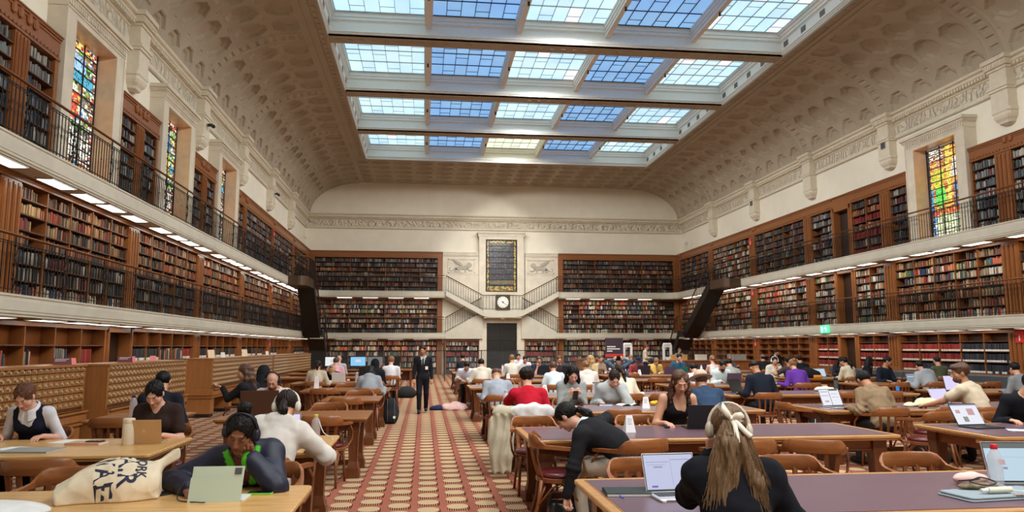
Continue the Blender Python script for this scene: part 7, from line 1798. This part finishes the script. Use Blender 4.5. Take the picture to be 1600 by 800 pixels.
laptop(3.767, 26.535, TZ, pi, 'mauve-grey laptop before the distant person in white shirt', M_PURP, sc_dark, 110); laptop(3.828, 23.403, TZ, pi, 'black laptop beside the mint bottle', M_LBLK, sc_dark, 105, .42, .30); laptop(4.541, 23.447, TZ, pi, 'dark laptop before the mouth-hidden person with glasses', M_LBLK, sc_dark, 105, .38, .27)
laptop(7.830, 23.360, TZ, pi, 'mauve-grey laptop right of the yellow jumper', M_PURP, sc_dark, 108, .34, .24); laptop(8.309, 23.403, TZ, pi, 'green laptop before the teal jumper', S('laptop_green', srgb(24, 120, 104), .4), sc_dark, 108, .30, .21); laptop(7.004, 23.447, TZ, pi, 'dark maroon laptop before the plaid shirt', S('laptop_maroon', srgb(56, 44, 50), .45), sc_dark, 108, .42, .28)
bottle(8.874, 23.142, TZ, 'white bottle right of the teal jumper', M_WHITE, M_WHITE, .28, .04)
laptop(7.325, 17.183, TZ, pi, 'mauve laptop before the person with black beard', M_PURP, sc_dark, 108, .36, .25); laptop(6.133, 13.877, TZ, .5, 'black laptop left of the dark navy shirt', M_LBLK, S('screen_off', (.01, .01, .012), .15), 112, .36, .25); papers(5.872, 13.703, TZ, .1, 'dark flat folder left of the black laptop', 2, m=M_BLACK)
laptop(11.310, 20.097, TZ, .1, 'laptop with pale blue screen left of the black ponytail', M_ALU, sc_blue, 110, .36, .25); blob('coat', 'black coat heaped on the table left of the pale blue laptop', 'coat', (10.745, 20.010, TZ), lambda P: smax(elp(P, (0, 0, .05), (.42, .22, .24)), -P[:, 2], .02) - .02 * wob(P, 16), (-.5, -.3, -.02), (.5, .3, .4), .025, cloth_mat((.012, .012, .014)))
t = thing('sandwich_box', 'small orange box on the table under the black coat', 'box', (10.875, 19.619, TZ)); mb = MB(); mb.rbox(-.12, .12, -.05, .05, 0, .09, .03, 4, e=.02); mb.build('box', S('orange_box', srgb(214, 140, 50), .6), t, smooth=True, sharp=40)
laptop(11.354, 16.921, TZ, -pi + .9, 'dark laptop seen side-on before the typing navy sweatshirt', M_LBLK, sc_dark, 105, .36, .26); laptop(11.849, 16.835, TZ, 0, 'laptop with grey-blue page beside the light grey hoodie', M_LBLK, S('screen_bluegrey', (.02, .02, .02), .2, emit=(.28, .34, .42), estr=.8), 108, .34, .22, content=((.1, .6, .6, .66, c_wht),))
flask(8.108, 13.963, TZ, 'dark grey bottle standing on the fourth row table', S('flask_grey', srgb(74, 76, 76), .5), .26, .042, M_BLACK); blob('scarf', 'crumpled white cloth left of the dark grey bottle', 'scarf', (7.830, 13.920, TZ), lambda P: smax(elp(P, (0, 0, .03), (.20, .09, .07)), -P[:, 2], .02) - .015 * wob(P, 34), (-.25, -.14, -.02), (.25, .14, .14), .014, cloth_mat(srgb(226, 220, 208)))
papers(8.439, 13.920, TZ, 0, 'flat grey folder right of the dark grey bottle', 2, m=S('folder_grey', (.05, .05, .05), .6)); flask(9.0, 13.35, TZ, 'small bright blue bottle beyond the olive-brown sweater', S('flask_blue', srgb(60, 120, 190), .5), .12, .035)
laptop(5.968, 10.196, TZ, .25, 'silver laptop with two document pages left of the olive-brown sweater', M_ALU, c_wht, 112, .38, .26, content=((.47, .49, .0, 1, M_BLACK), (.05, .42, .84, .88, c_txt), (.15, .36, .20, .30, c_pink), (.05, .42, .60, .63, c_txt), (.52, .95, .92, 1.0, S('tab_dark', (.1, .1, .1), .5)), (.56, .9, .7, .72, c_txt), (.56, .9, .5, .52, c_txt)))
cable([(5.699, 9.918, TZ), (5.568, 10.005, TZ + .01), (6.30, 11.48, .6), (6.28, 11.5, .25), (6.4, 11.7, .01)], 'white charging cable hanging from the end of the third row table', r=.004)
blob('canvas_bag', 'crumpled cream canvas bag by the outstretched hand', 'bag', (7.291, 10.223, TZ), lambda P: smax(smin(elp(P, (.05, 0, .04), (.19, .12, .085)), elp(P, (-.22, 0, .02), (.12, .06, .035)), .05), -P[:, 2], .02) - .014 * wob(P, 30, 2), (-.38, -.17, -.02), (.30, .17, .18), .012, cloth_mat(srgb(218, 210, 168)))
laptop(7.874, 10.440, TZ, .2, 'laptop with lavender screen partly hidden by the beige tee', M_ALU, sc_lav, 118, .36, .25); papers(7.786, 10.049, TZ, .3, 'lavender-lit paper under the outstretched arm', 2, m=S('paper_lilac', srgb(206, 190, 222), .8))
laptop(10.440, 13.485, TZ, .1, 'large laptop with glowing lavender screen beside the profile head', M_LBLK, sc_lav, 104, .48, .30); blob('coat', 'dark grey-green coat lying over the chair right of the beige tee', 'coat', (9.75 * KT, 10.85 * KT, .42), lambda P: elp(P, (0, 0, .15), (.36, .22, .26)) - .03 * wob(P, 14), (-.5, -.4, -.2), (.5, .4, .55), .025, cloth_mat((.05, .055, .05)))
openbook(8.874, 13.833, TZ, .1, 'open white book behind the head of the beige tee', M_BLACK)
laptop(6.003, 7.499, TZ, .10, 'laptop showing pictures on a white page on the second row right table', M_LBLK, c_wht, 120, .36, .26, content=((.12, .28, .55, .72, c_pink), (.55, .8, .45, .78, c_pink), (.30, .48, .12, .38, c_grn), (.0, 1.0, .94, 1, c_txt))); papers(6.221, 7.151, TZ, 1.2, 'white sheets in front of the picture laptop', 3, m=S('paper_bluish', srgb(206, 216, 226), .8))
papers(9.744, 17.400, TZ, 0, 'white paper beside the purple sweatshirt', 2) if False else papers(8.178, 16.704, TZ, 0, 'white paper left of the purple sweatshirt', 2)
blob('red_bag', 'bright red bag behind the light grey hoodie', 'bag', (14.15 * KT, 18.25 * KT, .5), lambda P: np.maximum(elp(P, (0, 0, .22), (.17, .10, .30)), P[:, 2] - .42) - .012 * wob(P, 26), (-.25, -.18, -.15), (.25, .18, .56), .018, cloth_mat(srgb(214, 36, 30)))
# left tables
def tote_field(P):
    x, y, z = P[:, 0], P[:, 1], P[:, 2]; f = np.clip((x + .27) / .30, 0, 1); zt = .085 + .125 * np.sin(f * pi / 2) - .03 * np.clip((x - .10) / .15, 0, 1); wy = .135 - .05 * np.clip((x - .05) / .2, 0, 1)
    d = smax(np.abs(y + .03 * np.sin(x * 9)) - wy, (z - zt * (1 - .55 * np.clip(-y / .15, 0, 1) ** 1.5)) * .8, .035); d = smax(d, -.27 - x - .25 * z, .02); d = smax(d, x - .25, .02)
    flap = smax(smax(np.abs(y - .05 - .3 * (x - .25)) - .045, np.abs(z - .15 - .55 * (x - .20)) - .035, .015), np.abs(x - .27) - .07, .015)
    d = smin(d, flap, .03); r = np.abs(np.sin(x * 21 + y * 16 + 1.5 * np.sin(z * 22))) ** .6
    d = d + .008 * r * np.clip((x - .05) / .12, 0, 1) + .004 * np.abs(np.sin(x * 17 - y * 24 + z * 31 + 2 * np.sin(x * 11))) ** .5 * np.clip(-y / .08, 0, 1) + .005 * wob(P, 24, 2) + .003 * wob(P, 55, 1); return smax(d, -z, .008)
sp = Soup(); V, F = net(tote_field, (-.34, -.20, -.02), (.38, .2, .34), .0065); sp.add(V, F, (1, 1, 1))
o = sp.build('tote_bag', cloth_mat(srgb(222, 206, 178)), None, False); o.location = (-1.792, 4.681, TW); o.rotation_euler = (0, 0, .30); o.scale = (1.05, 1.05, 1.05); tag(o, 'cream canvas tote bag with black lettering lying on the front left table', 'bag')
D_ = V3(0, .6, -.8); E_ = V3(0, -.8, -.6)                     # the print is laid onto the cloth along D_
for word, s0, hgt, t0 in (('WORK', .120, .050, -.13), ('FAIR', .028, .098, -.14), ('WAE', -.085, .098, -.14)):
    tx = bpy.data.curves.new('text', 'FONT'); tx.body = word; tx.size = hgt * 1.38; tx.offset = hgt * .022; tx.resolution_u = 3; to = bpy.data.objects.new('text', tx); COL.objects.link(to)
    bpy.context.view_layer.update(); me = bpy.data.meshes.new_from_object(to.evaluated_get(bpy.context.evaluated_depsgraph_get())); bpy.data.objects.remove(to)
    co = np.array([tuple(v.co) for v in me.vertices]); P0 = np.stack([s0 + co[:, 1], 0 * co[:, 0], 0 * co[:, 0] + .11], 1) + (co[:, 0] + t0)[:, None] * E_ - D_ * .28
    for _ in range(60): P0 = P0 + D_ * np.clip(tote_field(P0) - .0025, -.01, .02)[:, None] * .7
    for v, p in zip(me.vertices, P0): v.co = tuple(map(float, p))
    me.materials.clear(); me.materials.append(mat('print_navy', (.02, .025, .05), .8)); link('lettering', me, o)
phone(-1.566, 4.750, TW, -.7, 'black phone lying right of the tote bag', M_BLACK)
t = thing('tablet', 'tablet in a sage green folding case propped on the front left table', 'tablet', (-1.175, 4.594, TW), -.03); SG = S('case_sage', srgb(178, 188, 166), .7); mb = MB(); M = Matrix.Translation((0, .045, 0)) @ Matrix.Rotation(radians(-18), 4, 'X')
mb.rbox(-.145, .145, -.006, .006, .004, .20, .004, 2); mb.xform(Matrix.Translation((0, -.075, 0)) @ Matrix.Rotation(radians(-22), 4, 'X')); mb.build('back_cover', SG, t); mb = MB(); mb.poly([(-.146, -.082, 0), (.146, -.082, 0), (.146, -.035, .13), (-.146, -.035, .13)]); mb.poly([(-.146, -.084, 0), (-.146, -.037, .13), (.146, -.037, .13), (.146, -.084, 0)]); mb.build('stand_flap', SG, t)
mb = MB(); mb.rbox(-.14, .16, -.06, .12, 0, .006, .01, 2); mb.build('keyboard_cover', S('case_pale', srgb(206, 214, 206), .6), t)
mb = MB(); mb.rbox(.095, .135, -.0135, -.0065, .155, .188, .003, 2); mb.xform(Matrix.Translation((0, -.075, 0)) @ Matrix.Rotation(radians(-22), 4, 'X')); cmr = mb.build('camera_bump', S('camera_grey', (.08, .08, .08), .3), t)
phone(-0.966, 4.733, TW, 1.5, 'phone in a lime green case right of the tablet', S('phone_lime', srgb(120, 200, 60), .5))
cable([(-1.322, 4.715, TW + .12), (-1.392, 4.663, TW + .08), (-1.392, 4.567, TW + .01), (-1.262, 4.498, TW + .005), (-1.218, 4.489, TW + .005)], 'thin black cable curling left of the tablet', M_BLACK, .003)
sp = blob('shopping_bag', 'white cloth bag with faint blue script at the lower left corner', 'bag', (-2.279, 4.333, TW), lambda P: smax(elp(P, (0, 0, 0), (.30, .22, .06)), -P[:, 2], .01) - .004 * wob(P, 30), (-.34, -.26, -.01), (.34, .26, .1), .01, cloth_mat(srgb(224, 222, 218)))
flask(x_at(200, 7.22, .8), 7.22, TW, 'cream insulated tumbler on the second left table', S('tumbler_cream', srgb(220, 208, 184), .4), .235, .052); bottle(-3.611, 9.918, TW, 'clear water bottle with dark cap on the small table by the cabinets', MATS['clear_plastic'], S('cap_navy', (.02, .02, .08), .4), .28, .045)
laptop(x_at(231, 7.35, .8), 7.35, TW, pi + .06, 'gold laptop seen from its lid beside the cream tumbler', M_GOLD, sc_dark, 104, .30, .215, logo=True); notebook(-3.045, 7.308, TW, 1.5, 'pinkish notebook left of the cream tumbler', S('notebook_pink', srgb(206, 158, 128), .6), .19, .30, .02); phone(-2.975, 7.308, TW + .02, 1.4, 'dark phone lying on the pinkish notebook', M_BLACK)
papers(-3.463, 6.977, TW, 1.3, 'spread white sheets before the person in the navy vest', 6); notebook(-3.306, 6.890, TW, 1.45, 'grey folder under the spread white sheets', S('folder_mid', srgb(150, 150, 144), .6), .30, .42, .012); tent(-3.724, 7.047, TW, .1, 'white notice standing at the left among the papers', .20)
t = thing('wire_basket', 'small grey wire basket at the left frame edge', 'basket', (-3.845, 6.917, TW)); mb = MB()
for k in range(9):
    for a_, b_ in (((-.13 + k * .0325, -.08), (-.13 + k * .0325, .08)),): mb.tube([(a_[0], a_[1], .0), (a_[0], a_[1], .12)], .003, 4); mb.tube([(b_[0], b_[1], 0), (b_[0], b_[1], .12)], .003, 4)
for z in (.0, .04, .08, .12): mb.tube([(-.13, -.08, z), (.13, -.08, z), (.13, .08, z), (-.13, .08, z), (-.13, -.08, z)], .003, 4)
mb.build('wires', S('wire_grey', (.2, .2, .19), .5, metal=.5), t); mb = MB(); mb.box(-.12, .12, -.07, .07, .002, .10); mb.build('contents', S('basket_cards', srgb(120, 116, 106), .8), t)
laptop(-4.019, 7.264, TW, pi - .1, 'tan laptop lid cut by the left frame edge', M_GOLD, sc_dark, 104, .36, .25); pen = papers(-3.263, 7.499, TW, 1.45, 'sheet with a blue edge right under the navy vest', 2)
bottle(-1.044, 7.569, TW, 'yellow-green squeeze bottle on the small table by the white hood', MATS['clear_plastic'], S('bottle_lime', srgb(206, 206, 90), .5), .22, .042); laptop(-1.322, 7.264, TW, .1, 'laptop with lilac screen behind the off-white hood', M_ALU, sc_lav, 105, .34, .24); cable([(-1.009, 7.552, TW + .15), (-0.957, 7.499, TW + .05), (-0.870, 7.439, TW + .01), (-0.853, 7.308, TW + .005)], 'white cable right of the yellow-green bottle', r=.004)
laptop(-2.105, 10.196, TW, pi + .05, 'brown laptop seen from its lid before the bald person', M_BRN, sc_dark, 104, .48, .32); t = thing('computer_mouse', 'grey mouse left of the brown laptop', 'mouse', (-2.419, 10.309, TW)); mb = MB(); mb.ell((0, 0, .014), (.035, .055, .018), 14); mb.build('shell', S('mouse_grey', (.2, .2, .2), .4), t, smooth=True)
tent(-2.262, 16.312, TW, .1, 'white notice on the table before the beige jumper', .26, None); laptop(-2.131, 19.401, TW, pi, 'white laptop near the blond bun', M_WHITE, sc_wht, 105, .34, .24); laptop(-1.696, 22.794, TW, pi, 'black laptop standing open on the sixth row oak table', M_LBLK, sc_dark, 104, .44, .30); bottle(-1.653, 18.922, TW, 'clear bottle beside the blond bun', MATS['clear_plastic'], M_WHITE, .26, .04)
tent(-0.853, 26.100, TW, 0, 'small white card frame at the aisle end of the distant oak table', .2)
# bags on the floor
BKC = cloth_mat((.014, .014, .016), 'nylon')
t = thing('backpack', 'black backpack with pale straps and small white patch standing by the aisle', 'backpack', (-.70, 16.3, 0), .1); sp = Soup(); V, F = net(lambda P: smin(elp(P, (0, 0, .24), (.19, .13, .30)), elp(P, (0, -.10, .15), (.15, .07, .14)), .03) - .006 * wob(P, 30), (-.26, -.22, .0), (.26, .2, .58), .016); sp.add(V, F, (0, 0, 0)); sp.build('body', BKC, t, False)
mb = MB()
for x in (-.07, .08): mb.tube([(x, -.03, .53), (x, -.14, .42), (x, -.185, .22), (x, -.17, .05)], .012, 6, flat=.3, up=(1, 0, 0))
mb.build('strap', S('strap_grey', (.25, .22, .2), .8), t); mb = MB(); mb.box(.05, .10, -.19, -.183, .12, .17); mb.build('patch', M_PAPER, t); mb = MB(); mb.tube([(-.04, .02, .53), (0, .02, .58), (.04, .02, .53)], .01, 6); mb.build('handle', BKC, t)
blob('bag', 'black bag on the carpet beyond the backpack, beside the aisle', 'bag', (-.56, 24.4, 0), lambda P: smax(elp(P, (0, 0, .15), (.34, .2, .22)), -P[:, 2], .02) - .015 * wob(P, 18), (-.42, -.3, -.02), (.42, .3, .45), .025, BKC)
t = thing('fallen_jacket', 'pale pink jacket with navy part lying on the carpet right of the aisle', 'jacket', (.72, 19.6, 0)); sp = Soup(); V, F = net(lambda P: smax(elp(P, (.12, 0, .03), (.38, .22, .16)), -P[:, 2], .02) - .03 * wob(P, 16, 3), (-.35, -.3, -.02), (.6, .3, .3), .02); sp.add(V, F, (0, 0, 0)); sp.build('pink_cloth', cloth_mat(srgb(214, 178, 172)), t, False); sp = Soup(); V, F = net(lambda P: smax(elp(P, (-.36, 0, .03), (.20, .14, .10)), -P[:, 2], .02) - .02 * wob(P, 20, 1), (-.62, -.2, -.02), (-.1, .2, .2), .02); sp.add(V, F, (0, 0, 0)); sp.build('navy_cloth', cloth_mat(srgb(40, 44, 76)), t, False)
t = thing('handbag', 'black handbag on the carpet under the hand of the bending person', 'handbag', (1.30, 6.85, 0), .2); sp = Soup(); V, F = net(lambda P: smax(smax(smax(np.abs(P[:, 0]) - .20 + .22 * P[:, 2], np.abs(P[:, 1]) - .10 + .22 * P[:, 2], .04), P[:, 2] - .24, .04), -P[:, 2], .02) - .010 * wob(P, 24), (-.28, -.2, -.02), (.28, .2, .34), .013); sp.add(V, F, (0, 0, 0)); sp.build('body', S('black_leather', (.012, .012, .013), .3), t, False)
mb = MB(); mb.tube([(-.17, 0, .20), (-.12, 0, .34), (0, 0, .44), (.10, 0, .36), (.15, 0, .20)], .009, 6); mb.tube([(-.2, -.05, .18), (-.18, -.06, .30), (-.05, -.05, .38), (.12, -.03, .2)], .007, 6); mb.build('strap', M_BLACK, t)
blob('backpack', 'black rucksack slumped on the carpet behind the slatted chair of the olive-brown sweater', 'backpack', (6.9, 9.55, 0), lambda P: smax(elp(P, (0, 0, .22), (.24, .18, .34)), -P[:, 2], .02) - .012 * wob(P, 18), (-.32, -.26, -.02), (.32, .26, .6), .018, BKC)
blob('backpack', 'black rucksack under the table by the dark navy shirt', 'backpack', (7.3, 13.2, 0), lambda P: smax(elp(P, (0, 0, .18), (.2, .18, .30)), -P[:, 2], .02) - .012 * wob(P, 18, 1), (-.3, -.26, -.02), (.3, .26, .55), .025, BKC)
# coats hung on the chair of the red fleece
cx = x_at(824, 9.5, .8)
blob('coat', 'long beige coat hanging from the chair of the red fleece down to the carpet', 'coat', (cx - .34, 11.45 * KT - .5, 0), lambda P: smax(smin(smax(elp(P, (0, .0, .42), (.17, .075, .48)), .06 - P[:, 2], .01), elp(P, (.10, 0, .80), (.20, .08, .08)), .05) - .014 * np.sin(P[:, 0] * 62 + 2 * np.sin(P[:, 2] * 7)) * (P[:, 2] < .78) - .008 * wob(P, 24, 2), P[:, 2] - .93, .02), (-.28, -.22, .02), (.40, .24, 1.0), .014, cloth_mat(srgb(190, 182, 160)))
blob('shirt', 'white shirt thrown over the chair back of the red fleece', 'shirt', (cx + .05, 11.45 * KT - .54, .80), lambda P: elp(P, (0, 0, 0), (.30, .075, .12)) - .018 * wob(P, 30, 4), (-.42, -.15, -.22), (.42, .15, .22), .012, cloth_mat(srgb(222, 222, 222)))
# gates and banner
for px, nm in ((981, 'left'), (1043, 'right')):
    gx = x_at(px, 33.9, 1); t = thing('security_gate', '%s white anti-theft gate pedestal before the far bookcases' % nm, 'gate', (gx, 33.9, 0)); mb = MB()
    for x in (-.17, .17): mb.rbox(x - .05, x + .05, -.07, .07, .1, 1.72, .02, 2)
    for z in (.45, 1.05, 1.60): mb.box(-.15, .15, -.05, .05, z, z + .10)
    mb.rbox(-.2, .2, -.075, .075, 1.68, 1.80, .06, 4, e=.03); mb.build('frame', M_WHITE, t); mb = MB(); mb.rbox(-.25, .25, -.12, .12, 0, .1, .05, 3); mb.build('base', M_WHITE, t); mb = MB(); mb.ell((0, -.04, 1.0), (.09, .02, .09), 12); mb.build('panel', M_PAPER, t)
gx = x_at(960, 33.2, 1); t = thing('banner_stand', 'dark plum banner stand with white lettering and a red stripe', 'sign', (gx, 33.2, 0)); mb = MB(); mb.box(-.42, .42, -.012, .012, .05, 2.02); bn = mb.build('banner', S('banner_plum', srgb(58, 42, 52), .6), t)
mb = MB(); mb.box(-.42, .42, -.018, -.0125, 1.16, 1.30); mb.build('stripe', S('banner_red', srgb(186, 52, 44), .6), bn); mb = MB(); mb.box(-.44, .44, -.10, .10, 0, .05); mb.build('base', M_BLACK, t)
mb = MB()
for z, a_ in ((1.60, .38), (1.50, .56), (1.40, .24), (1.06, .2), (1.0, .5), (.86, .30), (.80, .26), (.66, .3)):
    x = -.33 if z > .9 else -.0; q = x
    while q < x + a_: mb.box(q, q + .035, -.016, -.0125, z, z + (.055 if z > 1.3 else .03)); q += .05
mb.ell((-.22, -.014, .86), (.07, .004, .08), 14); mb.ell((-.22, -.014, .62), (.06, .004, .05), 12); mb.build('lettering', M_PW, bn)
# desks, shelves and trolleys beyond the barrier
for x0, x1, y, nm in ((8.2, 10.4, 39.6, 'left of the white gates'), (11.4, 16.2, 34.8, 'along the right far end')):
    t = thing('service_desk', 'wooden service desk %s' % nm, 'desk', ((x0 + x1) / 2 * .926, y * .926, 0)); w = (x1 - x0) / 2 * .926; mb = MB(); mb.rbox(-w, w, -.4, .4, .98, 1.03, .02, 2); mb.build('top', M_TOPD, t); mb = MB(); mb.box(-w + .05, w - .05, -.34, .34, 0, .98); mb.box(-w + .1, w - .1, -.36, -.34, .1, .9); mb.build('body', M_WOOD, t)
for k, (x, w_, c) in enumerate(((12.2, .34, srgb(196, 150, 96)), (13.3, .22, srgb(220, 216, 206)), (15.2, .3, srgb(150, 150, 150)))):
    t = thing('parcel', ('tan cardboard box on the right service desk', 'white carton on the right service desk', 'grey machine at the end of the right service desk')[k], 'box', (x * .926, 32.15, 1.03)); mb = MB(); mb.box(-w_, w_, -.15, .15, 0, .24); mb.box(-w_ - .01, w_ + .01, -.16, .16, .20, .245); mb.build('carton', S('parcel_%d' % k, c, .8), t)
t = thing('book_trolley', 'low shelf of standing books beside the bearded person far back', 'shelf', (10.0, 26.2, .7475)); mb = MB(); mb.box(-.55, .55, -.14, .14, 0, .02); mb.box(-.55, -.52, -.14, .14, 0, .32); mb.box(.52, .55, -.14, .14, 0, .32); mb.build('rack', M_WOODD, t)
for k in range(16):
    c = PAL['mixed'][k % 13]; h_ = .22 + .05 * ((k * 7) % 5) / 5; o = link('book', bmesh_cache[list(bmesh_cache)[k % 5]], None, (9.52 + k * .055, 26.08, .7675)); o.scale = (.045, .18, h_); tag(o, '%s book from the left on the low rack far back' % ORD[k], 'book', 'books on the low rack')
for k, (px, X, kind, lab) in enumerate(((98, -5.75, 'm', 'maroon sign plate on the nearest card cabinet, left of a pink card'), (113, -5.7, 'p', 'pink card on the nearest card cabinet'), (196, -5.5, 'm', 'maroon sign plate on the middle card cabinet'), (207, -5.5, 'p', 'pink card beside the maroon plate of the middle card cabinet'),
    (240, -5.5, 'p', 'pink card at the far part of the middle card cabinet'), (331, -5.5, 'c', 'tall cream card on the third card cabinet'), (349, -5.5, 'w', 'small white card on the third card cabinet'), (383, -5.5, 'c', 'cream card further along the third card cabinet'), (418, -5.5, 'w', 'cream box on the end of the third card cabinet'))):
    lo_, hi_ = 3.0, 40.0
    for _ in range(40):
        y_ = (lo_ + hi_) / 2
        if topx((X * KA, y_, 1.4))[0] < px: lo_ = y_
        else: hi_ = y_
    t = thing('sign_card', lab, 'sign', (X * KA, y_, 1.475 * KA), radians(62)); w_, h_ = {'m': (.15, .10), 'p': (.07, .10), 'c': (.11, .20), 'w': (.07, .13)}[kind]; mb = MB(); mb.prism([(-w_, 0), (w_, 0), (w_, h_), (-w_, h_)], (0, 0, 0), (1, 0, 0), (0, .2, .98), (0, 1, 0), .004); mb.box(-w_, w_, 0, .06, 0, .004)
    o = mb.build('card', S('card_' + kind, {'m': srgb(96, 40, 44), 'p': srgb(226, 130, 128), 'c': srgb(230, 206, 170), 'w': srgb(230, 226, 214)}[kind], .6), t)
    if kind == 'm':
        mb = MB()
        for q in range(3): mb.box(-w_ * .8, w_ * (.7 - .3 * q), -.001 + .2 * (.03 + q * .022), -.0005 + .2 * (.03 + q * .022) - .002, .078 - q * .022, .084 - q * .022)
        mb.build('lettering', M_PW, o)
# ---------------------------------------------------------------- empty chairs
for x, y, rz, lab in ((1.80, 5.90, pi, 'empty chair back peeping over the front purple table, leftmost'), (3.06, 5.88, pi, 'empty chair back over the front purple table, middle of three'), (4.20, 5.90, pi, 'empty chair back over the front purple table, rightmost of three'),
    (3.22, 7.40, .05, 'empty chair pushed to the second purple table behind the ribbon'), (3.98, 7.35, -.45, 'empty turned armchair at the right end of the second purple table'), (1.45, 8.02, -pi / 2 - .1, 'empty chair with shining red seat left of the bending person'),
    (1.45, 9.72, pi, 'empty chair behind the left end of the second purple table'), (2.86, 9.72, pi, 'empty hoop-backed chair left of the person in the tank top'), (2.95, 11.12, 0, 'empty armchair at the third table left of the tank-top person'), (4.6, 13.1, pi, 'empty chair beyond the third table, right part'),
    (6.25, 12.0, -pi / 2, 'empty chair with red seat at the left end of the third row right table'), (7.95, 11.0, .5, 'empty chair beside the olive-brown sweater, dark seat'), (7.30, 10.20, .25, 'empty slatted chair with dark red seat between the two right tables'), (7.1, 7.75 - .1, -.6, 'empty chair with glossy red seat under the second row right table'),
    (8.0, 9.42, pi, 'empty hoop chair beyond the second row right table'), (9.85, 10.85, .1, 'chair under the dark coat at the third row right table'), (7.55, 16.7, pi, 'empty hoop chair beyond the dark navy shirt'), (9.6, 14.72, .1, 'empty chair at the fourth row table, right of the slatted one'), (8.75, 14.75, 0, 'empty hoop chair next to the person in dark navy shirt'),
    (-3.20, 6.98, .05, 'empty armchair behind the tote bag, at the second left table'), (-2.62, 5.95, pi, 'empty dark chair back over the front left table beside the tote bag'), (-4.0, 7.05, -.2, 'empty armchair at the far left of the second left table'),
    (-1.35, 10.62, -.1, 'empty armchair before the table of the bald person'), (-1.55, 12.62, pi, 'empty hoop chair beyond the table of the bald person'), (-1.45, 14.30, .1, 'empty armchair before the small aisle table'), (-1.35, 16.15, pi, 'empty hoop chair beyond the small aisle table'), (-2.25, 17.48, 0, 'empty armchair left of the grey zip hoodie'), (-1.95, 19.45, pi, 'empty chair beyond the grey zip hoodie'),
    (-4.1, 10.75, 0, 'empty chair at the small table by the cabinets'), (-1.35, 25.05, .3, 'empty turned chair by the sixth row oak table'),
    (2.0, 14.78, 0, 'empty chair right of the grey crew jumper'), (4.8, 14.78, 0, 'empty chair at the right end of the fourth purple table'), (4.4, 16.7, pi, 'empty chair beyond the fourth purple table'), (4.6, 18.45, 0, 'empty chair at the right of the fifth purple table'), (2.2, 20.35, pi, 'empty chair beyond the fifth purple table'), (4.9, 22.05, .1, 'empty chair at the sixth purple table, right end'), (2.6, 22.05, 0, 'empty chair at the sixth purple table, left part'),
    (6.9, 18.45, .2, 'empty chair at the left of the fifth row middle table'), (9.9, 18.45, 0, 'empty chair at the right of the fifth row middle table'), (7.0, 22.05, 0, 'empty chair before the sixth row middle table, left'), (8.3, 22.05, -.1, 'empty chair before the sixth row middle table, centre'), (9.9, 23.95, pi, 'empty chair beyond the sixth row middle table'), (7.2, 25.62, 0, 'empty chair before the yellow jumper'), (9.0, 25.62, 0, 'empty chair before the teal jumper'),
    (12.3, 18.35, 0, 'empty chair before the typing navy sweatshirt'), (14.9, 18.35, .1, 'empty chair at the right of the light grey hoodie'), (13.4, 14.85, 0, 'empty chair at the fourth row wall-side table'), (14.2, 21.95, 0, 'empty chair right of the black ponytail'), (12.6, 25.6, 0, 'empty chair at the seventh row wall-side table')):
    chair(x * KT, y * KT, rz, lab)
